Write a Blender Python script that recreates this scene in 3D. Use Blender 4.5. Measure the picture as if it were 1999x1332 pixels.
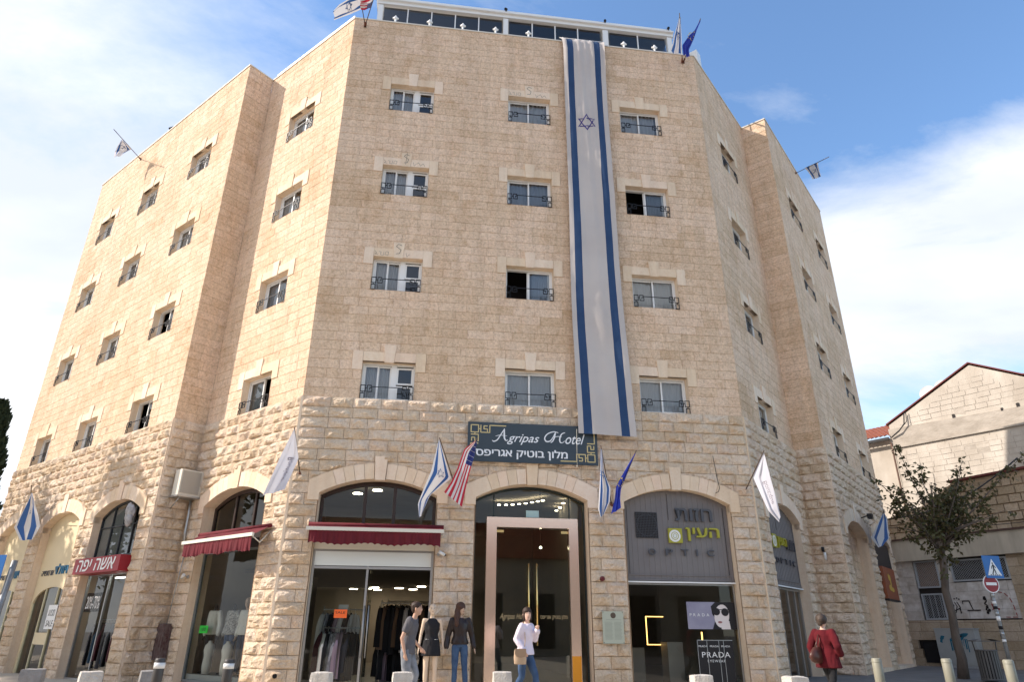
import bpy, bmesh, math, random
from mathutils import Vector, Matrix, noise
R = math.radians
SC = bpy.context.scene
COL = SC.collection
for o in list(bpy.data.objects):
    bpy.data.objects.remove(o)

# ---------------------------------------------------------------- camera
cam = bpy.data.cameras.new('camera')
cam.sensor_width = 36.0
cam.lens = 1311.1 / 1999 * 36
cam.clip_start = 0.1
cam.clip_end = 3000
camo = bpy.data.objects.new('camera', cam)
COL.objects.link(camo)
camo.matrix_world = Matrix.Translation((0, 0, 1.05)) @ Matrix.Rotation(R(90 + 23.5015), 4, 'X') @ Matrix.Rotation(R(0.4389), 4, 'Z')
SC.camera = camo

# ---------------------------------------------------------------- sky, sun, exposure
SUN_AZ, SUN_EL = 186.5, 36.0          # direction towards the sun (degrees from +x, above the horizon)
world = bpy.data.worlds.new("World")
SC.world = world
world.use_nodes = True
wn, wl = world.node_tree.nodes, world.node_tree.links
wn.clear()


def build_world():
    out = wn.new('ShaderNodeOutputWorld')
    bg = wn.new('ShaderNodeBackground')
    bg.inputs['Strength'].default_value = 0.12
    sky = wn.new('ShaderNodeTexSky')
    sky.sky_type = 'NISHITA'
    sky.sun_disc = False
    sky.sun_elevation = R(SUN_EL)
    sky.sun_rotation = R(90 - SUN_AZ)
    sky.altitude = 700
    sky.air_density = 1.2
    sky.dust_density = 0.6
    sky.ozone_density = 4.0
    tc = wn.new('ShaderNodeTexCoord')
    sep = wn.new('ShaderNodeSeparateXYZ')
    wl.new(tc.outputs['Generated'], sep.inputs[0])
    zz = wn.new('ShaderNodeMath'); zz.operation = 'MAXIMUM'
    wl.new(sep.outputs['Z'], zz.inputs[0]); zz.inputs[1].default_value = 0.0
    za = wn.new('ShaderNodeMath'); za.operation = 'ADD'
    wl.new(zz.outputs[0], za.inputs[0]); za.inputs[1].default_value = 0.22
    dv = wn.new('ShaderNodeVectorMath'); dv.operation = 'DIVIDE'
    wl.new(tc.outputs['Generated'], dv.inputs[0])
    cb = wn.new('ShaderNodeCombineXYZ')
    for i in range(3):
        wl.new(za.outputs[0], cb.inputs[i])
    wl.new(cb.outputs[0], dv.inputs[1])
    mp = wn.new('ShaderNodeMapping')
    mp.inputs['Rotation'].default_value = (0, 0, R(28))
    mp.inputs['Scale'].default_value = (0.85, 1.45, 0.6)
    mp.inputs['Location'].default_value = (3.1, 0.35, 0)
    wl.new(dv.outputs[0], mp.inputs[0])
    n1 = wn.new('ShaderNodeTexNoise')
    n1.inputs['Scale'].default_value = 1.15
    n1.inputs['Detail'].default_value = 9
    n1.inputs['Roughness'].default_value = 0.64
    n1.inputs['Distortion'].default_value = 0.35
    wl.new(mp.outputs[0], n1.inputs['Vector'])
    # clouds are thicker towards the west (left) and low in the east
    gx = wn.new('ShaderNodeMath'); gx.operation = 'MULTIPLY'
    wl.new(sep.outputs['X'], gx.inputs[0]); gx.inputs[1].default_value = -0.30
    g2 = wn.new('ShaderNodeMath'); g2.operation = 'MULTIPLY_ADD'
    wl.new(zz.outputs[0], g2.inputs[0]); g2.inputs[1].default_value = -0.34
    g2.inputs[2].default_value = 0.22
    s = wn.new('ShaderNodeMath'); s.operation = 'ADD'
    wl.new(gx.outputs[0], s.inputs[0]); wl.new(g2.outputs[0], s.inputs[1])
    # a bank of cloud standing in the east, clear above and below it

    def sm(src, a, b):
        m = wn.new('ShaderNodeMapRange'); m.interpolation_type = 'SMOOTHSTEP'
        wl.new(src, m.inputs['Value'])
        m.inputs['From Min'].default_value = a; m.inputs['From Max'].default_value = b
        return m.outputs['Result']

    def mul(a, b):
        m = wn.new('ShaderNodeMath'); m.operation = 'MULTIPLY'
        wl.new(a, m.inputs[0])
        if isinstance(b, float):
            m.inputs[1].default_value = b
        else:
            wl.new(b, m.inputs[1])
        return m.outputs[0]
    bank = mul(mul(mul(sm(sep.outputs['X'], 0.15, 0.45), sm(sep.outputs['Z'], 0.60, 0.47)), sm(sep.outputs['Z'], 0.27, 0.36)), 0.37)
    sb = wn.new('ShaderNodeMath'); sb.operation = 'ADD'
    wl.new(s.outputs[0], sb.inputs[0]); wl.new(bank, sb.inputs[1])
    s = sb
    s2 = wn.new('ShaderNodeMath'); s2.operation = 'ADD'
    wl.new(s.outputs[0], s2.inputs[0]); wl.new(n1.outputs['Fac'], s2.inputs[1])
    rp = wn.new('ShaderNodeValToRGB')
    rp.color_ramp.elements[0].position = 0.39
    rp.color_ramp.elements[0].color = (0.0, 0.0, 0.0, 1)
    rp.color_ramp.elements[1].position = 0.72
    rp.color_ramp.elements[1].color = (0.95, 0.95, 0.95, 1)
    wl.new(s2.outputs[0], rp.inputs[0])
    # cloud brightness varies a little with a second noise
    n2 = wn.new('ShaderNodeTexNoise')
    n2.inputs['Scale'].default_value = 1.5
    n2.inputs['Detail'].default_value = 6
    wl.new(mp.outputs[0], n2.inputs['Vector'])
    rc = wn.new('ShaderNodeValToRGB')
    rc.color_ramp.elements[0].position = 0.36
    rc.color_ramp.elements[0].color = (2.45, 2.6, 2.95, 1)
    rc.color_ramp.elements[1].position = 0.62
    rc.color_ramp.elements[1].color = (3.4, 3.42, 3.45, 1)
    wl.new(n2.outputs['Fac'], rc.inputs[0])
    mx = wn.new('ShaderNodeMixRGB')
    wl.new(rp.outputs[0], mx.inputs[0])
    dk = wn.new('ShaderNodeMixRGB'); dk.blend_type = 'MULTIPLY'; dk.inputs[0].default_value = 1.0
    wl.new(sky.outputs[0], dk.inputs[1]); dk.inputs[2].default_value = (0.73, 0.77, 0.78, 1)
    wl.new(dk.outputs[0], mx.inputs[1])
    wl.new(rc.outputs[0], mx.inputs[2])
    wl.new(mx.outputs[0], bg.inputs['Color'])
    wl.new(bg.outputs[0], out.inputs['Surface'])


build_world()
sl = bpy.data.lights.new('sun', 'SUN')
sl.energy = 2.0
sl.angle = R(0.6)
sl.color = (1.0, 0.90, 0.80)
so = bpy.data.objects.new('sun', sl)
COL.objects.link(so)
sv = Vector((math.cos(R(SUN_EL)) * math.cos(R(SUN_AZ)), math.cos(R(SUN_EL)) * math.sin(R(SUN_AZ)), math.sin(R(SUN_EL))))
so.rotation_euler = sv.to_track_quat('Z', 'Y').to_euler()
so.location = sv * 60
vs = SC.view_settings
SC.display_settings.display_device = 'sRGB'
vs.view_transform = 'Standard'
vs.look = 'None'
vs.gamma = 1
vs.use_curve_mapping = False
vs.exposure = 1.62
SC.cycles.max_bounces = 8
SC.cycles.transparent_max_bounces = 12

# ---------------------------------------------------------------- materials
MATS = {}


def _new(name):
    m = bpy.data.materials.new(name)
    m.use_nodes = True
    m.node_tree.nodes.clear()
    MATS[name] = m
    return m, m.node_tree.nodes, m.node_tree.links


def mat(name, c, rough=0.7, metal=0.0, c2=None, scale=6.0, bump=0.0, bscale=None, spec=0.4, stretch=None, trans=0.0, emit=0.0, detail=5, coat=0.0):
    m, n, l = _new(name)
    out = n.new('ShaderNodeOutputMaterial')
    b = n.new('ShaderNodeBsdfPrincipled')
    b.inputs['Base Color'].default_value = (*c, 1)
    b.inputs['Roughness'].default_value = rough
    b.inputs['Metallic'].default_value = metal
    b.inputs['Specular IOR Level'].default_value = spec
    b.inputs['Coat Weight'].default_value = coat
    if emit:
        b.inputs['Emission Color'].default_value = (*c, 1)
        b.inputs['Emission Strength'].default_value = emit
    vec = None
    if c2 is not None or bump:
        g = n.new('ShaderNodeNewGeometry')
        mp = n.new('ShaderNodeMapping')
        if stretch:
            mp.inputs['Scale'].default_value = stretch
        l.new(g.outputs['Position'], mp.inputs[0])
        vec = mp.outputs[0]
    if c2 is not None:
        t = n.new('ShaderNodeTexNoise')
        t.inputs['Scale'].default_value = scale
        t.inputs['Detail'].default_value = detail
        t.inputs['Roughness'].default_value = 0.6
        l.new(vec, t.inputs['Vector'])
        r = n.new('ShaderNodeValToRGB')
        r.color_ramp.elements[0].position = 0.32
        r.color_ramp.elements[1].position = 0.68
        r.color_ramp.elements[0].color = (*c, 1)
        r.color_ramp.elements[1].color = (*c2, 1)
        l.new(t.outputs['Fac'], r.inputs[0])
        l.new(r.outputs[0], b.inputs['Base Color'])
        if emit:
            l.new(r.outputs[0], b.inputs['Emission Color'])
    if bump:
        t2 = n.new('ShaderNodeTexNoise')
        t2.inputs['Scale'].default_value = bscale or scale * 4
        t2.inputs['Detail'].default_value = 4
        l.new(vec, t2.inputs['Vector'])
        bp = n.new('ShaderNodeBump')
        bp.inputs['Strength'].default_value = 1.0
        bp.inputs['Distance'].default_value = bump
        l.new(t2.outputs['Fac'], bp.inputs['Height'])
        l.new(bp.outputs[0], b.inputs['Normal'])
    sh = b.outputs[0]
    if trans:
        tr = n.new('ShaderNodeBsdfTranslucent')
        tr.inputs['Color'].default_value = (*c, 1)
        ms = n.new('ShaderNodeMixShader')
        ms.inputs[0].default_value = trans
        l.new(sh, ms.inputs[1]); l.new(tr.outputs[0], ms.inputs[2])
        sh = ms.outputs[0]
    l.new(sh, out.inputs['Surface'])
    return m


def stone(name, ca, cb, cc, rusty, bumps, speck=0.16, tint_amp=0.34, src='attr', streak=0.0):
    """limestone: three tones mixed by broad noise, rusty stains, per-stone tint, pitted relief"""
    m, n, l = _new(name)
    out = n.new('ShaderNodeOutputMaterial')
    b = n.new('ShaderNodeBsdfPrincipled')
    b.inputs['Roughness'].default_value = 0.9
    b.inputs['Specular IOR Level'].default_value = 0.2
    g = n.new('ShaderNodeNewGeometry')
    pos = g.outputs['Position']

    def nz(scale, detail=5, rough=0.6, vec=pos, dist=0.0):
        t = n.new('ShaderNodeTexNoise')
        t.inputs['Scale'].default_value = scale
        t.inputs['Detail'].default_value = detail
        t.inputs['Roughness'].default_value = rough
        t.inputs['Distortion'].default_value = dist
        l.new(vec, t.inputs['Vector'])
        return t.outputs['Fac']

    def ramp(fac, stops):
        r = n.new('ShaderNodeValToRGB')
        while len(r.color_ramp.elements) < len(stops):
            r.color_ramp.elements.new(0.5)
        for e, (p, c) in zip(r.color_ramp.elements, stops):
            e.position = p
            e.color = (*c, 1)
        l.new(fac, r.inputs[0])
        return r.outputs[0]

    def mix(kind, f, a, bb):
        x = n.new('ShaderNodeMixRGB')
        x.blend_type = kind
        if isinstance(f, float):
            x.inputs[0].default_value = f
        else:
            l.new(f, x.inputs[0])
        for i, v in ((1, a), (2, bb)):
            if isinstance(v, tuple):
                x.inputs[i].default_value = (*v, 1)
            else:
                l.new(v, x.inputs[i])
        return x.outputs[0]

    base = ramp(nz(0.9, 6, 0.65), [(0.3, ca), (0.5, cb), (0.7, cc)])
    f = ramp(nz(2.3, 7, 0.72, dist=0.4), [(0.52, (0, 0, 0)), (0.72, (1, 1, 1))])
    base = mix('MIX', mix('MULTIPLY', 1.0, f, (0.6, 0.6, 0.6)), base, rusty)
    # per stone tint
    if src == 'attr':
        a = n.new('ShaderNodeAttribute')
        a.attribute_name = 'tint'
        tv = a.outputs['Fac']
    else:
        a = n.new('ShaderNodeObjectInfo')
        tv = a.outputs['Random']
    lo, hi = 1 - tint_amp * 0.62, 1 + tint_amp * 0.38
    t = ramp(tv, [(0.0, (lo, lo * 0.955, lo * 0.88)), (0.45, (1, 0.99, 0.97)), (0.8, (hi, hi, hi * 1.02)), (1.0, (lo * 1.06, lo * 1.0, lo * 0.98))])
    base = mix('MULTIPLY', 1.0, base, t)
    s1 = 1 - speck * 1.9
    sp = ramp(nz(15, 6, 0.85), [(0.34, (s1 + .03, s1 - .02, s1 - .08)), (0.54, (1.0,) * 3), (0.72, (1 + speck * 0.5,) * 3)])
    base = mix('MULTIPLY', 1.0, base, sp)
    if streak:
        mp = n.new('ShaderNodeMapping')
        mp.inputs['Scale'].default_value = (2.6, 2.6, 0.16)
        l.new(pos, mp.inputs[0])
        st = ramp(nz(1.6, 6, 0.6, vec=mp.outputs[0]), [(0.38, (1 - streak,) * 3), (0.6, (1.0,) * 3)])
        base = mix('MULTIPLY', 1.0, base, st)
    l.new(base, b.inputs['Base Color'])
    last = None
    for (scale, dist, det) in bumps:
        bp = n.new('ShaderNodeBump')
        bp.inputs['Distance'].default_value = dist
        l.new(nz(scale, det, 0.65), bp.inputs['Height'])
        if last is not None:
            l.new(last, bp.inputs['Normal'])
        last = bp.outputs[0]
    l.new(last, b.inputs['Normal'])
    l.new(b.outputs[0], out.inputs['Surface'])
    return m


CA, CB, CC = (0.80, 0.567, 0.38), (0.90, 0.69, 0.505), (0.85, 0.622, 0.435)
RUST = (0.66, 0.425, 0.235)
UB = [(30, 0.035, 4), (9, 0.02, 3)]
M_up = stone('tooled_limestone', CA, CB, CC, RUST, UB, 0.20, 0.18, 'attr', 0.10)
RA, RB, RC = (0.80, 0.62, 0.45), (0.86, 0.71, 0.55), (0.82, 0.655, 0.49)
RU = (0.72, 0.49, 0.29)
RBUMP = [(10, 0.07, 6), (32, 0.025, 4)]
M_rock = stone('rock_faced_limestone', RA, RB, RC, RU, RBUMP, 0.13, 0.14, 'attr', 0.10)
M_rockp = stone('rock_faced_limestone_block', RA, RB, RC, RU, RBUMP, 0.13, 0.14, 'obj', 0.10)
M_dress = stone('dressed_limestone', (0.80, 0.635, 0.47), (0.86, 0.71, 0.55), (0.82, 0.66, 0.50), (0.77, 0.58, 0.41), [(60, 0.004, 3)], 0.04, 0.08, 'obj', 0.10)
M_mortar = mat('lime_mortar', (0.56, 0.42, 0.285), 0.95, c2=(0.64, 0.49, 0.34), scale=5, bump=0.006, bscale=40)
M_white = mat('white_paint', (0.80, 0.80, 0.78), 0.4)
M_offwhite = mat('cream_metal', (0.72, 0.68, 0.58), 0.5)
M_iron = mat('black_iron', (0.02, 0.02, 0.022), 0.45, 0.3)
M_alu = mat('grey_aluminium', (0.42, 0.43, 0.43), 0.35, 0.7)
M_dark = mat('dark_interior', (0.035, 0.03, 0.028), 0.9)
M_wallin = mat('shop_wall', (0.36, 0.31, 0.25), 0.9, c2=(0.44, 0.38, 0.31), scale=0.8)
M_floorin = mat('shop_floor', (0.28, 0.25, 0.22), 0.35)
M_lamp = mat('lamp_glow', (1.0, 0.86, 0.62), 0.5, emit=6.0)
M_tube = mat('lamp_tube', (1.0, 0.98, 0.92), 0.5, emit=5.0)
M_black = mat('black_fabric', (0.012, 0.012, 0.014), 0.9)
M_brownframe = mat('brown_frame', (0.035, 0.02, 0.016), 0.4)


def glass_mat(name, tint, refl, rough=0.0):
    m, n, l = _new(name)
    out = n.new('ShaderNodeOutputMaterial')
    t = n.new('ShaderNodeBsdfTransparent')
    t.inputs['Color'].default_value = (*tint, 1)
    gl = n.new('ShaderNodeBsdfGlossy')
    gl.inputs['Roughness'].default_value = rough
    gl.inputs['Color'].default_value = (1, 1, 1, 1)
    fr = n.new('ShaderNodeFresnel')
    fr.inputs['IOR'].default_value = refl
    ms = n.new('ShaderNodeMixShader')
    l.new(fr.outputs[0], ms.inputs[0])
    l.new(t.outputs[0], ms.inputs[1])
    l.new(gl.outputs[0], ms.inputs[2])
    l.new(ms.outputs[0], out.inputs['Surface'])
    return m


M_glass = glass_mat('window_glass', (0.90, 0.93, 0.94), 1.75)
M_shopglass = glass_mat('shop_glass', (0.82, 0.88, 0.86), 1.50)
M_roofglass = glass_mat('roof_glass', (0.12, 0.13, 0.15), 1.6)
M_curtain = mat('grey_curtain', (0.80, 0.79, 0.78), 0.9, trans=0.3)
M_curtain2 = mat('blue_curtain', (0.42, 0.47, 0.54), 0.9, trans=0.25)

# ---------------------------------------------------------------- mesh helpers


class MB:
    """collects faces for one mesh"""

    def __init__(s):
        s.v = []; s.f = []; s.mi = []; s.t = []; s.sm = []

    def quad(s, a, b, c, d, mi=0, t=0.5, sm=False):
        i = len(s.v); s.v += [a, b, c, d]; s.f.append((i, i + 1, i + 2, i + 3)); s.mi.append(mi); s.t.append(t); s.sm.append(sm)

    def poly(s, pts, mi=0, t=0.5):
        i = len(s.v); s.v += list(pts); s.f.append(tuple(range(i, i + len(pts)))); s.mi.append(mi); s.t.append(t); s.sm.append(False)

    def box(s, x0, x1, y0, y1, z0, z1, mi=0, t=0.5, back=True):
        i = len(s.v)
        s.v += [(x0, y0, z0), (x1, y0, z0), (x1, y1, z0), (x0, y1, z0), (x0, y0, z1), (x1, y0, z1), (x1, y1, z1), (x0, y1, z1)]
        F = [(0, 1, 5, 4), (1, 2, 6, 5), (3, 0, 4, 7), (4, 5, 6, 7), (3, 2, 1, 0)]
        if back:
            F.append((2, 3, 7, 6))
        for q in F:
            s.f.append(tuple(i + k for k in q)); s.mi.append(mi); s.t.append(t); s.sm.append(False)

    def prism(s, pts, y0, y1, mi=0, t=0.5):
        """polygon pts in (x,z), extruded from y0 (front) to y1"""
        n = len(pts)
        i = len(s.v)
        s.v += [(p[0], y0, p[1]) for p in pts] + [(p[0], y1, p[1]) for p in pts]
        s.f.append(tuple(range(i, i + n))); s.f.append(tuple(range(i + 2 * n - 1, i + n - 1, -1)))
        for k in range(n):
            k2 = (k + 1) % n
            s.f.append((i + k, i + n + k, i + n + k2, i + k2))
        s.mi += [mi] * (n + 2); s.t += [t] * (n + 2); s.sm += [False] * (n + 2)

    def tube(s, pts, rad, n=8, mi=0, cap=True, sm=True):
        """rad: number or list; pts list of vectors"""
        pts = [Vector(p) for p in pts]
        if not isinstance(rad, (list, tuple)):
            rad = [rad] * len(pts)
        base = len(s.v)
        up = None
        for k, p in enumerate(pts):
            d = (pts[min(k + 1, len(pts) - 1)] - pts[max(k - 1, 0)]).normalized()
            if up is None:
                up = Vector((0, 0, 1)) if abs(d.z) < 0.9 else Vector((1, 0, 0))
            a = d.cross(up)
            if a.length < 1e-5:
                a = d.cross(Vector((0.3, 1, 0.2)))
            a.normalize()
            b = a.cross(d).normalized()
            up = b
            for q in range(n):
                an = 2 * math.pi * q / n
                s.v.append(tuple(p + (a * math.cos(an) + b * math.sin(an)) * rad[k]))
        for k in range(len(pts) - 1):
            for q in range(n):
                q2 = (q + 1) % n
                s.f.append((base + k * n + q, base + k * n + q2, base + (k + 1) * n + q2, base + (k + 1) * n + q))
                s.mi.append(mi); s.t.append(0.5); s.sm.append(sm)
        if cap:
            s.f.append(tuple(base + q for q in reversed(range(n))))
            s.f.append(tuple(base + (len(pts) - 1) * n + q for q in range(n)))
            s.mi += [mi] * 2; s.t += [0.5] * 2; s.sm += [False] * 2

    def loft(s, rings, mi=0, cap=True, n=14):
        """rings: (center, rx, ry, axis_x, axis_y)"""
        base = len(s.v)
        for (c, rx, ry, ax, ay) in rings:
            c = Vector(c); ax = Vector(ax); ay = Vector(ay)
            for q in range(n):
                an = 2 * math.pi * q / n
                s.v.append(tuple(c + ax * math.cos(an) * rx + ay * math.sin(an) * ry))
        for k in range(len(rings) - 1):
            for q in range(n):
                q2 = (q + 1) % n
                s.f.append((base + k * n + q, base + k * n + q2, base + (k + 1) * n + q2, base + (k + 1) * n + q))
                s.mi.append(mi); s.t.append(0.5); s.sm.append(True)
        if cap:
            s.f.append(tuple(base + q for q in reversed(range(n))))
            s.f.append(tuple(base + (len(rings) - 1) * n + q for q in range(n)))
            s.mi += [mi] * 2; s.t += [0.5] * 2; s.sm += [False] * 2

    def grid(s, P, mi=None, t=0.5, sm=True):
        """P[j][i] points"""
        b = len(s.v); h = len(P); w = len(P[0])
        for row in P:
            s.v += [tuple(p) for p in row]
        for j in range(h - 1):
            for i in range(w - 1):
                s.f.append((b + j * w + i, b + j * w + i + 1, b + (j + 1) * w + i + 1, b + (j + 1) * w + i))
                s.mi.append(mi(i, j) if callable(mi) else (mi or 0)); s.t.append(t); s.sm.append(sm)

    def sphere(s, c, r, n=12, mi=0, sc=(1, 1, 1)):
        rings = []
        m = max(4, n // 2)
        for k in range(m + 1):
            a = math.pi * k / m
            rr = max(r * math.sin(a), 1e-4)
            rings.append(((c[0], c[1], c[2] - r * sc[2] * math.cos(a)), rr * sc[0], rr * sc[1], (1, 0, 0), (0, 1, 0)))
        s.loft(rings, mi, True, n)

    def mesh(s, name, mats, tint=False):
        me = bpy.data.meshes.new(name)
        me.from_pydata([tuple(v) for v in s.v], [], s.f)
        if not isinstance(mats, (list, tuple)):
            mats = [mats]
        for m in mats:
            me.materials.append(m)
        if len(mats) > 1:
            me.polygons.foreach_set('material_index', s.mi)
        me.polygons.foreach_set('use_smooth', s.sm)
        if tint:
            at = me.attributes.new('tint', 'FLOAT', 'FACE')
            at.data.foreach_set('value', s.t)
        me.update()
        return me


WM = {}


def put(name, data, parent=None, M=None, **props):
    """link an object; M is its place in the world"""
    o = bpy.data.objects.new(name, data)
    COL.objects.link(o)
    M = M if M is not None else Matrix.Identity(4)
    if parent is not None:
        o.parent = parent
        o.matrix_basis = WM[parent.name].inverted() @ M
    else:
        o.matrix_basis = M
    WM[o.name] = M.copy()
    for k, v in props.items():
        o[k] = v
    return o


def thing(name, label, cat, M=None, group=None, data=None):
    o = put(name, data, None, M, label=label, category=cat)
    if group:
        o['group'] = group
    return o


def T(x, y=0, z=0):
    return Matrix.Translation((x, y, z))


def RZ(deg):
    return Matrix.Rotation(R(deg), 4, 'Z')


# ---------------------------------------------------------------- plan of the hotel
A0 = 7.3275
CRN = [(-18.975, 25.656), (-9.565, 18.390), (-8.983, 19.143), (-5.329, 16.321), (6.365, 17.825), (9.230, 21.535), (9.971, 20.963), (14.871, 27.309)]
FAC = {}
for key, i, ang in (('L1', 0, A0 - 45), ('Lr', 1, A0 + 45), ('L2', 2, A0 - 45), ('F', 3, A0), ('R2', 4, A0 + 45), ('Rr', 5, A0 - 45), ('R3', 6, A0 + 45)):
    a, b = CRN[i], CRN[i + 1]
    FAC[key] = dict(M=T(a[0], a[1], 0) @ RZ(ang), len=math.dist(a, b))
BAND, TOPZ = 6.565, 19.88
CH = 0.2664


def ss(t):
    t = max(0.0, min(1.0, t))
    return t * t * (3 - 2 * t)


def ground_z(x, y):
    return -0.2 + 0.22 * ss((x - 4) / 6) * ss((y - 15) / 6)


rnd = random.Random(7)
WINS = {'F': [1.40, 5.19, 8.93], 'L1': [1.40, 5.13, 8.93], 'L2': [1.67], 'R2': [1.60], 'R3': [1.65, 5.50], 'Lr': [], 'Rr': []}
ARCH = {'F': [2.115, 5.905, 9.68], 'L1': [2.12, 5.95, 9.78], 'L2': [2.305], 'R2': [2.33], 'R3': [2.24, 6.07], 'Lr': [], 'Rr': []}
WW, WH = 1.385, 1.066
AHW, SPR, APX = 1.415, 4.13, 4.50           # half width, spring line, apex
ARAD = (AHW ** 2 + (APX - SPR) ** 2) / (2 * (APX - SPR))
ACZ = APX - ARAD
ROUT = ARAD + 0.38
EXT = {'L1': (0.0, 1.0), 'Lr': (1.0, -1.0), 'L2': (-1.0, 0.414), 'F': (0.414, 0.414), 'R2': (0.414, -1.0), 'Rr': (-1.0, 1.0), 'R3': (1.0, 0.0)}


def arch_w(z, r=ARAD):
    """half width of the arch curve of radius r at height z (0 above it)"""
    if z <= SPR and r == ARAD:
        return AHW
    d = r * r - (z - ACZ) ** 2
    return math.sqrt(d) if d > 0 else 0.0


hotel = thing('hotel_building', 'large tan limestone hotel with arched shops below and four rows of small windows', 'building', T(0.5, 18, 0))
wall_objs = {}


def build_wall(key):
    f = FAC[key]; L = f['len']
    mb = MB()
    yb, yr = 0.010, 0.34
    cuts = {0.0, L}
    for u in WINS[key]:
        cuts |= {u, u + WW}
    for c in ARCH[key]:
        for k in range(15):
            a = math.pi * k / 14
            cuts.add(round(c - AHW * math.cos(a), 4))
    cuts = sorted(x for x in cuts if -1e-6 <= x <= L + 1e-6)
    zmin = -0.5
    for a, b in zip(cuts, cuts[1:]):
        if b - a < 1e-4:
            continue
        mid = (a + b) / 2
        holes = []
        for c in ARCH[key]:
            if abs(mid - c) < AHW:
                fz = lambda u: ACZ + math.sqrt(max(0, ARAD ** 2 - (u - c) ** 2))
                holes.append((zmin, zmin, fz(a), fz(b)))
        for u in WINS[key]:
            if u < mid < u + WW:
                for k in range(4):
                    z = BAND + 12 * k * CH
                    holes.append((z, z, z + WH, z + WH))
        holes.sort()
        za, zb = zmin, zmin
        for (h0a, h0b, h1a, h1b) in holes:
            if h0a - za > 1e-4:
                mb.quad((a, yb, za), (b, yb, zb), (b, yb, h0b), (a, yb, h0a))
            za, zb = h1a, h1b
        mb.quad((a, yb, za), (b, yb, zb), (b, yb, TOPZ), (a, yb, TOPZ))
    for u in WINS[key]:
        for k in range(4):
            z = BAND + 12 * k * CH; z1 = z + WH; y0 = -0.004
            mb.quad((u, y0, z), (u, yr, z), (u, yr, z1), (u, y0, z1), 1)
            mb.quad((u + WW, y0, z), (u + WW, y0, z1), (u + WW, yr, z1), (u + WW, yr, z), 1)
            mb.quad((u, y0, z1), (u, yr, z1), (u + WW, yr, z1), (u + WW, y0, z1), 1)
            mb.quad((u, y0, z + 0.002), (u + WW, y0, z + 0.002), (u + WW, yr, z + 0.002), (u, yr, z + 0.002), 1)
    for c in ARCH[key]:
        pr = [(c - AHW, zmin), (c - AHW, SPR)] + [(c - AHW * math.cos(math.pi * k / 20), ACZ + math.sqrt(ARAD ** 2 - (AHW * math.cos(math.pi * k / 20)) ** 2)) for k in range(1, 20)] + [(c + AHW, SPR), (c + AHW, zmin)]
        for p, q in zip(pr, pr[1:]):
            mb.quad((p[0], -0.05, p[1]), (q[0], -0.05, q[1]), (q[0], 0.42, q[1]), (p[0], 0.42, p[1]), 1)
    o = put('wall', mb.mesh('wall', [M_mortar, M_dress]), hotel, f['M'])
    wall_objs[key] = o
    return o


def crag(x, z, seed, e):
    n1 = noise.noise(Vector((x * 4.0 + seed, z * 6.5, seed * 0.37)))
    n2 = abs(noise.noise(Vector((x * 10.0 - seed, z * 15.0, seed))))
    n3 = noise.noise(Vector((x * 24.0, z * 30.0, seed * 2)))
    return ss(max(0, min(1, e * (0.8 + 0.5 * n1)))) * (0.024 + 0.046 * (n1 + 0.5) + 0.062 * (0.42 - n2) + 0.016 * n3)


def rock_variant(seed, nx=5, nz=4, w=1.0, h=CH - 0.012, amp=1.0):
    """a quarry-faced block, width 1, drafted margin round a bulging rough face"""
    mb = MB()
    P = []
    mx = 0.045 / w if w == 1.0 else 0.03
    us = [0.0, 0.05] + [0.05 + 0.9 * (k + 1) / (nx - 2) for k in range(nx - 3)] + [0.95, 1.0]
    vs_ = [0.0, 0.10] + [0.10 + 0.8 * (k + 1) / (nz - 2) for k in range(nz - 3)] + [0.90, 1.0]
    for v in vs_:
        row = []
        for u in us:
            e = min(max(0, min(u, 1 - u) - 0.05) / 0.18, (v / 0.13 if v < .5 else (1 - v) / 0.34), 1.0)
            b = crag(u * 0.55, v * h, seed * 7.3, e) * (1.1 - 0.45 * v if seed % 2 else 0.75 + 0.35 * v)
            if e <= 0.01:
                b = 0
            row.append((u * w, -0.05 - b, v * h))
        P.append(row)
    mb.grid(P, sm=False)
    n = len(us)
    for (r0, r1) in (((0, 0), (1, 0)), ((1, 1), (0, 1))):
        pass
    mb.quad((0, 0.03, 0), (w, 0.03, 0), (w, -0.05, 0), (0, -0.05, 0))
    mb.quad((0, -0.05, h), (w, -0.05, h), (w, 0.03, h), (0, 0.03, h))
    mb.quad((0, 0.03, 0), (0, -0.05, 0), (0, -0.05, h), (0, 0.03, h))
    mb.quad((w, -0.05, 0), (w, 0.03, 0), (w, 0.03, h), (w, -0.05, h))
    return mb


ROCKV = []
for s_ in range(14):
    mbv = rock_variant(s_ + 1, 8, 6)
    ROCKV.append(mbv.mesh('stone', M_rockp))


def free(intervals, a, b):
    out = []
    cur = a
    for (x, y) in sorted(intervals):
        if x > cur:
            out.append((cur, min(x, b)))
        cur = max(cur, y)
    if cur < b:
        out.append((cur, b))
    return [(p, q) for p, q in out if q - p > 0.04]


def split(a, b, lo, hi):
    L = b - a
    if L <= hi:
        return [(a, b)]
    out = []
    cur = a
    while True:
        w = rnd.uniform(lo, hi)
        if b - cur - w < lo * 0.6:
            out.append((cur, b)) if b - cur <= hi * 1.25 else out.extend([(cur, (cur + b) / 2), ((cur + b) / 2, b)])
            return out
        out.append((cur, cur + w))
        cur += w


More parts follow.
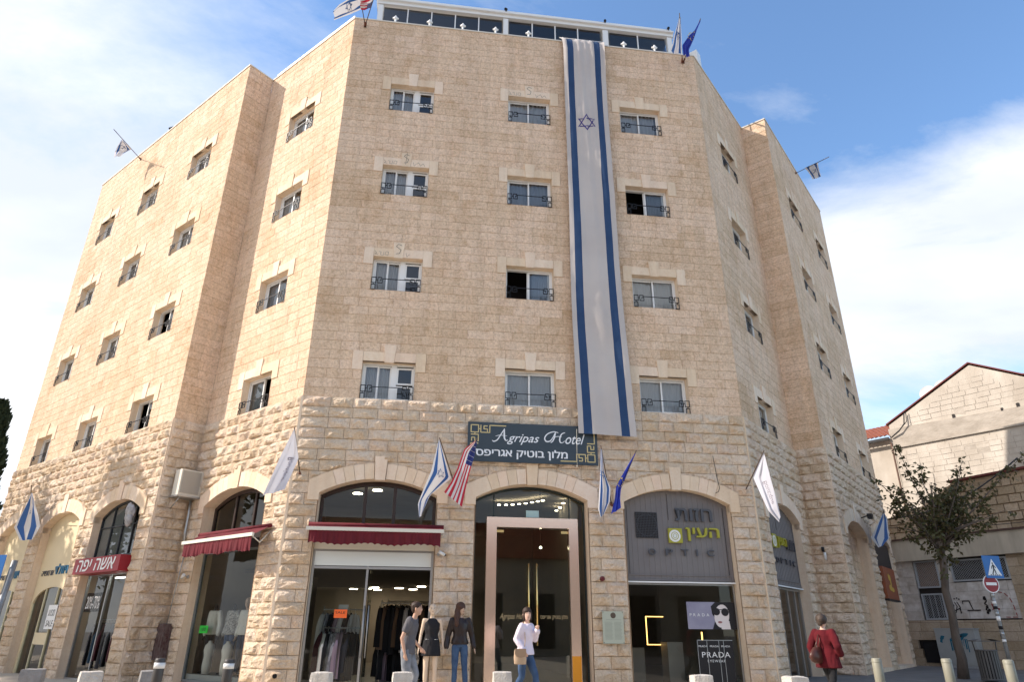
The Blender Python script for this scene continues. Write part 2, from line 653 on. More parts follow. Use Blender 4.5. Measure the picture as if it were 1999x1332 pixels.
def rock_face(mb, a, b, z0, z1, arches, t, seed):
    """one quarry-faced stone of the joined courses; flattened where it meets an arch ring"""
    w, h = b - a, z1 - z0
    nx = max(5, min(15, int(w / 0.05) + 1)); nz = 7
    us = [0.0, 0.03 / w] + [0.03 / w + (1 - 0.06 / w) * (k + 1) / (nx - 2) for k in range(nx - 3)] + [1 - 0.03 / w, 1.0]
    vv = [0, 0.09, 0.23, 0.37, 0.5, 0.63, 0.77, 0.91, 1.0]
    P = []
    sgn = rnd.random()
    for v in vv:
        row = []
        for u in us:
            x, z = a + u * w, z0 + v * h
            e = min(max(0, min(u, 1 - u) * w - 0.03) / 0.10, (v / 0.13 if v < .5 else (1 - v) / 0.34), 1.0)
            bb = crag(x, z, seed, e) * ((1.1 - 0.45 * v) if sgn < 0.6 else (0.75 + 0.35 * v))
            for c in arches:
                if (z > 3.93 and math.hypot(x - c, z - ACZ) < ROUT + 0.04) or (abs(x - c) < 1.74 and 3.9 < z < 4.5):
                    bb = 0
            row.append((x, -0.05 - bb, z))
        P.append(row)
    mb.grid(P, t=t, sm=False)
    y0, y1 = -0.05, 0.03
    mb.quad((a, y1, z0), (b, y1, z0), (b, y0, z0), (a, y0, z0), t=t)
    mb.quad((a, y0, z1), (b, y0, z1), (b, y1, z1), (a, y1, z1), t=t)
    mb.quad((a, y1, z0), (a, y0, z0), (a, y0, z1), (a, y1, z1), t=t)
    mb.quad((b, y0, z0), (b, y1, z0), (b, y1, z1), (b, y0, z1), t=t)


PARTSTONES = []


def hash_key(k):
    return 7.0 * list(WINS).index(k)


def lay_stones(key):
    f = FAC[key]; L = f['len']
    wo = wall_objs[key]
    j = 0.010
    # quarry faced courses
    rk = MB()
    hR = 0.2735
    e0, e1 = EXT[key]
    x0, x1 = -e0 * 0.05 + (0.0 if e0 >= 0 else 0.0), L + e1 * 0.05
    if key == 'L1': x0 = 0
    k = 0
    z1 = BAND
    while z1 > -0.35:
        z0 = z1 - hR
        excl = []
        for c in ARCH[key]:
            if z1 <= SPR + 0.001 or z0 < APX - 0.01:
                hw = (AHW if z0 <= SPR else arch_w(z0)) + 0.02
                if z0 < APX - 0.02:
                    excl.append((c - hw, c + hw))
        free_i = free(excl, x0, x1)
        for (a, b) in free_i:
            if b - a < 1.25:      # pier: alternate one and two stones per course
                if b - a < 0.5 or (k % 2 == 0 and b - a < 0.8):
                    seg = [(a, b)]
                else:
                    r_ = 0.62 if k % 2 else 0.38
                    r_ += rnd.uniform(-0.08, 0.08)
                    seg = [(a, a + (b - a) * r_), (a + (b - a) * r_, b)]
            else:
                seg = split(a, b, 0.38, 0.78)
            for (p, q) in seg:
                nearring = any(abs((p + q) / 2 - c) < 1.75 + (q - p) / 2 and z1 > 3.9 and z0 < APX + 0.42 for c in ARCH[key])
                p2, q2 = p + (j / 2 if p > x0 + 1e-4 else 0), q - (j / 2 if q < x1 - 1e-4 else 0)
                if q2 - p2 < 0.05:
                    continue
                if k == 0:      # string course: smoother, a little prouder
                    t = rnd.random()
                    rock_face(rk, p2, q2, z0 + j, z1, ARCH[key], t, rnd.random() * 50)
                elif key == 'F' and not nearring and q2 - p2 > 0.3 and z1 > -0.1:
                    PARTSTONES.append((q2 - p2, f['M'] @ T(p2, 0, z0 + j) @ Matrix.Diagonal((q2 - p2, 1, (hR - j) / (CH - 0.012), 1)), wo))
                else:
                    rock_face(rk, p2, q2, z0 + j, z1, ARCH[key], rnd.random(), rnd.random() * 50)
        z1 = z0
        k += 1
    put('rough_stone_courses', rk.mesh('rough_stone_courses', M_rock, True), wo, f['M'], kind='stuff')
    # tooled courses
    up = MB()
    n = 50
    for r in range(n):
        z0 = BAND + r * CH; z1 = z0 + CH
        excl = []
        for u in WINS[key]:
            m = r % 12
            if r // 12 < 4:
                if m < 3:
                    excl.append((u, u + WW))
                elif m in (3, 4):
                    excl.append((u - 0.27, u + WW + 0.27))
        for (a, b) in free(excl, 0.0 if e0 <= 0 else 0, L):
            for (p, q) in split(a, b, 0.36, 0.95):
                uu, zz_ = (p + q) / 2, z0
                t = 0.5 + 0.55 * noise.noise(Vector((uu * 0.45 + hash_key(key), zz_ * 0.5, 0))) + rnd.uniform(-0.22, 0.22)
                t = min(max(t, 0.0), 0.79)
                if t < 0.12 and rnd.random() < 0.4: t = 0.0
                if any(u0 - 0.1 < uu < u0 + WW + 0.15 for u0 in WINS[key]) and r % 12 in (9, 10, 11) and rnd.random() < 0.75:
                    t = 0.8
                pr = rnd.uniform(0.0, 0.005)
                ya = -pr
                c1 = 0.004
                a2, b2 = p + (0.0025 if p > 0.001 else 0), q - (0.0025 if q < L - 0.001 else 0)
                zz0, zz1 = z0 + 0.005, z1
                # bevelled arris all round
                mb = up
                mb.quad((a2 + c1, ya, zz0 + c1), (b2 - c1, ya, zz0 + c1), (b2 - c1, ya, zz1 - c1), (a2 + c1, ya, zz1 - c1), t=t)
                yk = 0.012
                mb.quad((a2, yk, zz0), (b2, yk, zz0), (b2 - c1, ya, zz0 + c1), (a2 + c1, ya, zz0 + c1), t=t)
                mb.quad((a2 + c1, ya, zz1 - c1), (b2 - c1, ya, zz1 - c1), (b2, yk, zz1), (a2, yk, zz1), t=t)
                mb.quad((a2, yk, zz0), (a2 + c1, ya, zz0 + c1), (a2 + c1, ya, zz1 - c1), (a2, yk, zz1), t=t)
                mb.quad((b2 - c1, ya, zz0 + c1), (b2, yk, zz0), (b2, yk, zz1), (b2 - c1, ya, zz1 - c1), t=t)
    put('tooled_stone_courses', up.mesh('tooled_stone_courses', M_up, True), wo, f['M'], kind='stuff')


for key in FAC:
    build_wall(key)
for key in FAC:
    lay_stones(key)
PARTSTONES.sort(key=lambda t: -t[0])
extra = {}
for i, (w_, M_, wo_) in enumerate(PARTSTONES):
    if i < 300:
        put('stone', ROCKV[(i * 5) % 14], wo_, M_)
    else:
        extra.setdefault(wo_.name, []).append(M_)
for wn_, Ms in extra.items():
    mb = MB()
    for M_ in Ms:
        Ml = WM[wn_].inverted() @ M_
        w = Ml[0][0]; u0 = Ml.translation.x; z0 = Ml.translation.z
        rock_face(mb, u0, u0 + w, z0, z0 + 0.2635, [], rnd.random(), rnd.random() * 50)
    put('rough_stones', mb.mesh('rough_stones', M_rock, True), bpy.data.objects[wn_], WM[wn_], kind='stuff')

# drafted corner margins (thin smooth arrises at the convex corners)
for ci, (k1, k2) in ((1, ('L1', 'Lr')), (3, ('L2', 'F')), (4, ('F', 'R2')), (6, ('Rr', 'R3'))):
    mb = MB()
    Mf = FAC[k2]['M']
    mb.box(-0.035, 0.025, -0.056, 0.0, -0.4, BAND - 0.01)
    put('corner_margin', mb.mesh('corner_margin', M_dress), wall_objs[k2], Mf)

# ------------------------------------------------ arch rings
for key in ARCH:
    M = FAC[key]['M']
    for c in ARCH[key]:
        ar = put('arch', None, hotel, M @ T(c, 0, 0))
        Mc = M @ T(c, 0, 0)
        ht = math.asin(1.02 / ARAD)
        k0 = 0.14 / ARAD
        n = 4
        yf, yk = -0.085, 0.10
        g = 0.0013
        for sgn in (-1, 1):
            for i in range(n):
                a0 = k0 + (ht - k0) * i / n + g; a1 = k0 + (ht - k0) * (i + 1) / n - g
                am = (a0 + a1) / 2
                pts = [(sgn * r * math.sin(a), ACZ + r * math.cos(a)) for r, a in ((ARAD, a0), (ARAD, am), (ARAD, a1), (ROUT, a1), (ROUT, am), (ROUT, a0))]
                if sgn > 0:
                    pts = pts[::-1]
                mb = MB(); mb.prism(pts, yf, yk)
                put('voussoir', mb.mesh('voussoir', M_dress), ar, Mc)
            a0 = ht + g
            am = math.asin(1.24 / ARAD)
            pts = [(sgn * ARAD * math.sin(a0), ACZ + ARAD * math.cos(a0)), (sgn * ARAD * math.sin(am), ACZ + ARAD * math.cos(am)), (sgn * AHW, SPR), (sgn * AHW, 3.95), (sgn * 1.68, 3.95), (sgn * 1.68, 4.43),
                   (sgn * ROUT * math.sin(a0 + 0.06), ACZ + ROUT * math.cos(a0 + 0.06)), (sgn * ROUT * math.sin(a0), ACZ + ROUT * math.cos(a0))]
            if sgn > 0:
                pts = pts[::-1]
            mb = MB(); mb.prism(pts, yf, yk)
            put('springer', mb.mesh('springer', M_dress), ar, Mc)
        mb = MB()
        mb.prism([(-0.125, APX - 0.03), (0.125, APX - 0.03), (0.155, 5.06), (-0.155, 5.06)], -0.11, 0.1)
        put('keystone', mb.mesh('keystone', M_dress), ar, Mc)

# ------------------------------------------------ windows (built once, then copied)


def rail_mesh():
    mb = MB()
    r = 0.009
    yy = -0.03

    def pl(pts):
        for p, q in zip(pts, pts[1:]):
            x0, x1 = sorted((p[0], q[0])); z0, z1 = sorted((p[1], q[1]))
            mb.box(x0 - r, x1 + r, yy - r, yy + r, z0 - r, z1 + r)
    for mir in (0, 1):
        X = (lambda x: x) if not mir else (lambda x: WW - x)
        q = lambda L_: [(X(a), b) for a, b in L_]
        pl(q([(0.02, 0.0), (0.02, 0.15), (0.12, 0.15), (0.12, 0.0), (0.02, 0.0)]))
        pl(q([(0.02, 0.20), (0.02, 0.37), (0.14, 0.37), (0.14, 0.20), (0.02, 0.20)]))
        pl(q([(0.07, 0.15), (0.07, 0.20)]))
        pl(q([(0.14, 0.29), (0.19, 0.29)]))
        pl(q([(0.19, 0.37), (0.19, 0.20), (0.31, 0.20), (0.31, 0.30), (0.25, 0.30), (0.25, 0.26)]))
        pl(q([(0.19, 0.37), (0.29, 0.37), (0.29, 0.335)]))
    pl([(0.29, 0.335), (WW - 0.29, 0.335)])
    return mb.mesh('railing', M_iron)


def curtain_mesh(x0, x1, z0, z1, m, seed):
    mb = MB()
    P = []
    n = 34
    for j in range(3):
        P.append([(x0 + (x1 - x0) * i / n, 0.33 + 0.034 * math.sin(i * 1.9 + seed + 0.6 * math.sin(i * 0.7)), z0 + (z1 - z0) * j / 2) for i in range(n + 1)])
    mb.grid(P)
    return mb.mesh('curtain', m)


def frame_box(mb, x0, x1, z0, z1, t, y0, y1, mi=0):
    mb.box(x0, x1, y0, y1, z1 - t, z1, mi); mb.box(x0, x1, y0, y1, z0, z0 + t, mi)
    mb.box(x0, x0 + t, y0, y1, z0 + t, z1 - t, mi); mb.box(x1 - t, x1, y0, y1, z0 + t, z1 - t, mi)


def pane_mesh(x0, x1, z0, z1, y):
    mb = MB(); mb.quad((x0, y, z0), (x1, y, z0), (x1, y, z1), (x0, y, z1))
    return mb.mesh('pane', M_glass)


def win_meshes(kind):
    """returns [(name, mesh)]: frame first"""
    out = []
    mb = MB(); frame_box(mb, 0.004, WW - 0.004, 0.004, WH - 0.004, 0.045, 0.19, 0.29)
    if kind == 'kitchen':
        mb.box(0.76, 0.90, 0.185, 0.28, 0.05, WH - 0.05)
        out.append(('window', mb.mesh('window', M_white)))
        for a, b, y in ((0.05, 0.43, 0.20), (0.40, 0.76, 0.235)):
            m2 = MB(); frame_box(m2, a, b, 0.06, WH - 0.06, 0.042, y, y + 0.03)
            out.append(('sash', m2.mesh('sash', M_white)))
            out.append(('pane', pane_mesh(a + 0.04, b - 0.04, 0.10, WH - 0.10, y + 0.015)))
        for a, b in ((0.50, WH - 0.09), (0.06, 0.46)):
            m2 = MB(); frame_box(m2, 0.90, WW - 0.05, a, b, 0.045, 0.20, 0.235)
            out.append(('sash', m2.mesh('sash', M_white)))
            out.append(('pane', pane_mesh(0.94, WW - 0.09, a + 0.04, b - 0.04, 0.22)))
        out.append(('curtain', curtain_mesh(0.05, 0.78, 0.03, WH - 0.03, M_curtain, 0.3)))
    else:
        out.append(('window', mb.mesh('window', M_white)))
        h = WW / 2
        spans = {k_: ((0.05, h + 0.03, 0.235), (h - 0.03, WW - 0.05, 0.20)) for k_ in ('shut', 'parted', 'drawn_blue')}
        spans.update({ 'left_open': ((h - 0.06, WW - 0.10, 0.235), (h - 0.03, WW - 0.05, 0.20)),
                 'right_open': ((0.05, h + 0.03, 0.235), (0.09, h + 0.06, 0.20))})
        spans = spans[kind]
        for a, b, y in spans:
            m2 = MB(); frame_box(m2, a, b, 0.06, WH - 0.06, 0.045, y, y + 0.03)
            out.append(('sash', m2.mesh('sash', M_white)))
            out.append(('pane', pane_mesh(a + 0.04, b - 0.04, 0.10, WH - 0.10, y + 0.015)))
        if kind == 'parted':
            out.append(('curtain', curtain_mesh(0.05, 0.48, 0.03, WH - 0.03, M_curtain, 2.0)))
            out.append(('curtain', curtain_mesh(1.02, WW - 0.05, 0.03, WH - 0.03, M_curtain, 0.4)))
        elif kind == 'drawn_blue':
            out.append(('curtain', curtain_mesh(0.05, WW - 0.05, 0.03, WH - 0.03, M_curtain2, 3.0)))
        elif kind == 'shut':
            out.append(('curtain', curtain_mesh(0.05, WW - 0.05, 0.03, WH - 0.03, M_curtain, 1.0)))
        elif kind == 'left_open':
            out.append(('curtain', curtain_mesh(h + 0.1, WW - 0.05, 0.03, WH - 0.03, M_curtain2, 1.0)))
        else:
            out.append(('curtain', curtain_mesh(0.05, h - 0.1, 0.03, WH - 0.03, M_curtain, 1.0)))
    # dressed surround
    ls = []
    hd = WH
    for nm, pts, pr in (('jamb_stone', [(-0.268, hd - CH + 0.006), (-0.004, hd - CH + 0.006), (-0.004, hd + CH), (-0.268, hd + CH)], 0.022),
                        ('jamb_stone', [(WW + 0.004, hd - CH + 0.006), (WW + 0.268, hd - CH + 0.006), (WW + 0.268, hd + CH), (WW + 0.004, hd + CH)], 0.022),
                        ('lintel_stone', [(0.002, hd), (WW / 2 - 0.13, hd), (WW / 2 - 0.15, hd + CH), (0.002, hd + CH)], 0.012),
                        ('lintel_stone', [(WW / 2 + 0.13, hd), (WW - 0.002, hd), (WW - 0.002, hd + CH), (WW / 2 + 0.15, hd + CH)], 0.012),
                        ('keystone', [(WW / 2 - 0.125, hd - 0.03), (WW / 2 + 0.125, hd - 0.03), (WW / 2 + 0.16, hd + 0.47), (WW / 2 - 0.16, hd + 0.47)], 0.032)):
        m2 = MB(); m2.prism(pts, -pr, 0.10 if nm != 'keystone' else 0.06)
        out.append((nm, m2.mesh(nm, M_dress)))
    out.append(('railing', RAIL))
    return out


RAIL = rail_mesh()
WSET = {k: win_meshes(k) for k in ('shut', 'left_open', 'right_open', 'kitchen', 'parted', 'drawn_blue')}
OPENK = {('F', 1, 2): 'left_open', ('F', 2, 1): 'left_open', ('L2', 0, 3 - 3): 'right_open', ('L1', 2, 1): 'left_open', ('L1', 2, 0): 'left_open'}
for key in WINS:
    for ci, u in enumerate(WINS[key]):
        for k in range(4):         # k=0 lowest row
            kind = OPENK.get((key, ci, k), 'shut')
            if key == 'F' and ci == 0:
                kind = 'kitchen'
            if (key, ci, k) == ('F', 1, 1):
                kind = 'left_open'
            if (key, ci, k) == ('F', 1, 2):
                kind = 'shut'
            if (key, ci, k) == ('F', 2, 2):
                kind = 'left_open'
            if (key, ci, k) == ('F', 2, 1):
                kind = 'shut'
            if kind == 'shut' and key != 'F':
                kind = ('shut', 'parted', 'shut', 'parted', 'drawn_blue')[(ci * 3 + k * 2 + len(key)) % 5]
            if key == 'F' and (ci, k) in ((1, 2),): kind = 'drawn_blue'
            M = FAC[key]['M'] @ T(u, 0, BAND + 12 * k * CH)
            s = WSET[kind]
            w = put('window', s[0][1], hotel, M)
            for nm, me in s[1:]:
                put(nm, me, w, M)

# ------------------------------------------------ roof, parapet cap, hidden sides, interior
mb = MB()
back = [(20.0 + 14.871 - 26, 42.0), (-14.0, 36.5)]
plan = [CRN[0], CRN[1], CRN[2], CRN[3], CRN[4], CRN[5], CRN[6], CRN[7], (11.6, 30.6), (-13.5, 31.2)]
mb.poly([(x, y, 19.2) for x, y in plan])
put('roof', mb.mesh('roof', mat('roof_screed', (0.4, 0.38, 0.34), 0.9, c2=(0.5, 0.47, 0.42), scale=2)), hotel)
for (a, b) in ((CRN[7], (11.6, 30.6)), ((11.6, 30.6), (-13.5, 31.2)), ((-13.5, 31.2), CRN[0])):
    L = math.dist(a, b); ang = math.degrees(math.atan2(b[1] - a[1], b[0] - a[0]))
    Mw = T(a[0], a[1], 0) @ RZ(ang)
    mb = MB(); mb.quad((0, 0, -0.5), (L, 0, -0.5), (L, 0, TOPZ), (0, 0, TOPZ))
    up = MB()
    for r in range(76):
        z0 = -0.4 + r * CH
        if z0 + CH > TOPZ: break
        for (p, q) in split(0, L, 0.5, 1.1):
            t = rnd.random()
            up.quad((p + .005, -0.02, z0 + .006), (q - .005, -0.02, z0 + .006), (q - .005, -0.02, z0 + CH), (p + .005, -0.02, z0 + CH), t=t)
    wo = put('wall', mb.mesh('wall', M_mortar), hotel, Mw)
    put('tooled_stone_courses', up.mesh('tooled_stone_courses', M_up, True), wo, Mw, kind='stuff')
M_cap = mat('parapet_cap', (0.70, 0.66, 0.58), 0.6)
for key in FAC:
    mb = MB()
    L = FAC[key]['len']
    mb.box(-0.01, L + 0.01, -0.03, 0.28, TOPZ + 0.004, TOPZ + 0.05)
    put('parapet_cap', mb.mesh('parapet_cap', M_cap), hotel, FAC[key]['M'])
    # inner face of the parapet
    mb = MB(); mb.quad((0, 0.26, 19.1), (L, 0.26, 19.1), (L, 0.26, TOPZ), (0, 0.26, TOPZ))
    put('parapet_lining', mb.mesh('parapet_lining', M_mortar), hotel, FAC[key]['M'])
    # dark rooms behind the bedroom windows
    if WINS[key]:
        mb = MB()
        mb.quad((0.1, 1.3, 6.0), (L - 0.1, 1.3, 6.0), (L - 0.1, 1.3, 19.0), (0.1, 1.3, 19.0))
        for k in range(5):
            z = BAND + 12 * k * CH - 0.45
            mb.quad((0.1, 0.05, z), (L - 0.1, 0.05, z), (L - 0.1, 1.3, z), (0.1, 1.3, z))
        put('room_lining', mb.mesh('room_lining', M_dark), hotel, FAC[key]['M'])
FM = {k: FAC[k]['M'] for k in FAC}

# ------------------------------------------------ shops: shared interior
mb = MB()
MF = FM['F']


def wpt(key, u, y, z):
    return FM[key] @ Vector((u, y, z))


in_plan = [(-18.2, 25.6), (-9.75, 18.95), (-9.0, 19.65), (-5.3, 16.85), (6.1, 18.3), (9.0, 22.0), (9.8, 21.5), (14.3, 27.3), (11.4, 30.3), (-13.4, 30.9)]
mb.poly([(x, y, -0.12) for x, y in in_plan])
put('shop_floor', mb.mesh('shop_floor', M_floorin), hotel)
mb = MB()
mb.poly([(x, y, 4.95) for x, y in in_plan][::-1])
put('shop_ceiling', mb.mesh('shop_ceiling', M_wallin), hotel)
mb = MB()
mb.quad((11.4, 30.3, -.12), (-13.4, 30.9, -.12), (-13.4, 30.9, 4.95), (11.4, 30.3, 4.95))
put('shop_back_wall', mb.mesh('shop_back_wall', M_wallin), hotel)
mb = MB()     # partitions between the shops
for key, u, dep in (('F', 4.0, 12.5), ('F', 7.8, 11.5), ('L1', 11.3, 6), ('L1', 7.85, 6), ('L1', 4.0, 5), ('R2', 4.3, 5), ('R3', 0.5, 5), ('R3', 4.15, 5)):
    a = wpt(key, u - 0.03, 0.4, 0); b = wpt(key, u - 0.03, dep, 0); c = wpt(key, u + 0.03, 0.4, 0); d = wpt(key, u + 0.03, dep, 0)
    for p, q in ((a, b), (c, d)):
        mb.quad((p.x, p.y, -0.12), (q.x, q.y, -0.12), (q.x, q.y, 4.95), (p.x, p.y, 4.95))
put('partition', mb.mesh('partition', M_wallin), hotel)
M_drop = mat('dropped_ceiling', (0.16, 0.15, 0.14), 0.8)
mb = MB()     # dropped ceiling of the corner clothes shop
pts = [wpt('F', 0.4, 1.0, 0), wpt('F', 3.95, 1.0, 0), wpt('F', 3.95, 12.5, 0), wpt('F', -6.0, 12, 0), wpt('L2', 0.8, 2.0, 0), wpt('L2', 4.2, 1.0, 0)]
mb.poly([(p.x, p.y, 2.66) for p in pts]); mb.poly([(p.x, p.y, 2.74) for p in pts][::-1])
a, b = pts[0], pts[1]
mb.quad((a.x, a.y, 2.66), (b.x, b.y, 2.66), (b.x, b.y, 2.74), (a.x, a.y, 2.74))
put('dropped_ceiling', mb.mesh('dropped_ceiling', M_drop), hotel)


def downlight(x, y, z, r=0.09):
    mb = MB()
    mb.tube([(0, 0, 0), (0, 0, 0.02)], r, 12)
    return put('ceiling_light', mb.mesh('ceiling_light', M_lamp), hotel, T(x, y, z))


for (x, y, z) in [[-0.38, 21.85, 4.8], [-0.15, 21.84, 4.8], [0.06, 21.79, 4.8], [0.27, 21.67, 4.8], [0.47, 21.55, 4.8], [0.67, 21.36, 4.8], [0.84, 21.18, 4.8], [0.99, 21.03, 4.8], [1.66, 21.47, 4.8], [1.61, 22.3, 4.8], [1.53, 22.87, 4.8]]:
    downlight(x, y, z, 0.05)
for (x, y, z) in [[-4.42, 19.57, 4.7], [-3.76, 19.07, 4.7]]:
    downlight(x, y, z, 0.14)
for (x, y) in [(-10.38, 39.19), (-11.23, 42.57), (-9.16, 38.16), (-7.66, 35.01), (-7.84, 36.99), (-8.08, 38.52), (-6.39, 33.74), (-6.59, 35.6), (-6.85, 37.5), (-5.3, 34.14), (-4.76, 35.06), (-4.07, 32.8)]:
    k = 1.585 / 1.9
    if y * k < 30.5:
        downlight(x * k, y * k, 2.63, 0.17)
downlight(5.6, 24.5, 3.2, 0.12)


def fac_part(name, key, mbx, mats, parent=hotel, tint=False):
    return put(name, mbx.mesh(name, mats, tint), parent, FM[key])


def arch_pts(c, hw, z0, top=APX, spr=SPR, n=16, inset=0.0):
    """outline in (x,z): flat bottom at z0, segmental head"""
    hw -= inset
    r = ARAD - inset
    p = [(c - hw, z0)]
    for k in range(n + 1):
        x = -hw + 2 * hw * k / n
        p.append((c + x, ACZ + math.sqrt(max(0, r * r - x * x))))
    p.append((c + hw, z0))
    return p[::-1]


def arch_glazing(key, c, z0, mulls, y, fm, t=0.06, transom=None, gm=None):
    """frame and panes filling an arch above z0; returns nothing"""
    top = lambda x: ACZ + math.sqrt(max(0, (ARAD - 0.02) ** 2 - (x - c) ** 2))
    par = None
    mb = MB()
    P = []
    n = 24
    hw = AHW - 0.01
    for k in range(n):
        xa, xb = c - hw + 2 * hw * k / n, c - hw + 2 * hw * (k + 1) / n
        mb.prism([(xa, top(xa) - t * 1.3), (xb, top(xb) - t * 1.3), (xb, top(xb)), (xa, top(xa))], y, y + 0.08)
    mb.box(c - hw, c - hw + t, y + .001, y + 0.079, z0 + t, SPR - 0.06)
    mb.box(c + hw - t, c + hw, y + .001, y + 0.079, z0 + t, SPR - 0.06)
    mb.box(c - hw, c + hw, y, y + 0.08, z0, z0 + t)
    par = fac_part('shop_window', key, mb, fm)
    xs = [c - hw + t] + list(mulls) + [c + hw - t]
    for m_ in mulls:
        m2 = MB(); m2.box(m_ - t / 2, m_ + t / 2, y + 0.004, y + 0.074, z0 + t, top(m_) - t * 1.2)
        fac_part('mullion', key, m2, fm, par)
    if transom:
        m2 = MB(); m2.box(c - hw + t, c + hw - t, y + 0.01, y + 0.07, transom - t / 2, transom + t / 2)
        fac_part('transom_bar', key, m2, fm, par)
    for a, b in zip(xs, xs[1:]):
        segs = [(z0 + t, None)] if not transom else [(z0 + t, transom), (transom, None)]
        for (s0, s1) in segs:
            m2 = MB()
            if s1:
                m2.quad((a, y + 0.04, s0), (b, y + 0.04, s0), (b, y + 0.04, s1), (a, y + 0.04, s1))
            else:
                xs2 = [a + (b - a) * k / 6 for k in range(7)]
                m2.poly([(a, y + 0.04, s0), (b, y + 0.04, s0)] + [(x, y + 0.04, top(x) - t) for x in reversed(xs2)])
            fac_part('pane', key, m2, gm or M_shopglass, par)
    return par


def glazed(key, x0, x1, z0, z1, y, fm, posts=(), t=0.05, gm=None, name='shopfront'):
    mb = MB(); frame_box(mb, x0, x1, z0, z1, t, y, y + 0.07)
    par = fac_part(name, key, mb, fm)
    xs = [x0 + t] + list(posts) + [x1 - t]
    for p in posts:
        m2 = MB(); m2.box(p - t / 2, p + t / 2, y + .004, y + 0.066, z0 + t, z1 - t)
        fac_part('post', key, m2, fm, par)
    for a, b in zip(xs, xs[1:]):
        m2 = MB(); m2.quad((a, y + 0.03, z0 + t), (b, y + 0.03, z0 + t), (b, y + 0.03, z1 - t), (a, y + 0.03, z1 - t))
        fac_part('pane', key, m2, gm or M_shopglass, par)
    return par


# --- text
def text_mb(body, w=None, h=None, shear=0.0, depth=0.0, rtl=False, spacing=1.0, offset=0.0):
    c = bpy.data.curves.new('t', 'FONT')
    c.body = body[::-1] if rtl else body
    c.shear = shear; c.extrude = depth; c.space_character = spacing; c.offset = offset
    c.resolution_u = 4
    o = bpy.data.objects.new('t', c); COL.objects.link(o)
    bpy.context.view_layer.update()
    me = bpy.data.meshes.new_from_object(o.evaluated_get(bpy.context.evaluated_depsgraph_get()))
    vs_ = [v.co.copy() for v in me.vertices]
    fs = [tuple(p.vertices) for p in me.polygons]
    bpy.data.objects.remove(o); bpy.data.curves.remove(c); bpy.data.meshes.remove(me)
    x0 = min(v.x for v in vs_); x1 = max(v.x for v in vs_); y0 = min(v.y for v in vs_); y1 = max(v.y for v in vs_)
    sx = (w / (x1 - x0)) if w else (h / (y1 - y0)); sy = (h / (y1 - y0)) if h else sx
    return [((v.x - x0) * sx, (v.y - y0) * sy, v.z) for v in vs_], fs


def text_on(key, name, body, x, z, w, h, y, m, parent, depth=0.004, **kw):
    v, f = text_mb(body, w, h, depth=depth, **kw)
    mb = MB()
    mb.v = [(x + a, y - c, z + b) for a, b, c in v]; mb.f = f
    if kw.get('rtl') and h and h > 0.2:      # heavier strokes: the same glyphs again, a hair to the side and proud
        n_ = len(mb.v)
        e_ = 0.014 if h < 0.3 else 0.02
        f = list(f) + [tuple(i + n_ for i in q) for q in f] + [tuple(i + 2 * n_ for i in q) for q in f]
        mb.v = mb.v + [(a + e_, b - 0.0013, c) for a, b, c in mb.v] + [(a + e_ * .5, b - 0.0026, c + e_ * .4) for a, b, c in mb.v]
        mb.f = f
    mb.mi = [0] * len(f); mb.t = [0.5] * len(f); mb.sm = [False] * len(f)
    o_ = put(name, mb.mesh(name, m), parent, FM[key])
    if name == 'lettering':
        o_['kind'] = 'stuff'
    return o_


def strokes(mb, pts, r, y, n=6, d=None):
    """flat ribbon stroke in the xz plane"""
    for p, q in zip(pts, pts[1:]):
        dx, dz = q[0] - p[0], q[1] - p[1]
        L = math.hypot(dx, dz) or 1e-6
        nx, nz = -dz / L * r, dx / L * r
        mb.prism([(p[0] - nx * -1 - dx / L * r * .3, p[1] - nz * -1 - dz / L * r * .3), (p[0] - nx - dx / L * r * .3, p[1] - nz - dz / L * r * .3), (q[0] - nx + dx / L * r * .3, q[1] - nz + dz / L * r * .3), (q[0] + nx + dx / L * r * .3, q[1] + nz + dz / L * r * .3)], y, y + (d or 0.003))


# --- arch 1 of the front: clothes shop
c1, c2, c3 = ARCH['F']
arch_glazing('F', c1, 3.36, (1.78, 2.50), 0.25, M_brownframe, 0.075)
M_panelw = mat('opal_panel', (0.72, 0.76, 0.74), 0.3)
mb = MB(); mb.box(0.71, 3.53, 0.10, 0.30, 2.84, 3.34)
fac_part('fascia', 'F', mb, M_offwhite)
sf = glazed('F', 0.71, 2.02, -0.15, 2.84, 0.12, M_alu, (), 0.05)
mb = MB(); mb.box(0.76, 3.47, 0.10, 0.118, 2.47, 2.79)
fac_part('opal_panel', 'F', mb, M_panelw, sf)
mb = MB(); mb.box(0.76, 3.47, 0.09, 0.20, 2.40, 2.455)
fac_part('transom_bar', 'F', mb, M_alu, sf)
mb = MB(); mb.box(3.47, 3.53, 0.12, 0.19, -0.2, 2.84); mb.box(2.02, 3.47, 0.12, 0.19, 2.79, 2.84)
fac_part('door_frame', 'F', mb, M_alu, sf)
mb = MB(); mb.box(2.055, 2.075, 0.19, 1.10, -0.12, 2.38)
dr = fac_part('glass_door', 'F', mb, M_shopglass)
mb = MB(); mb.tube([(2.0, 0.10, 0.5), (2.0, 0.10, 1.6)], 0.015); mb.tube([(2.10, 0.10, 0.5), (2.10, 0.10, 1.6)], 0.015)
fac_part('handle', 'F', mb, M_alu, dr)

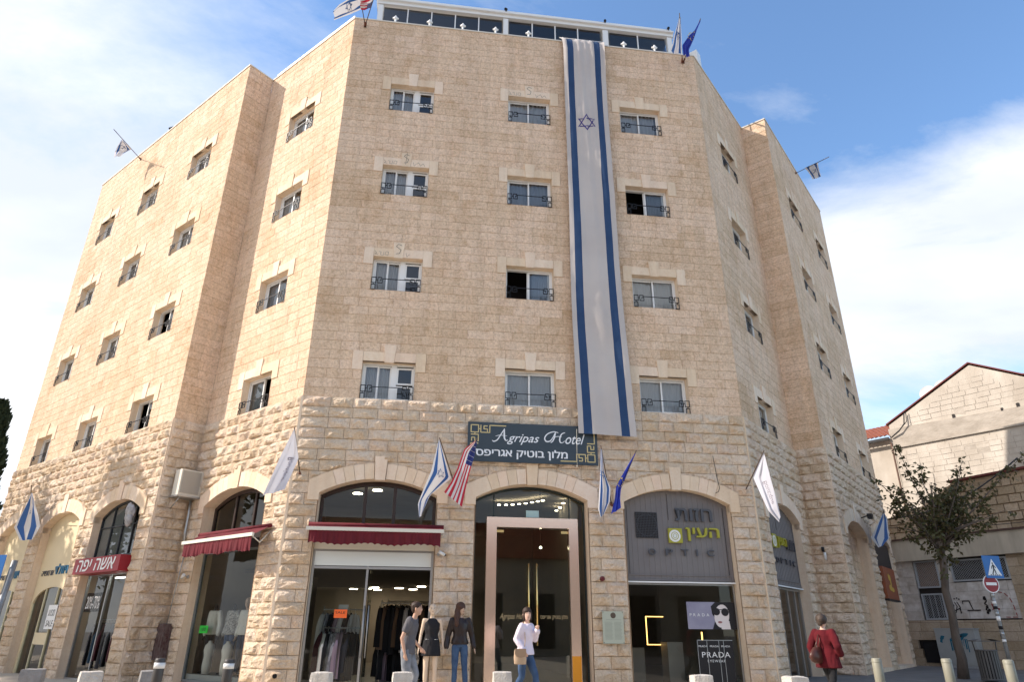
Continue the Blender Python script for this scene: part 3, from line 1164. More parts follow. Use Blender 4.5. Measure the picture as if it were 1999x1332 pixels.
# --- arch 2: hotel entrance
top = lambda x: ACZ + math.sqrt(max(0, (ARAD - 0.01) ** 2 - (x - c2) ** 2))
sf = arch_glazing('F', c2, -0.15, (4.98, 6.92), 0.30, mat('dark_green_frame', (0.03, 0.045, 0.045), 0.4), 0.03)
M_gold = mat('rose_gold', (0.96, 0.72, 0.56), 0.20, 0.75)
M_brass = mat('brass', (0.85, 0.62, 0.25), 0.22, 1.0)
mb = MB()
mb.box(4.80, 5.05, 0.16, 0.36, -0.15, 3.46); mb.box(6.87, 7.10, 0.16, 0.36, -0.15, 3.46); mb.box(4.80, 7.10, 0.16, 0.36, 3.46, 3.70)
gp = fac_part('door_portal', 'F', mb, M_gold)
for x0, x1 in ((5.055, 5.945), (5.96, 6.865)):
    mb = MB(); mb.quad((x0, 0.26, -0.1), (x1, 0.26, -0.1), (x1, 0.26, 3.43), (x0, 0.26, 3.43))
    d = fac_part('glass_door', 'F', mb, MATS.get('door_glass') or glass_mat('door_glass', (0.62, 0.70, 0.66), 1.75))
    hx = 5.85 if x0 < 5.5 else 6.05
    mb = MB(); mb.tube([(hx, 0.17, 0.77), (hx, 0.17, 2.6)], 0.022)
    for z in (1.1, 2.3):
        mb.tube([(hx, 0.17, z), (hx, 0.26, z)], 0.012)
    fac_part('handle', 'F', mb, M_brass, d)
    mb = MB(); xx = x0 if x0 < 5.5 else x1 - 0.18
    mb.box(xx, xx + 0.18, 0.245, 0.275, 3.34, 3.40)
    fac_part('hinge', 'F', mb, M_brass, d)
M_goldtxt = mat('gold_lettering', (0.5, 0.38, 0.2), 0.5)
text_on('F', 'lettering', 'Agripas Hotel', 5.16, 1.31, 0.68, 0.16, 0.252, M_goldtxt, gp, 0.001, shear=0.4)
text_on('F', 'lettering', 'מלון בוטיק אגריפס', 6.14, 1.33, 0.66, 0.12, 0.252, M_goldtxt, gp, 0.001, rtl=True)
mb = MB(); mb.box(5.80, 6.13, 0.285, 0.295, 3.73, 3.90)
fac_part('notice', 'F', mb, mat('frosted_notice', (0.42, 0.58, 0.56), 0.4))
mb = MB(); mb.box(6.875, 7.09, 0.150, 0.157, -0.1, 0.55)
pst = thing('poster', 'orange notice on the right jamb of the golden hotel doorway', 'poster', FM['F'], None, mb.mesh('poster', mat('orange_print', (0.85, 0.33, 0.02), 0.6)))
# pendant bulb in the lobby
mb = MB(); mb.tube([(6.5, 2.2, 3.3), (6.5, 2.2, 4.9)], 0.006, 6)
fac_part('pendant_cord', 'F', mb, M_iron)
mb = MB(); mb.sphere((6.5, 2.2, 3.22), 0.035, 10)
fac_part('pendant_light', 'F', mb, M_lamp)

# --- arch 3: optician
M_corr = mat('grey_cladding', (0.17, 0.155, 0.155), 0.55, c2=(0.20, 0.185, 0.18), scale=1.5)


def optic_panel(key, c, z0):
    mb = MB()
    hw = AHW - 0.012
    n = 40
    for k in range(n):        # vertical corrugation, one rib per step
        xa, xb = c - hw + 2 * hw * k / n, c - hw + 2 * hw * (k + 1) / n
        y = 0.155 if k % 2 else 0.162
        mb.prism([(xa, z0), (xb, z0), (xb, ACZ + math.sqrt((ARAD - .01) ** 2 - (xb - c) ** 2)), (xa, ACZ + math.sqrt((ARAD - .01) ** 2 - (xa - c) ** 2))], y, 0.22)
    p = fac_part('cladding_panel', key, mb, M_corr)
    for a, b, z, zz in ((c - hw + .02, c + hw - .02, z0 + 0.02, z0 + 0.05), (c - hw + 0.1, c + hw - 0.1, z0 + 0.14, z0 + 0.16)):
        m2 = MB(); m2.box(a, b, 0.135, 0.153, z, zz)
        fac_part('cover_strip', key, m2, M_corr, p)
    for x in (c - hw + 0.1, c + hw - 0.12, c - 0.2):
        m2 = MB(); m2.box(x, x + 0.012, 0.148, 0.154, z0 + 0.17 if x != c - 0.2 else z0 + 1.5, SPR - 0.05 if x != c - 0.2 else APX - 0.1)
        fac_part('joint_strip', key, m2, M_dark, p)
    m2 = MB(); m2.box(c - hw, c + hw, 0.10, 0.15, z0 - 0.035, z0)
    fac_part('edge_trim', key, m2, M_white, p)
    return p


M_lgrey = mat('letter_grey', (0.075, 0.078, 0.09), 0.4)
M_lgreen = mat('letter_olive', (0.38, 0.36, 0.035), 0.4)


def optic_sign(key, us, label, small):
    s = thing('optician_sign', label, 'sign', FM[key] @ T(us[0], 0, 2.9))
    y = 0.11
    if not small:
        text_on(key, 'hebrew_lettering', 'חזות', 9.66, 3.72, 0.97, 0.31, y, M_lgrey, s, 0.025, rtl=True)
        text_on(key, 'hebrew_lettering', 'העין', 9.90, 3.22, 0.88, 0.33, y, M_lgreen, s, 0.025, rtl=True)
        for ch, x in zip('OPTIC', (8.88, 9.33, 9.74, 10.13, 10.42)):
            text_on(key, 'letter', ch, x, 2.86, 0.045 if ch == 'I' else 0.19, 0.155, y, M_lgrey, s, 0.02, offset=0.01)
        sx, sz, sw = 9.44, 3.17, 0.36
    else:
        text_on(key, 'hebrew_lettering', 'חזות', 2.75, 3.30, 0.72, 0.28, y, M_lgrey, s, 0.025, rtl=True)
        text_on(key, 'hebrew_lettering', 'העין', 1.92, 3.28, 0.78, 0.30, y, M_lgreen, s, 0.025, rtl=True)
        for ch, x in zip('OPTIC', (1.62, 2.02, 2.42, 2.84, 3.12)):
            text_on(key, 'letter', ch, x, 2.86, 0.045 if ch == 'I' else 0.19, 0.155, y, M_lgrey, s, 0.02, offset=0.01)
        sx, sz, sw = 1.46, 3.26, 0.36
    mb = MB(); mb.box(sx, sx + sw, 0.09, 0.15, sz, sz + sw)
    lg = put('emblem_tile', mb.mesh('emblem_tile', M_lgreen), s, FM[key])
    for r0, r1, dy, m in ((0.0, 0.15, 0.0, M_white), (0.085, 0.10, 0.004, M_lgreen), (0.0, 0.06, 0.004, M_panelw), (0.045, 0.055, 0.006, M_lgreen)):
        mb = MB()
        cx, cz_ = sx + 0.16, sz + 0.17
        N = 24
        for k in range(N):
            a, b = 2 * math.pi * k / N, 2 * math.pi * (k + 1) / N
            pts = [(cx + r0 * math.cos(a), cz_ + r0 * math.sin(a)), (cx + r1 * math.cos(a), cz_ + r1 * math.sin(a)), (cx + r1 * math.cos(b), cz_ + r1 * math.sin(b)), (cx + r0 * math.cos(b), cz_ + r0 * math.sin(b))]
            mb.prism(pts, 0.086 - dy - 0.002, 0.09 - dy)
        put('emblem_ring', mb.mesh('emblem_ring', m), lg, FM[key])
    return s


optic_panel('F', c3, 2.24)
optic_sign('F', (9.7,), 'raised grey and olive optician lettering on the front arch, right of the hotel door', False)
cg = ARCH['R2'][0]
optic_panel('R2', cg, 2.28)
optic_sign('R2', (2.3,), 'raised grey and olive optician lettering round the right corner, beside the white flag', True)
# air conditioner grille in the front panel
gr = put('vent_grille', None, hotel, FM['F'] @ T(8.6, 0, 3.28))
mb = MB(); mb.box(8.60, 9.18, 0.14, 0.152, 3.28, 3.92)
put('backing', mb.mesh('backing', M_dark), gr, FM['F'])
mb = MB()
for k in range(15):
    x = 8.605 + 0.57 * k / 14; mb.box(x - 0.004, x + 0.004, 0.125, 0.135, 3.28, 3.92)
for k in range(16):
    z = 3.29 + 0.62 * k / 15; mb.box(8.60, 9.18, 0.116, 0.125, z - 0.004, z + 0.004)
put('wires', mb.mesh('wires', M_lgrey), gr, FM['F'])['kind'] = 'stuff'
mb = MB()
N = 20
for k in range(N):
    a, b = 2 * math.pi * k / N, 2 * math.pi * (k + 1) / N
    mb.prism([(8.9 + r * math.cos(t), 3.6 + r * math.sin(t)) for r, t in ((0.26, a), (0.275, a), (0.275, b), (0.26, b))], 0.136, 0.14)
put('fan_ring', mb.mesh('fan_ring', M_lgrey), gr, FM['F'])
glazed('F', 8.28, 11.08, -0.15, 2.20, 0.22, M_alu, (), 0.035)
glazed('R2', 0.93, 3.73, -0.15, 2.24, 0.22, M_alu, (1.85, 2.55, 3.2), 0.05)

# posters in the optician's window
M_print = mat('poster_grey', (0.34, 0.33, 0.42), 0.5, c2=(0.22, 0.21, 0.30), scale=1.2)
M_skin_p = mat('poster_face', (0.72, 0.66, 0.64), 0.5)
M_blk = mat('print_black', (0.012, 0.010, 0.012), 0.5)
M_lips = mat('print_lips', (0.30, 0.12, 0.12), 0.5)
PO0 = 1
mb = MB(); mb.box(9.78, 11.02, 0.1900, 0.2050, 1.16, 1.78)
po = thing('poster', 'grey and black sunglasses poster with a face, hung high in the optician window', 'poster', FM['F'], None, mb.mesh('poster', M_print))
mb = MB()


def blob(mb, cx, cz_, rx, rz, y, rot=0, N=20, wob=0.0):
    mb.prism([(cx + rx * math.cos(t) * math.cos(rot) - rz * math.sin(t) * math.sin(rot) + wob * math.sin(3 * t), cz_ + rx * math.cos(t) * math.sin(rot) + rz * math.sin(t) * math.cos(rot)) for t in [2 * math.pi * k / N for k in range(N)]], y - 0.001, y + 0.001)


mb.prism([(10.40, 1.16), (11.02, 1.16), (11.02, 1.78), (10.52, 1.78), (10.40, 1.68), (10.42, 1.5), (10.5, 1.4)], 0.1865, 0.1890)
put('printed_hair', mb.mesh('printed_hair', M_blk), po, FM['F'])
mb = MB(); blob(mb, 10.66, 1.46, 0.19, 0.27, 0.1840, R(-12)); mb.prism([(10.62, 1.16), (10.86, 1.16), (10.84, 1.35), (10.66, 1.35)], 0.1825, 0.1845)
put('printed_face', mb.mesh('printed_face', M_skin_p), po, FM['F'])
mb = MB(); blob(mb, 10.53, 1.56, 0.095, 0.085, 0.1800, 0.1); blob(mb, 10.75, 1.55, 0.095, 0.09, 0.1800, -0.1); mb.box(10.5, 10.86, 0.1785, 0.1805, 1.60, 1.615)
put('printed_sunglasses', mb.mesh('printed_sunglasses', M_blk), po, FM['F'])
mb = MB(); blob(mb, 10.60, 1.32, 0.055, 0.024, 0.1800)
put('printed_lips', mb.mesh('printed_lips', M_lips), po, FM['F'])
text_on('F', 'lettering', 'PRADA', 9.84, 1.45, 0.50, 0.065, 0.1880, M_white, po, 0.001, spacing=1.8)
mb = MB(); mb.box(9.95, 10.86, 0.1900, 0.2050, -0.1, 0.92)
po2 = thing('poster', 'black eyewear poster with large white lettering standing low in the optician window', 'poster', FM['F'], None, mb.mesh('poster', M_blk))
text_on('F', 'lettering', 'PRADA', 10.06, 0.535, 0.71, 0.12, 0.1880, M_white, po2, 0.001, spacing=1.15)
text_on('F', 'lettering', 'EYEWEAR', 10.19, 0.43, 0.45, 0.055, 0.1880, M_white, po2, 0.001, spacing=1.3)
text_on('F', 'lettering', 'PRADA   PRADA   PRADA', 9.99, 0.76, 0.80, 0.04, 0.1880, M_white, po2, 0.001)
mb = MB()
for x in (9.96, 10.20, 10.50, 10.62):
    mb.box(x, x + 0.012, 0.1800, 0.1880, -0.1, 0.90)
mb.box(9.96, 10.86, 0.1800, 0.1880, 0.905, 0.92)
put('shelf_edge', mb.mesh('shelf_edge', M_alu), po2, FM['F'])
mb = MB(); 
M_amber = mat('amber_edge_light', (1.0, 0.55, 0.16), 0.5, emit=1.4)
for (x0, x1, z0, z1) in ((9.14, 9.16, 0.79, 1.46), (9.14, 9.62, 1.45, 1.47), (9.14, 9.62, 0.78, 0.80)):
    mb.box(x0, x1, 1.50, 1.52, z0, z1)
fac_part('lit_picture_frame', 'F', mb, M_amber)
mb = MB(); mb.box(8.45, 8.48, 1.2, 1.22, 0.9, 1.45); mb.box(10.5, 10.53, 1.2, 1.22, 0.7, 1.1)
fac_part('lit_shelf_edge', 'F', mb, M_amber)
mb = MB(); mb.box(9.5, 9.9, 1.0, 1.5, -0.12, 0.86); mb.box(8.5, 9.4, 2.6, 3.1, -0.12, 0.7)
fac_part('display_counter', 'F', mb, mat('pale_counter', (0.35, 0.33, 0.30), 0.5))

# plaque, bell, pipe hole, wire on the piers of the front
mb = MB(); mb.box(7.55, 8.06, -0.17, -0.15, 0.83, 1.53)
pq = thing('wall_plaque', 'pale stone information plaque with a dark seal between hotel door and optician window', 'plaque', FM['F'], None, mb.mesh('wall_plaque', mat('plaque_stone', (0.44, 0.47, 0.38), 0.6)))
mb = MB(); blob(mb, 7.81, 1.44, 0.065, 0.065, -0.172)
put('seal', mb.mesh('seal', mat('bronze_seal', (0.10, 0.07, 0.05), 0.5)), pq, FM['F'])
mb = MB()
for k in range(17):
    z = 1.34 - k * 0.026
    if k == 1: continue
    mb.box(7.60 + (0.03 if k == 0 else 0), (7.79 if k > 1 else 8.0) - 0.01 * (k % 3), -0.1715, -0.1695, z, z + 0.007)
    if k > 1: mb.box(7.83, 8.01 - 0.012 * ((k + 1) % 3), -0.1715, -0.1695, z, z + 0.007)
put('lettering_lines', mb.mesh('lettering_lines', mat('plaque_ink', (0.25, 0.27, 0.22), 0.6)), pq, FM['F'])
mb = MB()
for x in (7.57, 8.04):
    for z in (0.85, 1.51): mb.tube([(x, -0.178, z), (x, -0.05, z)], 0.008, 6)
put('bolt', mb.mesh('bolt', M_iron), pq, FM['F'])
mb = MB(); mb.tube([(7.60, -0.05, 2.26), (7.60, -0.16, 2.26), (7.60, -0.19, 2.26)], [0.06, 0.06, 0.03], 14)
thing('alarm_bell', 'small dark red round bell on the pier above the wall plaque', 'bell', FM['F'], None, mb.mesh('alarm_bell', mat('dark_red_enamel', (0.12, 0.015, 0.02), 0.35)))
mb = MB(); mb.tube([(0.24, -0.135, 0.15), (0.24, -0.05, 0.15)], 0.05, 14); mb.tube([(0.24, -0.136, 0.15), (0.24, -0.134, 0.15)], 0.035, 12)
thing('pipe_outlet', 'dark round pipe end low on the left front pier', 'pipe', FM['F'], None, mb.mesh('pipe_outlet', M_black))
mb = MB(); mb.tube([(10.76, -0.12, 5.40), (10.78, -0.14, 5.1), (10.80, -0.14, 4.8), (10.84, -0.14, 4.55), (10.80, -0.13, 4.45), (10.72, -0.13, 4.42)], 0.008, 6)
thing('hanging_wire', 'loose black wire hooked on the wall above the optician arch', 'wire', FM['F'], None, mb.mesh('hanging_wire', M_iron))


def cctv(key, u, z, label, side=1):
    s = thing('security_camera', label, 'camera', FM[key] @ T(u, -0.05, z))
    mb = MB(); mb.tube([(u, -0.05, z), (u, -0.10, z)], 0.04, 10); mb.tube([(u, -0.10, z), (u + 0.05 * side, -0.16, z + 0.03)], 0.012, 6)
    put('bracket', mb.mesh('bracket', M_alu), s, FM[key])
    mb = MB(); mb.tube([(u + 0.0 * side, -0.20, z + 0.05), (u + 0.14 * side, -0.16, z - 0.02)], [0.04, 0.035], 12)
    put('housing', mb.mesh('housing', M_white), s, FM[key])
    mb = MB(); mb.tube([(u + 0.14 * side, -0.16, z - 0.02), (u + 0.16 * side, -0.154, z - 0.03)], [0.03, 0.03], 12)
    put('lens', mb.mesh('lens', M_black), s, FM[key])


cctv('F', 3.64, 2.75, 'white security camera at the right end of the front awning')
cctv('L2', 0.75, 2.33, 'grey security camera on the shaded pier left of the corner display window', -1)
mb = MB(); mb.tube([(0.42, -0.05, 3.42), (0.42, -0.16, 3.42)], 0.03, 8)
s = thing('security_camera', 'black and white camera on the pier beside the optician side arch', 'camera', FM['Rr'] @ T(0.42, -0.05, 3.4))
put('bracket', mb.mesh('bracket', M_iron), s, FM['Rr'])
mb = MB(); mb.tube([(0.42, -0.16, 3.36), (0.42, -0.16, 3.50)], 0.045, 10); put('lamp_head', mb.mesh('lamp_head', M_iron), s, FM['Rr'])
mb = MB(); mb.tube([(0.46, -0.18, 3.12), (0.46, -0.18, 3.34)], [0.035, 0.04], 10); put('housing', mb.mesh('housing', M_white), s, FM['Rr'])

# --- awnings
M_aw = mat('burgundy_canvas', (0.15, 0.011, 0.020), 0.85, c2=(0.10, 0.008, 0.014), scale=3)
M_aw2 = M_aw


def awning(key, x0, x1, zr, out, ztop, vb, label, seed):
    a = thing('awning', label, 'awning', FM[key] @ T((x0 + x1) / 2, 0, zr))
    mb = MB()
    P = []
    n = 30
    for j in range(5):
        t = j / 4
        P.append([(x0 + 0.03 + (x1 - x0 - 0.06) * i / n, -0.12 - (out - 0.14) * t, ztop + (zr - ztop) * t - 0.015 * math.sin(math.pi * t) + 0.004 * math.sin(i * 1.3)) for i in range(n + 1)])
    mb.grid(P)
    put('canvas', mb.mesh('canvas', M_aw), a, FM[key])
    mb = MB(); mb.box(x0, x1, -out - 0.03, -out + 0.02, zr - 0.045, zr + 0.035)
    put('front_rail', mb.mesh('front_rail', M_offwhite), a, FM[key])
    mb = MB(); mb.tube([(x0, -0.13, ztop), (x1, -0.13, ztop)], 0.05, 12)
    put('roller', mb.mesh('roller', M_aw), a, FM[key])
    for x in (x0 + 0.08, x1 - 0.08):
        mb = MB(); mb.tube([(x, -0.06, ztop - 0.12), (x, -out * 0.55, zr - 0.16), (x, -out, zr - 0.02)], 0.016, 8)
        put('arm', mb.mesh('arm', M_offwhite), a, FM[key])
    mb = MB()
    P = []
    N = 120
    r_ = random.Random(seed)
    for j in range(5):
        t = j / 4
        row = []
        for i in range(N + 1):
            x = x0 + 0.07 + (x1 - x0 - 0.14) * i / N
            sc = 0.028 * abs(math.sin(i * math.pi / 6)) if j == 4 else 0
            row.append((x, -out + 0.028 * math.sin(i * 0.74 + seed) * t + 0.012 * math.sin(i * 1.9), zr - 0.04 - (vb - sc * 1.0) * t + (0.02 * math.sin(i * 0.13 + seed) * t)))
        P.append(row)
    mb.grid(P)
    put('valance', mb.mesh('valance', M_aw2), a, FM[key])


awning('F', 0.56, 3.73, 3.24, 0.45, 3.37, 0.31, 'burgundy awning with scalloped valance over the front clothes shop', 1.0)
awning('L2', 1.05, 4.22, 3.12, 0.55, 3.36, 0.33, 'burgundy awning over the corner display window of mannequins', 2.3)

# --- L2: display window
cl = ARCH['L2'][0]
arch_glazing('L2', cl, 3.36, (1.9, 2.8), 0.25, M_brownframe, 0.07)
glazed('L2', cl - 1.40, cl + 1.40, -0.12, 2.95, 0.16, mat('bluegrey_frame', (0.22, 0.25, 0.26), 0.4, 0.5), (), 0.055, gm=glass_mat('display_glass', (0.88, 0.92, 0.90), 1.36))
mb = MB(); mb.box(cl - 1.40, cl + 1.40, 0.12, 0.3, 2.95, 3.36)
fac_part('fascia', 'L2', mb, M_dark)
mb = MB(); mb.box(cl - 1.38, cl + 1.38, 0.24, 1.5, -0.12, 0.05)
fac_part('display_floor', 'L2', mb, mat('display_white', (0.45, 0.45, 0.43), 0.5))
mb = MB(); mb.box(cl - 0.95, cl - 0.45, 1.6, 1.65, -0.1, 2.9)
fac_part('display_screen', 'L2', mb, M_offwhite)
mb = MB(); mb.box(1.20, 1.59, 0.24, 0.245, 0.98, 1.16)
ps = thing('poster', 'small bright green price card in the corner display window', 'poster', FM['L2'], None, mb.mesh('poster', mat('green_card', (0.03, 0.80, 0.08), 0.6)))
text_on('L2', 'lettering', '100', 1.28, 1.03, 0.22, 0.08, 0.238, M_blk, ps, 0.001)
mb = MB(); mb.box(1.33, 1.62, 0.10, 0.105, 1.33, 1.51)
ps = thing('poster', 'orange red price card on the shop glass above the clothes rack', 'poster', FM['F'], None, mb.mesh('poster', mat('orange_card', (0.95, 0.16, 0.03), 0.6)))
text_on('F', 'lettering', 'SALE', 1.36, 1.42, 0.22, 0.05, 0.099, M_blk, ps, 0.001)
mb = MB(); mb.box(1.40, 1.62, 0.30, 0.305, 1.52, 1.62)
thing('poster', 'blank grey card just above the orange price card', 'poster', FM['F'], None, mb.mesh('poster', M_alu))

# electric box with posters and the cable on the pier left of the corner window
M_board = mat('dark_red_box', (0.055, 0.012, 0.015), 0.6, c2=(0.16, 0.13, 0.12), scale=7, stretch=(2, 2, 1))
mb = MB(); mb.box(0.12, 0.78, -0.30, -0.10, 0.35, 1.20)
bx = thing('electric_box', 'dark scuffed cabinet mounted on the shaded pier below the air conditioner', 'cabinet', FM['L2'] @ T(-0.55, -0.05, 0), None, None)
put('casing', mb.mesh('casing', M_board), bx, FM['L2'] @ T(-0.35, 0.02, 0))
mb = MB(); mb.tube([(0.3, -0.32, 1.02), (0.3, -0.305, 1.02)], 0.07, 14)
put('sticker', mb.mesh('sticker', M_white), bx, FM['L2'] @ T(-0.35, 0.02, 0))
mb = MB(); mb.box(0.27, 0.38, -0.306, -0.302, 0.78, 0.93)
put('sticker', mb.mesh('sticker', M_white), bx, FM['L2'] @ T(-0.35, 0.02, 0))
mb = MB(); mb.box(0.28, 0.38, -0.306, -0.302, 0.45, 0.76)
put('sticker', mb.mesh('sticker', mat('red_sticker', (0.4, 0.02, 0.03), 0.5)), bx, FM['L2'] @ T(-0.35, 0.02, 0))

# --- L1: shops
a1, a2, a3 = ARCH['L1']
M_grime = glass_mat('dusty_glass', (0.40, 0.40, 0.38), 1.5)
arch_glazing('L1', a3, 2.95, (9.1, 9.78, 10.45), 0.16, mat('dark_steel', (0.03, 0.035, 0.04), 0.5), 0.035, 3.80, M_glass)
mb = MB(); mb.box(8.38, 11.18, 0.22, 0.24, 2.95, 4.3)
fac_part('blind', 'L1', mb, mat('grey_blind', (0.24, 0.25, 0.24), 0.8, c2=(0.32, 0.32, 0.30), scale=2))
glazed('L1', 8.38, 11.18, -0.2, 2.50, 0.16, M_alu, (9.75,), 0.04)
sg = thing('shop_sign', 'dark red box sign with white cursive Hebrew lettering over the left clothes shop', 'sign', FM['L1'] @ T(10, -0.25, 2.7))
mb = MB(); mb.box(8.50, 11.28, -0.34, 0.12, 2.47, 2.88)
put('sign_box', mb.mesh('sign_box', mat('red_sign', (0.30, 0.012, 0.022), 0.4)), sg, FM['L1'])
text_on('L1', 'lettering', 'אשה יפה', 8.72, 2.53, 2.30, 0.30, -0.344, M_white, sg, 0.002, rtl=True, shear=0.2)
mb = MB()
for x in (9.2, 9.85, 10.5): mb.box(x, x + 0.5, 0.55, 0.60, 2.40, 2.43)
fac_part('tube_light', 'L1', mb, M_tube)
mb = MB(); mb.box(8.52, 9.5, 0.19, 0.20, 1.50, 2.0)
ps = thing('poster', 'black sale sign with white percentages in the left clothes shop window', 'poster', FM['L1'], None, mb.mesh('poster', M_blk))
text_on('L1', 'lettering', '20%-70%', 8.58, 1.58, 0.86, 0.33, 0.185, M_white, ps, 0.001, shear=0.1)
mb = MB()
for x, z in ((10.2, 1.9), (10.1, 1.75), (10.2, 1.35)): mb.box(x, x + 0.12, 0.7, 0.71, z, z + 0.18)
fac_part('white_label', 'L1', mb, M_white)
# the old fan and wrapped thing in the transom
mb = MB()
r_ = random.Random(3)
for k in range(7):
    mb.sphere((10.55 + r_.uniform(-.2, .2), -0.02 + r_.uniform(-.03, .03), 4.02 + r_.uniform(-.16, .16)), r_.uniform(0.13, 0.2), 10, 0, (1, 0.4, 1.1))
thing('wrapped_bundle', 'grey plastic bundle stuffed in the top of the left shop arch', 'bundle', FM['L1'], None, mb.mesh('wrapped_bundle', mat('grey_plastic', (0.40, 0.38, 0.38), 0.35, c2=(0.22, 0.21, 0.21), scale=9, bump=0.02, bscale=12)))
M_cream = mat('cream_panel', (0.74, 0.62, 0.40), 0.6, c2=(0.70, 0.58, 0.37), scale=1)
M_creamf = mat('cream_frame', (0.66, 0.60, 0.38), 0.5)
for c in (a2, a1):
    mb = MB()
    hw = AHW - 0.01
    n = 24
    # cream panel with a lower arched opening
    for k in range(n):
        xa, xb = c - hw + 2 * hw * k / n, c - hw + 2 * hw * (k + 1) / n
        up_ = lambda x: ACZ + math.sqrt((ARAD - .01) ** 2 - (x - c) ** 2)
        lo_ = lambda x: 1.75 + 0.50 * math.sqrt(max(0, 1 - ((x - c) / (hw - 0.12)) ** 2)) if abs(x - c) < hw - 0.12 else -0.3
        if abs((xa + xb) / 2 - c) > hw - 0.12:
            mb.prism([(xa, -0.3), (xb, -0.3), (xb, up_(xb)), (xa, up_(xa))], 0.18, 0.24)
        else:
            xa2, xb2 = max(xa, c - hw + 0.121), min(xb, c + hw - 0.121)
            mb.prism([(xa2, lo_(xa2)), (xb2, lo_(xb2)), (xb2, up_(xb2)), (xa2, up_(xa2))], 0.18, 0.24)
    fac_part('cream_panel', 'L1', mb, M_cream)
    w = fac_part('shopfront', 'L1', (lambda m: (m.box(c - hw + 0.1, c + hw - 0.1, 0.19, 0.26, -0.3, -0.22), m)[1])(MB()), M_creamf)
    for x in (c - hw + 0.13, c - 0.5, c + 0.42, c + hw - 0.13):
        m2 = MB(); m2.box(x - 0.025, x + 0.025, 0.192, 0.25, -0.22, 2.22 if abs(x - c) < 0.8 else 1.8)
        fac_part('post', 'L1', m2, M_creamf, w)
    m2 = MB(); m2.quad((c - hw + 0.1, 0.23, -0.22), (c + hw - 0.1, 0.23, -0.22), (c + hw - 0.1, 0.23, 2.3), (c - hw + 0.1, 0.23, 2.3))
    fac_part('pane', 'L1', m2, M_shopglass, w)
    m2 = MB(); m2.box(c - 0.475, c + 0.395, 0.195, 0.22, 0.62, 0.95)
    fac_part('door_panel', 'L1', m2, M_cream, w)
    sg = thing('shop_lettering', 'blue cut-out Hebrew lettering on the cream arch ' + ('left of the red sign' if c == a2 else 'behind the left road sign'), 'sign', FM['L1'] @ T(c, 0.15, 2.6))
    text_on('L1', 'hebrew_lettering', 'איזולד', c - 0.15, 2.62, 1.1, 0.30, 0.165, mat('petrol_blue_letters', (0.01, 0.13, 0.25), 0.4) if 'petrol_blue_letters' not in MATS else MATS['petrol_blue_letters'], sg, 0.012, rtl=True)
    text_on('L1', 'hebrew_lettering', 'אורטופדיה', c - 1.15, 2.60, 0.92, 0.16, 0.17, M_lgrey, sg, 0.005, rtl=True)
mb = MB(); mb.box(6.18, 6.82, 0.13, 0.14, 1.05, 1.72)
ps = thing('poster', 'white sale sheet with handwritten Hebrew in the cream framed shop door', 'poster', FM['L1'], None, mb.mesh('poster', M_white))
text_on('L1', 'lettering', 'SALE', 6.24, 1.12, 0.52, 0.17, 0.128, M_blk, ps, 0.001, shear=0.15)
text_on('L1', 'lettering', 'מבצע', 6.26, 1.42, 0.46, 0.17, 0.128, M_blk, ps, 0.001, rtl=True, shear=0.15)
# thresholds
for key in ('L1', 'L2', 'F', 'R2', 'R3'):
    for c in ARCH[key]:
        mb = MB(); mb.box(c - AHW - 0.02, c + AHW + 0.02, -0.08, 0.5, -0.5, -0.14 if key not in ('L1', 'R3') else (-0.20 if key == 'L1' else 0.12))
        fac_part('threshold', key, mb, M_dress)

# --- R3: two recessed arches filled with masonry, pipe, lamp, orange sign
for c in ARCH['R3']:
    mb = MB()
    r = 0
    z = 0.12
    while z < 4.5:
        for (p, q) in split(c - AHW, c + AHW, 0.4, 0.8):
            zz = min(z + CH - 0.01, 4.5)
            mb.box(p + 0.005, q - 0.005, 0.28 + rnd.uniform(0, 0.008), 0.34, z, zz, t=rnd.random() * 0.7)
        z += CH
    fac_part('infill_masonry', 'R3', mb, M_up, tint=True)['kind'] = 'stuff'
mb = MB(); mb.box(1.02, 1.06, 0.20, 0.27, -0.1, 4.0); mb.box(4.78, 4.86, 0.2, 0.27, -0.1, 3.8)
fac_part('drain_pipe', 'R3', mb, M_iron)
mb = MB(); mb.box(4.68, 7.46, 0.0, 0.26, 3.0, 4.2)
fac_part('shutter_box', 'R3', mb, mat('dark_brown_board', (0.055, 0.04, 0.032), 0.8))
lm = thing('wall_lamp', 'small black floodlight over the narrow right hand arch', 'lamp', FM['R3'] @ T(3.2, -0.1, 4.7))
mb = MB(); mb.tube([(3.15, -0.05, 4.72), (3.15, -0.35, 4.80)], 0.02, 8); put('arm', mb.mesh('arm', M_iron), lm, FM['R3'])
mb = MB(); mb.box(3.03, 3.27, -0.45, -0.30, 4.68, 4.84); put('housing', mb.mesh('housing', M_iron), lm, FM['R3'])
sg = thing('shop_sign', 'faded orange sign board with a yellow figure near the right end of the hotel', 'sign', FM['R3'] @ T(5.6, -0.1, 2.7))
mb = MB(); mb.box(4.72, 6.75, -0.16, -0.05, 2.22, 3.28)
put('board', mb.mesh('board', mat('faded_orange', (0.36, 0.10, 0.035), 0.6, c2=(0.28, 0.10, 0.06), scale=3)), sg, FM['R3'])
mb = MB()
for (x, z, r, rr) in ((5.5, 2.95, .12, .12), (5.7, 2.82, .10, .22), (5.5, 2.6, .22, .10), (5.85, 2.55, .25, .08)): blob(mb, x, z, r, rr, -0.163)
put('printed_figure', mb.mesh('printed_figure', mat('print_yellow', (0.65, 0.42, 0.08), 0.6)), sg, FM['R3'])
mb = MB(); mb.box(4.70, 6.8, -0.18, -0.03, 2.16, 2.215)
put('lower_rail', mb.mesh('lower_rail', M_iron), sg, FM['R3'])

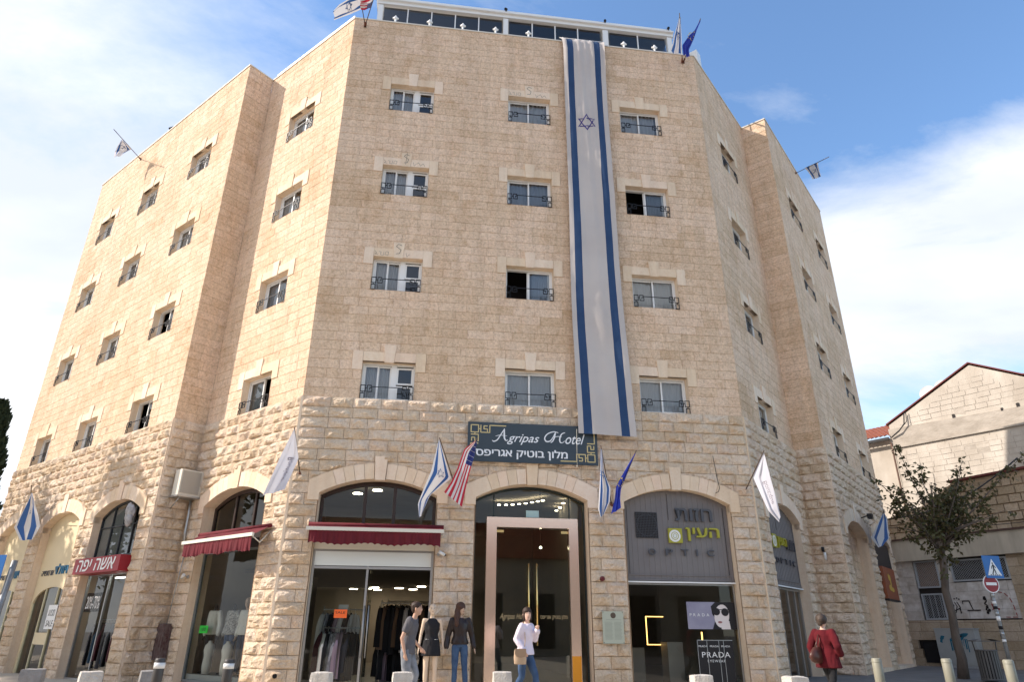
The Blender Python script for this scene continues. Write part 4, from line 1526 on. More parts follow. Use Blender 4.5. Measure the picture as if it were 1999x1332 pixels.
# --- hotel sign
hs = thing('hotel_sign', 'dark blue grey board with white hotel name in English script and Hebrew above the entrance', 'sign', FM['F'] @ T(5.9, -0.1, 5.5))
M_board2 = mat('slate_board', (0.035, 0.052, 0.068), 0.45, c2=(0.042, 0.06, 0.075), scale=2)
mb = MB(); mb.box(4.23, 7.61, -0.19, -0.14, 5.01, 6.03)
put('board', mb.mesh('board', M_board2), hs, FM['F'])
M_sgold = mat('sign_gold', (0.62, 0.50, 0.24), 0.5)
M_swhite = mat('sign_white', (0.82, 0.84, 0.86), 0.5)
yk = -0.194
for (ox, oz, sx, sz) in ((4.31, 5.95, 1, -1), (7.53, 5.09, -1, 1)):
    mb = MB()
    g = lambda L_: [(ox + sx * a, oz + sz * b) for a, b in L_]
    r = 0.013
    strokes(mb, g([(0, 0), (0.19, 0), (0.19, 0.19), (0, 0.19), (0, 0)]), r, yk)
    strokes(mb, g([(0.19, 0.10), (0.25, 0.10)]), r, yk)
    strokes(mb, g([(0.25, 0.0), (0.25, 0.19), (0.42, 0.19), (0.42, 0.10), (0.33, 0.10), (0.33, 0.02), (0.42, 0.02)]), r, yk)
    strokes(mb, g([(0.48, 0.19), (0.42, 0.19)]), r, yk)
    strokes(mb, g([(0.48, 0.20), (0.48, 0.0), (0.90, 0.0)]), r, yk)
    strokes(mb, g([(0.10, 0.19), (0.10, 0.25)]), r, yk)
    strokes(mb, g([(0.0, 0.25), (0.19, 0.25), (0.19, 0.42), (0.10, 0.42), (0.10, 0.33), (0.02, 0.33), (0.02, 0.42)]), r, yk)
    strokes(mb, g([(0.19, 0.48), (0.0, 0.48), (0.0, 0.88)]), r, yk)
    put('key_ornament', mb.mesh('key_ornament', M_sgold), hs, FM['F'])
text_on('F', 'script_lettering', 'gripas', 5.24, 5.47, 0.84, 0.28, yk, M_swhite, hs, 0.002, shear=0.42, offset=0.004)
text_on('F', 'script_lettering', 'otel', 6.76, 5.54, 0.52, 0.27, yk, M_swhite, hs, 0.002, shear=0.42, offset=0.004)


def brush(mb, pts, w, y, sub=6):
    """calligraphic stroke: Catmull curve through pts (x,z,width factor)"""
    P = []
    n = len(pts)
    for i in range(n - 1):
        p0, p1, p2, p3 = pts[max(i - 1, 0)], pts[i], pts[i + 1], pts[min(i + 2, n - 1)]
        for k in range(sub):
            t = k / sub
            P.append([0.5 * ((2 * p1[j]) + (-p0[j] + p2[j]) * t + (2 * p0[j] - 5 * p1[j] + 4 * p2[j] - p3[j]) * t * t + (-p0[j] + 3 * p1[j] - 3 * p2[j] + p3[j]) * t ** 3) for j in range(3)])
    P.append(list(pts[-1]))
    rows = [[], []]
    for i, p in enumerate(P):
        a, b = P[max(i - 1, 0)], P[min(i + 1, len(P) - 1)]
        dx, dz = b[0] - a[0], b[1] - a[1]
        L = math.hypot(dx, dz) or 1
        nx, nz = -dz / L, dx / L
        h = w * max(p[2], 0.15)
        rows[0].append((p[0] + nx * h, y, p[1] + nz * h)); rows[1].append((p[0] - nx * h, y, p[1] - nz * h))
    mb.grid(rows, sm=False)


mb = MB()
# capital A: long left leg, loop, right stem and bar
brush(mb, [(4.86, 5.56, .6), (4.90, 5.535, 1), (4.99, 5.58, 1), (5.09, 5.74, .9), (5.17, 5.87, .7)], 0.014, yk - 0.001)
brush(mb, [(5.17, 5.88, .7), (5.165, 5.76, 1.3), (5.175, 5.62, 1.3), (5.22, 5.565, .9), (5.26, 5.59, .5)], 0.015, yk - 0.002)
brush(mb, [(4.94, 5.67, .5), (5.05, 5.70, .8), (5.24, 5.69, .4)], 0.010, yk - 0.003)
put('script_capital', mb.mesh('script_capital', M_swhite), hs, FM['F'])
mb = MB()
brush(mb, [(6.580, 5.83, .6), (6.454, 5.85, .9), (6.301, 5.79, 1), (6.220, 5.68, 1.1), (6.256, 5.59, 1.2), (6.355, 5.60, 1), (6.436, 5.70, .8), (6.490, 5.82, .5)], 0.014, yk - 0.001)
brush(mb, [(6.508, 5.84, .7), (6.481, 5.72, 1.2), (6.427, 5.60, 1), (6.373, 5.56, .7)], 0.014, yk - 0.002)
brush(mb, [(6.760, 5.84, .7), (6.670, 5.80, 1), (6.616, 5.68, 1.3), (6.625, 5.58, 1.1), (6.688, 5.57, .6), (6.742, 5.62, .5)], 0.014, yk - 0.003)
brush(mb, [(6.463, 5.70, .6), (6.562, 5.73, .8), (6.670, 5.72, .5)], 0.010, yk - 0.004)
put('script_capital', mb.mesh('script_capital', M_swhite), hs, FM['F'])
text_on('F', 'hebrew_lettering', 'מלון בוטיק אגריפס', 4.44, 5.09, 2.36, 0.27, yk, M_swhite, hs, 0.002, rtl=True)
mb = MB(); mb.tube([(7.07, -0.205, 5.95), (7.05, -0.205, 4.98)], 0.005, 5); mb.sphere((7.05, -0.2, 4.97), 0.02, 8)
put('tie_cord', mb.mesh('tie_cord', M_offwhite), hs, FM['F'])

# --- graffiti scribbles on three lintels, faded painted letter
M_scr = mat('grey_marker', (0.24, 0.21, 0.17), 0.9)
for (u, z, kind) in ((5.19, BAND + 36 * CH + WH, 0), (1.40, BAND + 24 * CH + WH, 1), (1.40, BAND + 12 * CH + WH, 2)):
    mb = MB()
    y = -0.016
    S_ = [[(0.02, .17), (.08, .10), (.03, .06), (.12, .05)], [(.14, .15), (.20, .14), (.19, .05), (.27, .04), (.28, .16)], [(.33, .15), (.31, .06), (.40, .05), (.41, .15), (.34, .16)],
          [(.90, .16), (.93, .03), (1.0, .12)], [(1.02, .12), (1.06, .17), (1.12, .05), (1.2, .14), (1.26, .04)]]
    for s_ in S_:
        if kind == 2 and s_[0][0] > 1: continue
        strokes(mb, [(u + a, z + b) for a, b in s_], 0.0045, y)
    y = -0.036
    strokes(mb, [(u + WW / 2 + a, z + b) for a, b in [(.08, .38), (-.02, .42), (-.08, .34), (.06, .24), (.03, .12), (-.07, .10)]], 0.008, y)
    if kind == 1: strokes(mb, [(u + WW / 2 + a, z + b) for a, b in [(0.01, .47), (-0.02, .05)]], 0.007, y)
    fac_part('scribble', 'F', mb, M_scr)

# --- banner
BN = dict(L=[[6.98, -0.05, 20.1], [7.03, 0.10, 19.88], [7.05, 0.16, 19.38], [7.02, 0.20, 14.14], [7.05, 0.24, 9.51], [7.09, 0.28, 5.81]], R=[[8.52, -0.05, 20.09], [8.5, 0.10, 19.9], [8.49, 0.16, 19.59], [8.45, 0.20, 14.29], [8.54, 0.24, 9.61], [8.65, 0.28, 5.78]])


def lerp_line(pts, t, acc):
    t = t * acc[-1]
    for i in range(len(pts) - 1):
        if t <= acc[i + 1] or i == len(pts) - 2:
            k = (t - acc[i]) / max(acc[i + 1] - acc[i], 1e-6)
            return [pts[i][j] + (pts[i + 1][j] - pts[i][j]) * k for j in range(3)]


def ribbon(Lp, Rp):
    mid = [[(a[j] + b[j]) / 2 for j in range(3)] for a, b in zip(Lp, Rp)]
    acc = [0]
    for a, b in zip(mid, mid[1:]):
        acc.append(acc[-1] + math.dist(a, b))

    def S(s, t):
        a, b = lerp_line(Lp, t, acc), lerp_line(Rp, t, acc)
        return [a[j] + (b[j] - a[j]) * s for j in range(3)]
    return S, acc[-1]


def star_strips(r, w):
    """star of two outlined triangles, as 6 quads in (x,y)"""
    out = []
    for f in (1, -1):
        P = [(r * math.cos(R(90 + 120 * k)) , f * r * math.sin(R(90 + 120 * k))) for k in range(3)]
        Q = [(p[0] * (1 - 2 * w / r), p[1] * (1 - 2 * w / r)) for p in P]
        for k in range(3):
            k2 = (k + 1) % 3
            out.append([P[k], P[k2], Q[k2], Q[k]])
    return out


M_flagw = mat('white_cloth', (0.74, 0.73, 0.74), 0.85, trans=0.2)
M_flagw2 = mat('bright_white_cloth', (0.66, 0.66, 0.72), 0.85, trans=0.25)
M_flagb = mat('blue_cloth', (0.045, 0.13, 0.36), 0.85, trans=0.1)
M_banw = mat('banner_cloth', (0.56, 0.51, 0.475), 0.9, c2=(0.50, 0.45, 0.42), scale=0.7)
M_banb = mat('banner_blue', (0.022, 0.055, 0.135), 0.9, c2=(0.03, 0.07, 0.16), scale=1.5)
M_banv = mat('banner_violet', (0.06, 0.05, 0.20), 0.9)
S, LN = ribbon(BN['L'], BN['R'])


def bsurf(s, t):
    p = S(s, t)
    z = p[2]
    wv = 0.015 * math.sin(z * 1.1 + s * 5) * ss(t * 8) + 0.009 * math.sin(s * 19 + 0.35 * z) + 0.014 * math.sin(s * 40 + z * 0.9) * (1 - t) ** 2 * 2
    wv += 0.022 * noise.noise(Vector((s * 3, z * 1.3, 1))) + 0.010 * noise.noise(Vector((s * 9, z * 4, 3)))
    u = p[0] + 0.03 * math.sin(z * 0.55) * math.sin(math.pi * t)
    return (u, -(p[1] + 0.03 + max(wv, -0.05)), z)


bn = thing('flag_banner', 'very long white banner with two blue stripes and a star hanging down the hotel front', 'banner', FM['F'] @ T(7.7, -0.1, 19.9))
cols = [0, 0.05, 0.092, 0.14, 0.19, 0.238] + [0.238 + 0.507 * k / 9 for k in range(1, 9)] + [0.745, 0.79, 0.84, 0.888, 0.94, 1.0]
mb = MB()
NV = 150
mb.grid([[bsurf(s, j / NV) for s in cols] for j in range(NV + 1)], mi=lambda i, j: 1 if (0.09 < (cols[i] + cols[i + 1]) / 2 < 0.238 or 0.745 < (cols[i] + cols[i + 1]) / 2 < 0.888) else 0)
put('cloth', mb.mesh('cloth', [M_banw, M_banb]), bn, FM['F'])
mb = MB()
t0 = (20.1 - 16.18) / (20.1 - 5.8)
for q in star_strips(0.34, 0.036):
    for k in range(4):
        a = [q[0][j] + (q[1][j] - q[0][j]) * k / 4 for j in (0, 1)]; b = [q[0][j] + (q[1][j] - q[0][j]) * (k + 1) / 4 for j in (0, 1)]
        c = [q[3][j] + (q[2][j] - q[3][j]) * (k + 1) / 4 for j in (0, 1)]; d = [q[3][j] + (q[2][j] - q[3][j]) * k / 4 for j in (0, 1)]
        P = [bsurf(0.475 + x / 1.45, t0 - y / 14.4) for x, y in (a, b, c, d)]
        mb.quad(*[(p[0], p[1] - 0.006, p[2]) for p in P])
put('star', mb.mesh('star', M_banv), bn, FM['F'])
mb = MB(); mb.tube([(6.95, -0.02, 20.05), (8.55, -0.02, 20.06)], 0.015, 8)
put('hem_rod', mb.mesh('hem_rod', M_white), bn, FM['F'])

# --- flags
FL = {'white_l':{'f':'F','pole':[[0.2,0.03,4.5],[0.08,0.95,5.47]],'L':[[0.08,0.93,5.44],[-0.14,0.8,4.92],[-0.3,0.75,4.4],[-0.46,0.7,3.9]],'R':[[0.09,0.93,5.41],[0.18,0.42,4.86],[0.09,0.5,4.47],[-0.01,0.6,4.07]]},'white_r':{'f':'F','pole':[[11.56,0.03,4.47],[11.7,1.1,5.34]],'L':[[11.7,1.05,5.3],[11.64,0.45,4.81],[11.72,0.6,4.3],[11.8,0.7,3.9],[12.01,0.75,3.62]],'R':[[11.72,1.05,5.3],[11.82,1.0,4.65],[11.91,0.95,4.28],[11.98,0.9,3.97],[12.02,0.85,3.76]]},'isr_c':{'f':'F','pole':[[3.97,0.03,4.39],[3.5,1.0,5.35]],'L':[[3.49,0.97,5.32],[3.34,0.9,4.56],[3.21,0.85,4.2],[3.08,0.8,3.81],[3.13,0.75,3.48]],'R':[[3.5,0.97,5.31],[3.85,0.35,4.51],[3.62,0.45,4.3],[3.36,0.55,4.05],[3.19,0.7,3.58]]},'usa_c':{'f':'F','pole':[[3.98,0.03,4.36],[4.41,1.0,5.38]],'L':[[4.41,0.97,5.36],[4.11,0.85,5.13],[3.97,0.8,4.67],[3.83,0.75,4.34],[3.68,0.7,4.11]],'R':[[4.42,0.97,5.34],[4.38,0.7,5.02],[4.28,0.6,4.6],[4.2,0.5,4.21],[4.13,0.5,3.81]]},'isr_e':{'f':'F','pole':[[7.96,0.03,4.0],[7.45,1.1,5.3]],'L':[[7.46,1.05,5.24],[7.46,0.95,4.77],[7.43,0.85,4.27],[7.4,0.8,3.79],[7.45,0.78,3.62]],'R':[[7.49,1.05,5.21],[7.56,0.9,4.68],[7.76,0.7,4.34],[7.72,0.7,4.01],[7.55,0.72,3.69]]},'eu_e':{'f':'F','pole':[[7.98,0.03,3.98],[8.35,1.1,5.21]],'L':[[8.35,1.08,5.19],[8.14,0.95,4.84],[7.89,0.75,4.39],[7.85,0.7,4.07],[7.74,0.68,3.71]],'R':[[8.36,1.08,5.19],[8.2,0.9,4.81],[8.05,0.6,4.33],[8.03,0.55,4.1],[8.04,0.55,3.89]]},'isr_l1':{'f':'L1','pole':[[3.06,0.03,4.57],[5.37,1.0,5.27]],'L':[[5.11,0.85,5.09],[4.48,0.7,4.79],[3.85,0.6,4.43],[3.51,0.55,4.16],[4.26,0.5,3.69]],'R':[[5.24,0.85,5.03],[5.04,0.6,4.68],[5.16,0.5,4.36],[5.36,0.45,4.06],[5.02,0.45,3.67]]},'isr_r3':{'f':'R3','pole':[[5.02,0.03,4.2],[2.13,1.0,4.78]],'L':[[2.45,0.9,4.73],[1.79,0.8,4.33],[1.21,0.75,4.02],[0.74,0.7,3.79],[2.12,0.6,3.63]],'R':[[2.71,0.9,4.75],[4.19,0.7,4.81],[4.6,0.6,4.51],[5.09,0.5,4.21],[3.46,0.5,3.81]]},'roof_l1':{'f':'L1','pole':[[3.8,0.02,19.57],[4.93,1.6,19.49]],'L':[[4.5,1.1,19.56],[4.01,1.05,19.5],[3.72,1.0,19.36],[3.85,1.0,18.97]],'R':[[4.67,1.1,19.39],[4.36,0.8,19.51],[4.32,0.6,19.45],[4.14,0.8,19.15]]},'roof_r3':{'f':'R3','pole':[[4.05,0.02,19.74],[1.17,1.8,17.91]],'L':[[2.51,1.2,18.81],[2.73,1.15,18.74],[3.05,1.1,18.7],[3.17,1.1,18.52]],'R':[[2.91,0.6,19.04],[3.13,0.65,18.95],[3.21,0.7,18.77],[3.21,0.75,18.56]]},'roof_isr_l':{'f':'F','pole':[[0.36,0.05,19.57],[0.23,1.2,19.75]],'L':[[0.24,1.1,19.74],[-0.09,1.1,19.5],[-0.34,1.1,19.19],[-0.48,1.1,18.9]],'R':[[0.25,0.45,19.84],[-0.06,0.5,19.5],[-0.3,0.6,19.19],[-0.5,0.7,18.91]]},'roof_usa':{'f':'F','pole':[[0.36,0.05,19.57],[0.74,1.2,19.77]],'L':[[0.69,1.1,19.77],[0.56,1.1,19.7],[0.41,1.1,19.63],[0.27,1.1,19.56]],'R':[[0.59,0.7,19.68],[0.48,0.7,19.59],[0.38,0.7,19.53],[0.26,0.7,19.55]]},'roof_isr_r':{'f':'F','pole':[[11.33,0.05,19.53],[10.84,1.3,20.37]],'L':[[10.86,1.2,20.31],[10.81,1.1,20.04],[10.7,1.0,19.65],[10.65,0.9,19.34],[10.56,0.8,19.1]],'R':[[10.91,1.2,20.3],[10.98,1.0,20.16],[11.06,0.75,19.75],[11.1,0.6,19.55],[11.17,0.45,19.41]]},'roof_eu':{'f':'F','pole':[[11.37,0.05,19.53],[11.52,1.4,20.11]],'L':[[11.52,1.35,20.08],[11.36,1.2,19.79],[11.17,1.1,19.61],[10.99,0.9,19.35],[11.08,0.7,19.12]],'R':[[11.54,1.35,20.07],[11.48,1.1,19.89],[11.41,0.9,19.64],[11.3,0.7,19.38],[11.4,0.5,19.29]]}}
M_usr = mat('red_cloth', (0.55, 0.03, 0.06), 0.85, trans=0.15)
M_usb = mat('navy_cloth', (0.03, 0.045, 0.20), 0.85, trans=0.1)
M_eub = mat('european_blue_cloth', (0.03, 0.055, 0.42), 0.85, trans=0.15)
M_yel = mat('yellow_star_cloth', (0.80, 0.62, 0.05), 0.8)
M_pole = mat('flag_pole_wood', (0.10, 0.07, 0.05), 0.6)
M_ink = mat('grey_script_print', (0.33, 0.30, 0.36), 0.8)


def flag(key, label, kind, amp=0.05, seed=0.0, star=(0.5, 0.5, 0.12), group='flags on angled poles along the hotel'):
    d = FL[key]
    f = d['f']
    M = FM[f]
    cv = lambda p: (p[0], -p[1], p[2])
    fl = thing('flag', label, 'flag', M @ T(*cv(d['pole'][0])), group)
    a, b = Vector(cv(d['pole'][0])), Vector(cv(d['pole'][1]))
    mb = MB(); mb.tube([a, b], 0.014, 8)
    put('pole', mb.mesh('pole', M_pole), fl, M)
    mb = MB(); mb.tube([a + Vector((0, 0.03, 0)), a + (b - a).normalized() * 0.12], 0.03, 8); mb.box(a.x - 0.04, a.x + 0.04, a.y, a.y + 0.02, a.z - 0.06, a.z + 0.06)
    put('socket', mb.mesh('socket', mat('rusty_socket', (0.16, 0.06, 0.035), 0.8) if 'rusty_socket' not in MATS else MATS['rusty_socket']), fl, M)
    L_, R_ = [cv(p) for p in d['L']], [cv(p) for p in d['R']]
    S, ln = ribbon(L_, R_)

    def surf(s, t, lift=0.0):
        p = Vector(S(s, t))
        e = math.sin(math.pi * min(1, max(0, s))) * 0.6 + 0.4
        w = amp * e * ss(t * 3) * (math.sin(s * 9 + seed + t * 2.2) + 0.5 * math.sin(s * 17 + t * 5 + seed * 2))
        return Vector((p.x + 0.3 * w, p.y + w - lift, p.z))
    NS, NT = 26, 26
    names = {'israel': [M_flagw, M_flagb], 'usa': [M_flagw, M_usr, M_usb], 'europe': [M_eub, M_eub], 'white': [M_flagw2, M_flagw2]}[kind]

    def mi(i, j):
        s, t = (i + .5) / NS, (j + .5) / NT
        if kind == 'israel':
            return 1 if (0.11 < s < 0.31 or 0.69 < s < 0.89) else 0
        if kind == 'usa':
            if t < 0.42 and s > 0.45: return 2
            return 1 if int(s * 9) % 2 == 0 else 0
        return 0
    mb = MB()
    mb.grid([[surf(i / NS, j / NT) for i in range(NS + 1)] for j in range(NT + 1)], mi=mi)
    put('cloth', mb.mesh('cloth', names), fl, M)
    wd = (Vector(S(0, star[1])) - Vector(S(1, star[1]))).length or 0.1
    if kind == 'israel':
        for sd in (-0.006, 0.006):
            mb = MB()
            for q in star_strips(star[2], star[2] * 0.13):
                mb.quad(*[surf(star[0] + x / wd, star[1] + y / ln, sd) for x, y in q])
            put('star', mb.mesh('star', M_flagb), fl, M)
    elif kind == 'europe':
        for sd in (-0.006, 0.006):
            mb = MB()
            for k in range(12):
                an = 2 * math.pi * k / 12
                cx, cy = star[0] + star[2] * math.cos(an) / wd, star[1] + star[2] * math.sin(an) / ln
                pts = []
                for m in range(10):
                    rr = (0.024 if m % 2 == 0 else 0.010)
                    pts.append(surf(cx + rr * math.cos(m * math.pi / 5) / wd, cy + rr * math.sin(m * math.pi / 5) / ln, sd))
                mb.poly(pts)
            put('stars', mb.mesh('stars', M_yel), fl, M)
    elif kind == 'usa':
        for sd in (-0.006, 0.006):
            mb = MB()
            for i in range(6):
                for j in range(5):
                    cx, cy = 0.50 + 0.085 * i + (0.04 if j % 2 else 0), 0.04 + 0.08 * j
                    if cx > 0.98: continue
                    pts = [surf(cx + 0.012 * math.cos(m * math.pi / 2) / wd * 1.0, cy + 0.012 * math.sin(m * math.pi / 2) / ln, sd) for m in range(4)]
                    mb.poly(pts)
            put('stars', mb.mesh('stars', M_flagw2), fl, M)
    elif kind == 'white':
        v, fc = text_mb('Boutique', 0.62, 0.15, shear=0.4)
        for sd in (-0.012, 0.012):         # script runs down the cloth, on both faces
            mb = MB()
            mb.v = [tuple(surf(min(max(0.62 - (y - 0.07) / wd, 0.03), 0.97), min(0.42 + x / ln, 0.98), sd)) for x, y, _ in v]
            mb.f = fc; mb.mi = [0] * len(fc); mb.t = [0.5] * len(fc); mb.sm = [False] * len(fc)
            put('script_lettering', mb.mesh('script_lettering', M_ink), fl, M)
    return fl


flag('white_l', 'plain white hotel flag with grey script hanging at the left corner of the front', 'white', 0.03, 1.0, (0.5, 0.6, 0.1))
flag('white_r', 'plain white hotel flag with grey script hanging at the right corner of the front', 'white', 0.03, 2.0, (0.5, 0.6, 0.1))
flag('isr_c', 'blue and white flag with a star left of the entrance, crossing the red striped flag', 'israel', 0.04, 0.4, (0.5, 0.42, 0.12))
flag('usa_c', 'red and white striped flag with starred canton left of the entrance, under the hotel sign', 'usa', 0.03, 1.4)
flag('isr_e', 'blue and white flag twisted round the blue starred flag right of the entrance', 'israel', 0.05, 2.4, (0.45, 0.38, 0.10))
flag('eu_e', 'blue flag with yellow stars bunched on its pole right of the entrance', 'europe', 0.05, 0.9, (0.4, 0.55, 0.10))
flag('isr_l1', 'blue and white flag hanging over the cream shop arches at the far left', 'israel', 0.04, 3.1, (0.5, 0.45, 0.12))
flag('isr_r3', 'blue and white flag hanging low by the street tree at the right end', 'israel', 0.04, 1.9, (0.5, 0.45, 0.10))
flag('roof_l1', 'small blue and white flag on the parapet of the left wing', 'israel', 0.04, 0.2, (0.5, 0.5, 0.10))
flag('roof_r3', 'small blue and white flag on the parapet of the right wing', 'israel', 0.04, 1.2, (0.5, 0.5, 0.10))
flag('roof_isr_l', 'blue and white flag flying left from the roof at the left front corner', 'israel', 0.05, 0.7, (0.5, 0.40, 0.16))
flag('roof_usa', 'red and white striped flag on the roof at the left front corner', 'usa', 0.03, 2.7)
flag('roof_isr_r', 'blue and white flag hanging from the roof at the right front corner', 'israel', 0.05, 2.1, (0.5, 0.5, 0.13))
flag('roof_eu', 'blue flag with yellow stars on the roof at the right front corner', 'europe', 0.05, 0.1, (0.3, 0.45, 0.13))
# ------------------------------------------------ ground
M_pave = mat('street_paving', (0.15, 0.14, 0.13), 0.85, c2=(0.21, 0.195, 0.18), scale=1.3, bump=0.004, bscale=60)
mb = MB()
xs = [-400, -150, -60, -30, -20, -14, -8, -4, 0] + [2 + 0.7 * k for k in range(14)] + [13, 16, 20, 30, 60, 150, 400]
ys = [-400, -120, -40, -12, 0, 6, 10, 12, 14] + [15 + 0.6 * k for k in range(11)] + [23, 26, 30, 36, 50, 90, 200, 500]
mb.grid([[(x, y, ground_z(x, y)) for x in xs] for y in ys])
put('ground', mb.mesh('ground', M_pave), kind='structure')
M_bounce = mat('pale_bounce_paving', (0.50, 0.43, 0.33), 0.85, c2=(0.58, 0.50, 0.40), scale=1.5)  # pale sheet out of view, added to bounce warm light onto the front
mb = MB()
mb.grid([[(x, y, ground_z(x, y) + 0.004) for x in (-45, -30, -20, -12, -6, 0, 2, 3, 4, 5, 6, 6.5)] for y in (-8.5, 0, 8, 12, 14, 15, 16, 17, 18, 19, 20, 22, 25, 28)])
put('bounce_pavement', mb.mesh('bounce_pavement', M_bounce), kind='structure')

# ------------------------------------------------ rooftop glazed terrace
rt = thing('rooftop_terrace', 'white framed glazed terrace room running along the hotel roof edge', 'terrace', FM['F'] @ T(5.9, 1.5, 19.2))
W = lambda *a: None
y0 = 0.8
mb = MB(); mb.box(0.55, 11.45, y0 - 0.12, y0 + 0.1, 21.54, 21.68); mb.box(0.55, 11.45, y0 - 0.2, y0 - 0.02, 21.68, 21.74)
put('eave_beam', mb.mesh('eave_beam', M_white), rt, FM['F'])
mb = MB(); mb.box(0.5, 11.4, y0 - 0.1, 9, 21.81, 21.9)
put('roof_panel', mb.mesh('roof_panel', M_white), rt, FM['F'])
for a, b in ((0.60, 0.78), (5.06, 5.24), (8.74, 8.94), (11.2, 11.38)):
    mb = MB(); mb.box(a, b, y0 - 0.1, y0 + 0.08, 19.2, 21.5)
    put('post', mb.mesh('post', M_white), rt, FM['F'])
for a, b, n in ((0.80, 5.02, 5), (5.28, 8.66, 4), (9.02, 11.15, 2)):
    for k in range(n):
        x0, x1 = a + (b - a) * k / n, a + (b - a) * (k + 1) / n
        mb = MB(); mb.quad((x0, y0, 19.3), (x1, y0, 19.3), (x1, y0, 21.5), (x0, y0, 21.5))
        put('pane', mb.mesh('pane', M_roofglass), rt, FM['F'])
        if k:
            mb = MB(); mb.box(x0 - 0.02, x0 + 0.02, y0 - 0.03, y0 + 0.02, 19.3, 21.5)
            put('glazing_bar', mb.mesh('glazing_bar', M_white), rt, FM['F'])
    mb = MB(); mb.box(a, b, y0 - 0.05, y0 + 0.05, 19.2, 19.3); mb.box(a, b, y0 + .03, y0 + 0.05, 20.55, 20.6)
    put('rail', mb.mesh('rail', M_alu), rt, FM['F'])
mb = MB(); mb.box(0.7, 11.2, 3.4, 3.5, 19.2, 21.8)
put('back_wall', mb.mesh('back_wall', M_dark), rt, FM['F'])
for s, key, L in ((0, 'L2', 4.6), (1, 'R2', 4.69)):
    mb = MB()
    if s == 0:
        mb.box(1.2, L - 0.1, 1.15, 1.3, 21.0, 21.16)
        for x in (1.3, 2.6): mb.box(x, x + 0.08, 1.2, 1.28, 19.2, 21.0)
    else:
        mb.box(0.9, 1.25, 0.15, 0.45, 19.2, 21.1); mb.box(1.25, 4.2, 0.3, 0.34, 20.75, 20.8); 
        for k in range(6): mb.box(1.25 + 0.55 * k, 1.28 + 0.55 * k, 0.3, 0.33, 19.2, 20.78)
    put('side_frame', mb.mesh('side_frame', M_white), rt, FM[key])
mb = MB(); mb.quad((1.25, 0.32, 19.3), (4.2, 0.32, 19.3), (4.2, 0.32, 20.75), (1.25, 0.32, 20.75)); put('pane', mb.mesh('pane', M_glass), rt, FM['R2'])
mb = MB(); mb.box(0.2, L - 0.15, 0.02, 0.16, TOPZ + 0.05, TOPZ + 0.22)
put('edge_profile', mb.mesh('edge_profile', M_white), rt, FM['L2'])
mb = MB(); mb.box(0.2, 11.8, 0.02, 0.12, TOPZ + 0.05, TOPZ + 0.13)
put('edge_profile', mb.mesh('edge_profile', M_white), rt, FM['L1'])

# small white lamps on the parapet, black spotlights on the beam
mb = MB()
mb.tube([(0, 0, 0), (0, 0, 0.34)], 0.035, 8); mb.sphere((0, 0, 0.40), 0.075, 10); mb.tube([(-0.10, 0, 0.40), (0.10, 0, 0.40)], 0.03, 8); mb.sphere((0, 0, 0.49), 0.035, 8)
lamp_me = mb.mesh('parapet_lamp', M_white)
PL = [1.3, 2.46, 3.6, 4.74, 5.9, 9.33, 10.46]
names_ = ['leftmost', 'second from the left', 'third from the left', 'fourth from the left', 'last one left of the banner', 'first one right of the banner', 'rightmost']
for u, nm in zip(PL, names_):
    thing('parapet_lamp', 'small white finial lamp on the front parapet, %s' % nm, 'lamp', FM['F'] @ T(u, 0.2, TOPZ + 0.05), 'white lamps along the front parapet', lamp_me)
mb = MB(); mb.tube([(0, 0, 0), (0, 0, 0.10)], 0.02, 8); mb.tube([(-0.03, -0.09, 0.08), (0.02, 0.06, 0.24)], 0.05, 10)
spot_me = mb.mesh('spotlight', M_black)
for u, nm in ((1.4, 'leftmost on the terrace beam'), (5.15, 'second along the terrace beam'), (8.86, 'above the long banner'), (11.3, 'at the right end of the terrace beam')):
    thing('spotlight', 'small black spotlight %s' % nm, 'spotlight', FM['F'] @ T(u, y0 - 0.1, 21.80), 'spotlights on the roof', spot_me)
for u, nm in ((1.6, 'nearer the left wing'), (3.3, 'nearer the front corner')):
    thing('spotlight', 'small black spotlight on the left roof edge, %s' % nm, 'spotlight', FM['L2'] @ T(u, 1.2, 21.16), 'spotlights on the roof', spot_me)
for u, nm in ((6.0, 'at the middle of the left wing roof'),):
    thing('spotlight', 'tiny black spotlight %s' % nm, 'spotlight', FM['L1'] @ T(u, 0.1, TOPZ + 0.13), 'spotlights on the roof', spot_me)

# ------------------------------------------------ air conditioner on the left return
ac = thing('air_conditioner', 'white outdoor air conditioner on brackets in the left inner corner', 'air conditioner', FM['L2'] @ T(0.0, -0.2, 4.4))
Mac = FM['Lr'] @ T(0.28, -0.50, 4.42)
mb = MB(); mb.box(0, 0.86, -0.0, 0.34, 0, 0.70)
put('casing', mb.mesh('casing', M_offwhite), ac, Mac)
mb = MB(); mb.box(0.04, 0.56, -0.012, -0.002, 0.06, 0.66)
put('fan_panel', mb.mesh('fan_panel', mat('ac_grille', (0.33, 0.31, 0.28), 0.6)), ac, Mac)
mb = MB()
for k in range(24): mb.box(0.04, 0.56, -0.022, -0.014, 0.07 + k * 0.0255, 0.078 + k * 0.0255)
put('grille', mb.mesh('grille', M_offwhite), ac, Mac)['kind'] = 'stuff'
mb = MB(); mb.box(-0.02, 0.88, -0.03, 0.5, -0.045, -0.005)
for x in (0.1, 0.74): mb.tube([(x, 0.48, -0.35), (x, 0.02, -0.03)], 0.015, 6)
put('bracket', mb.mesh('bracket', M_alu), ac, Mac)
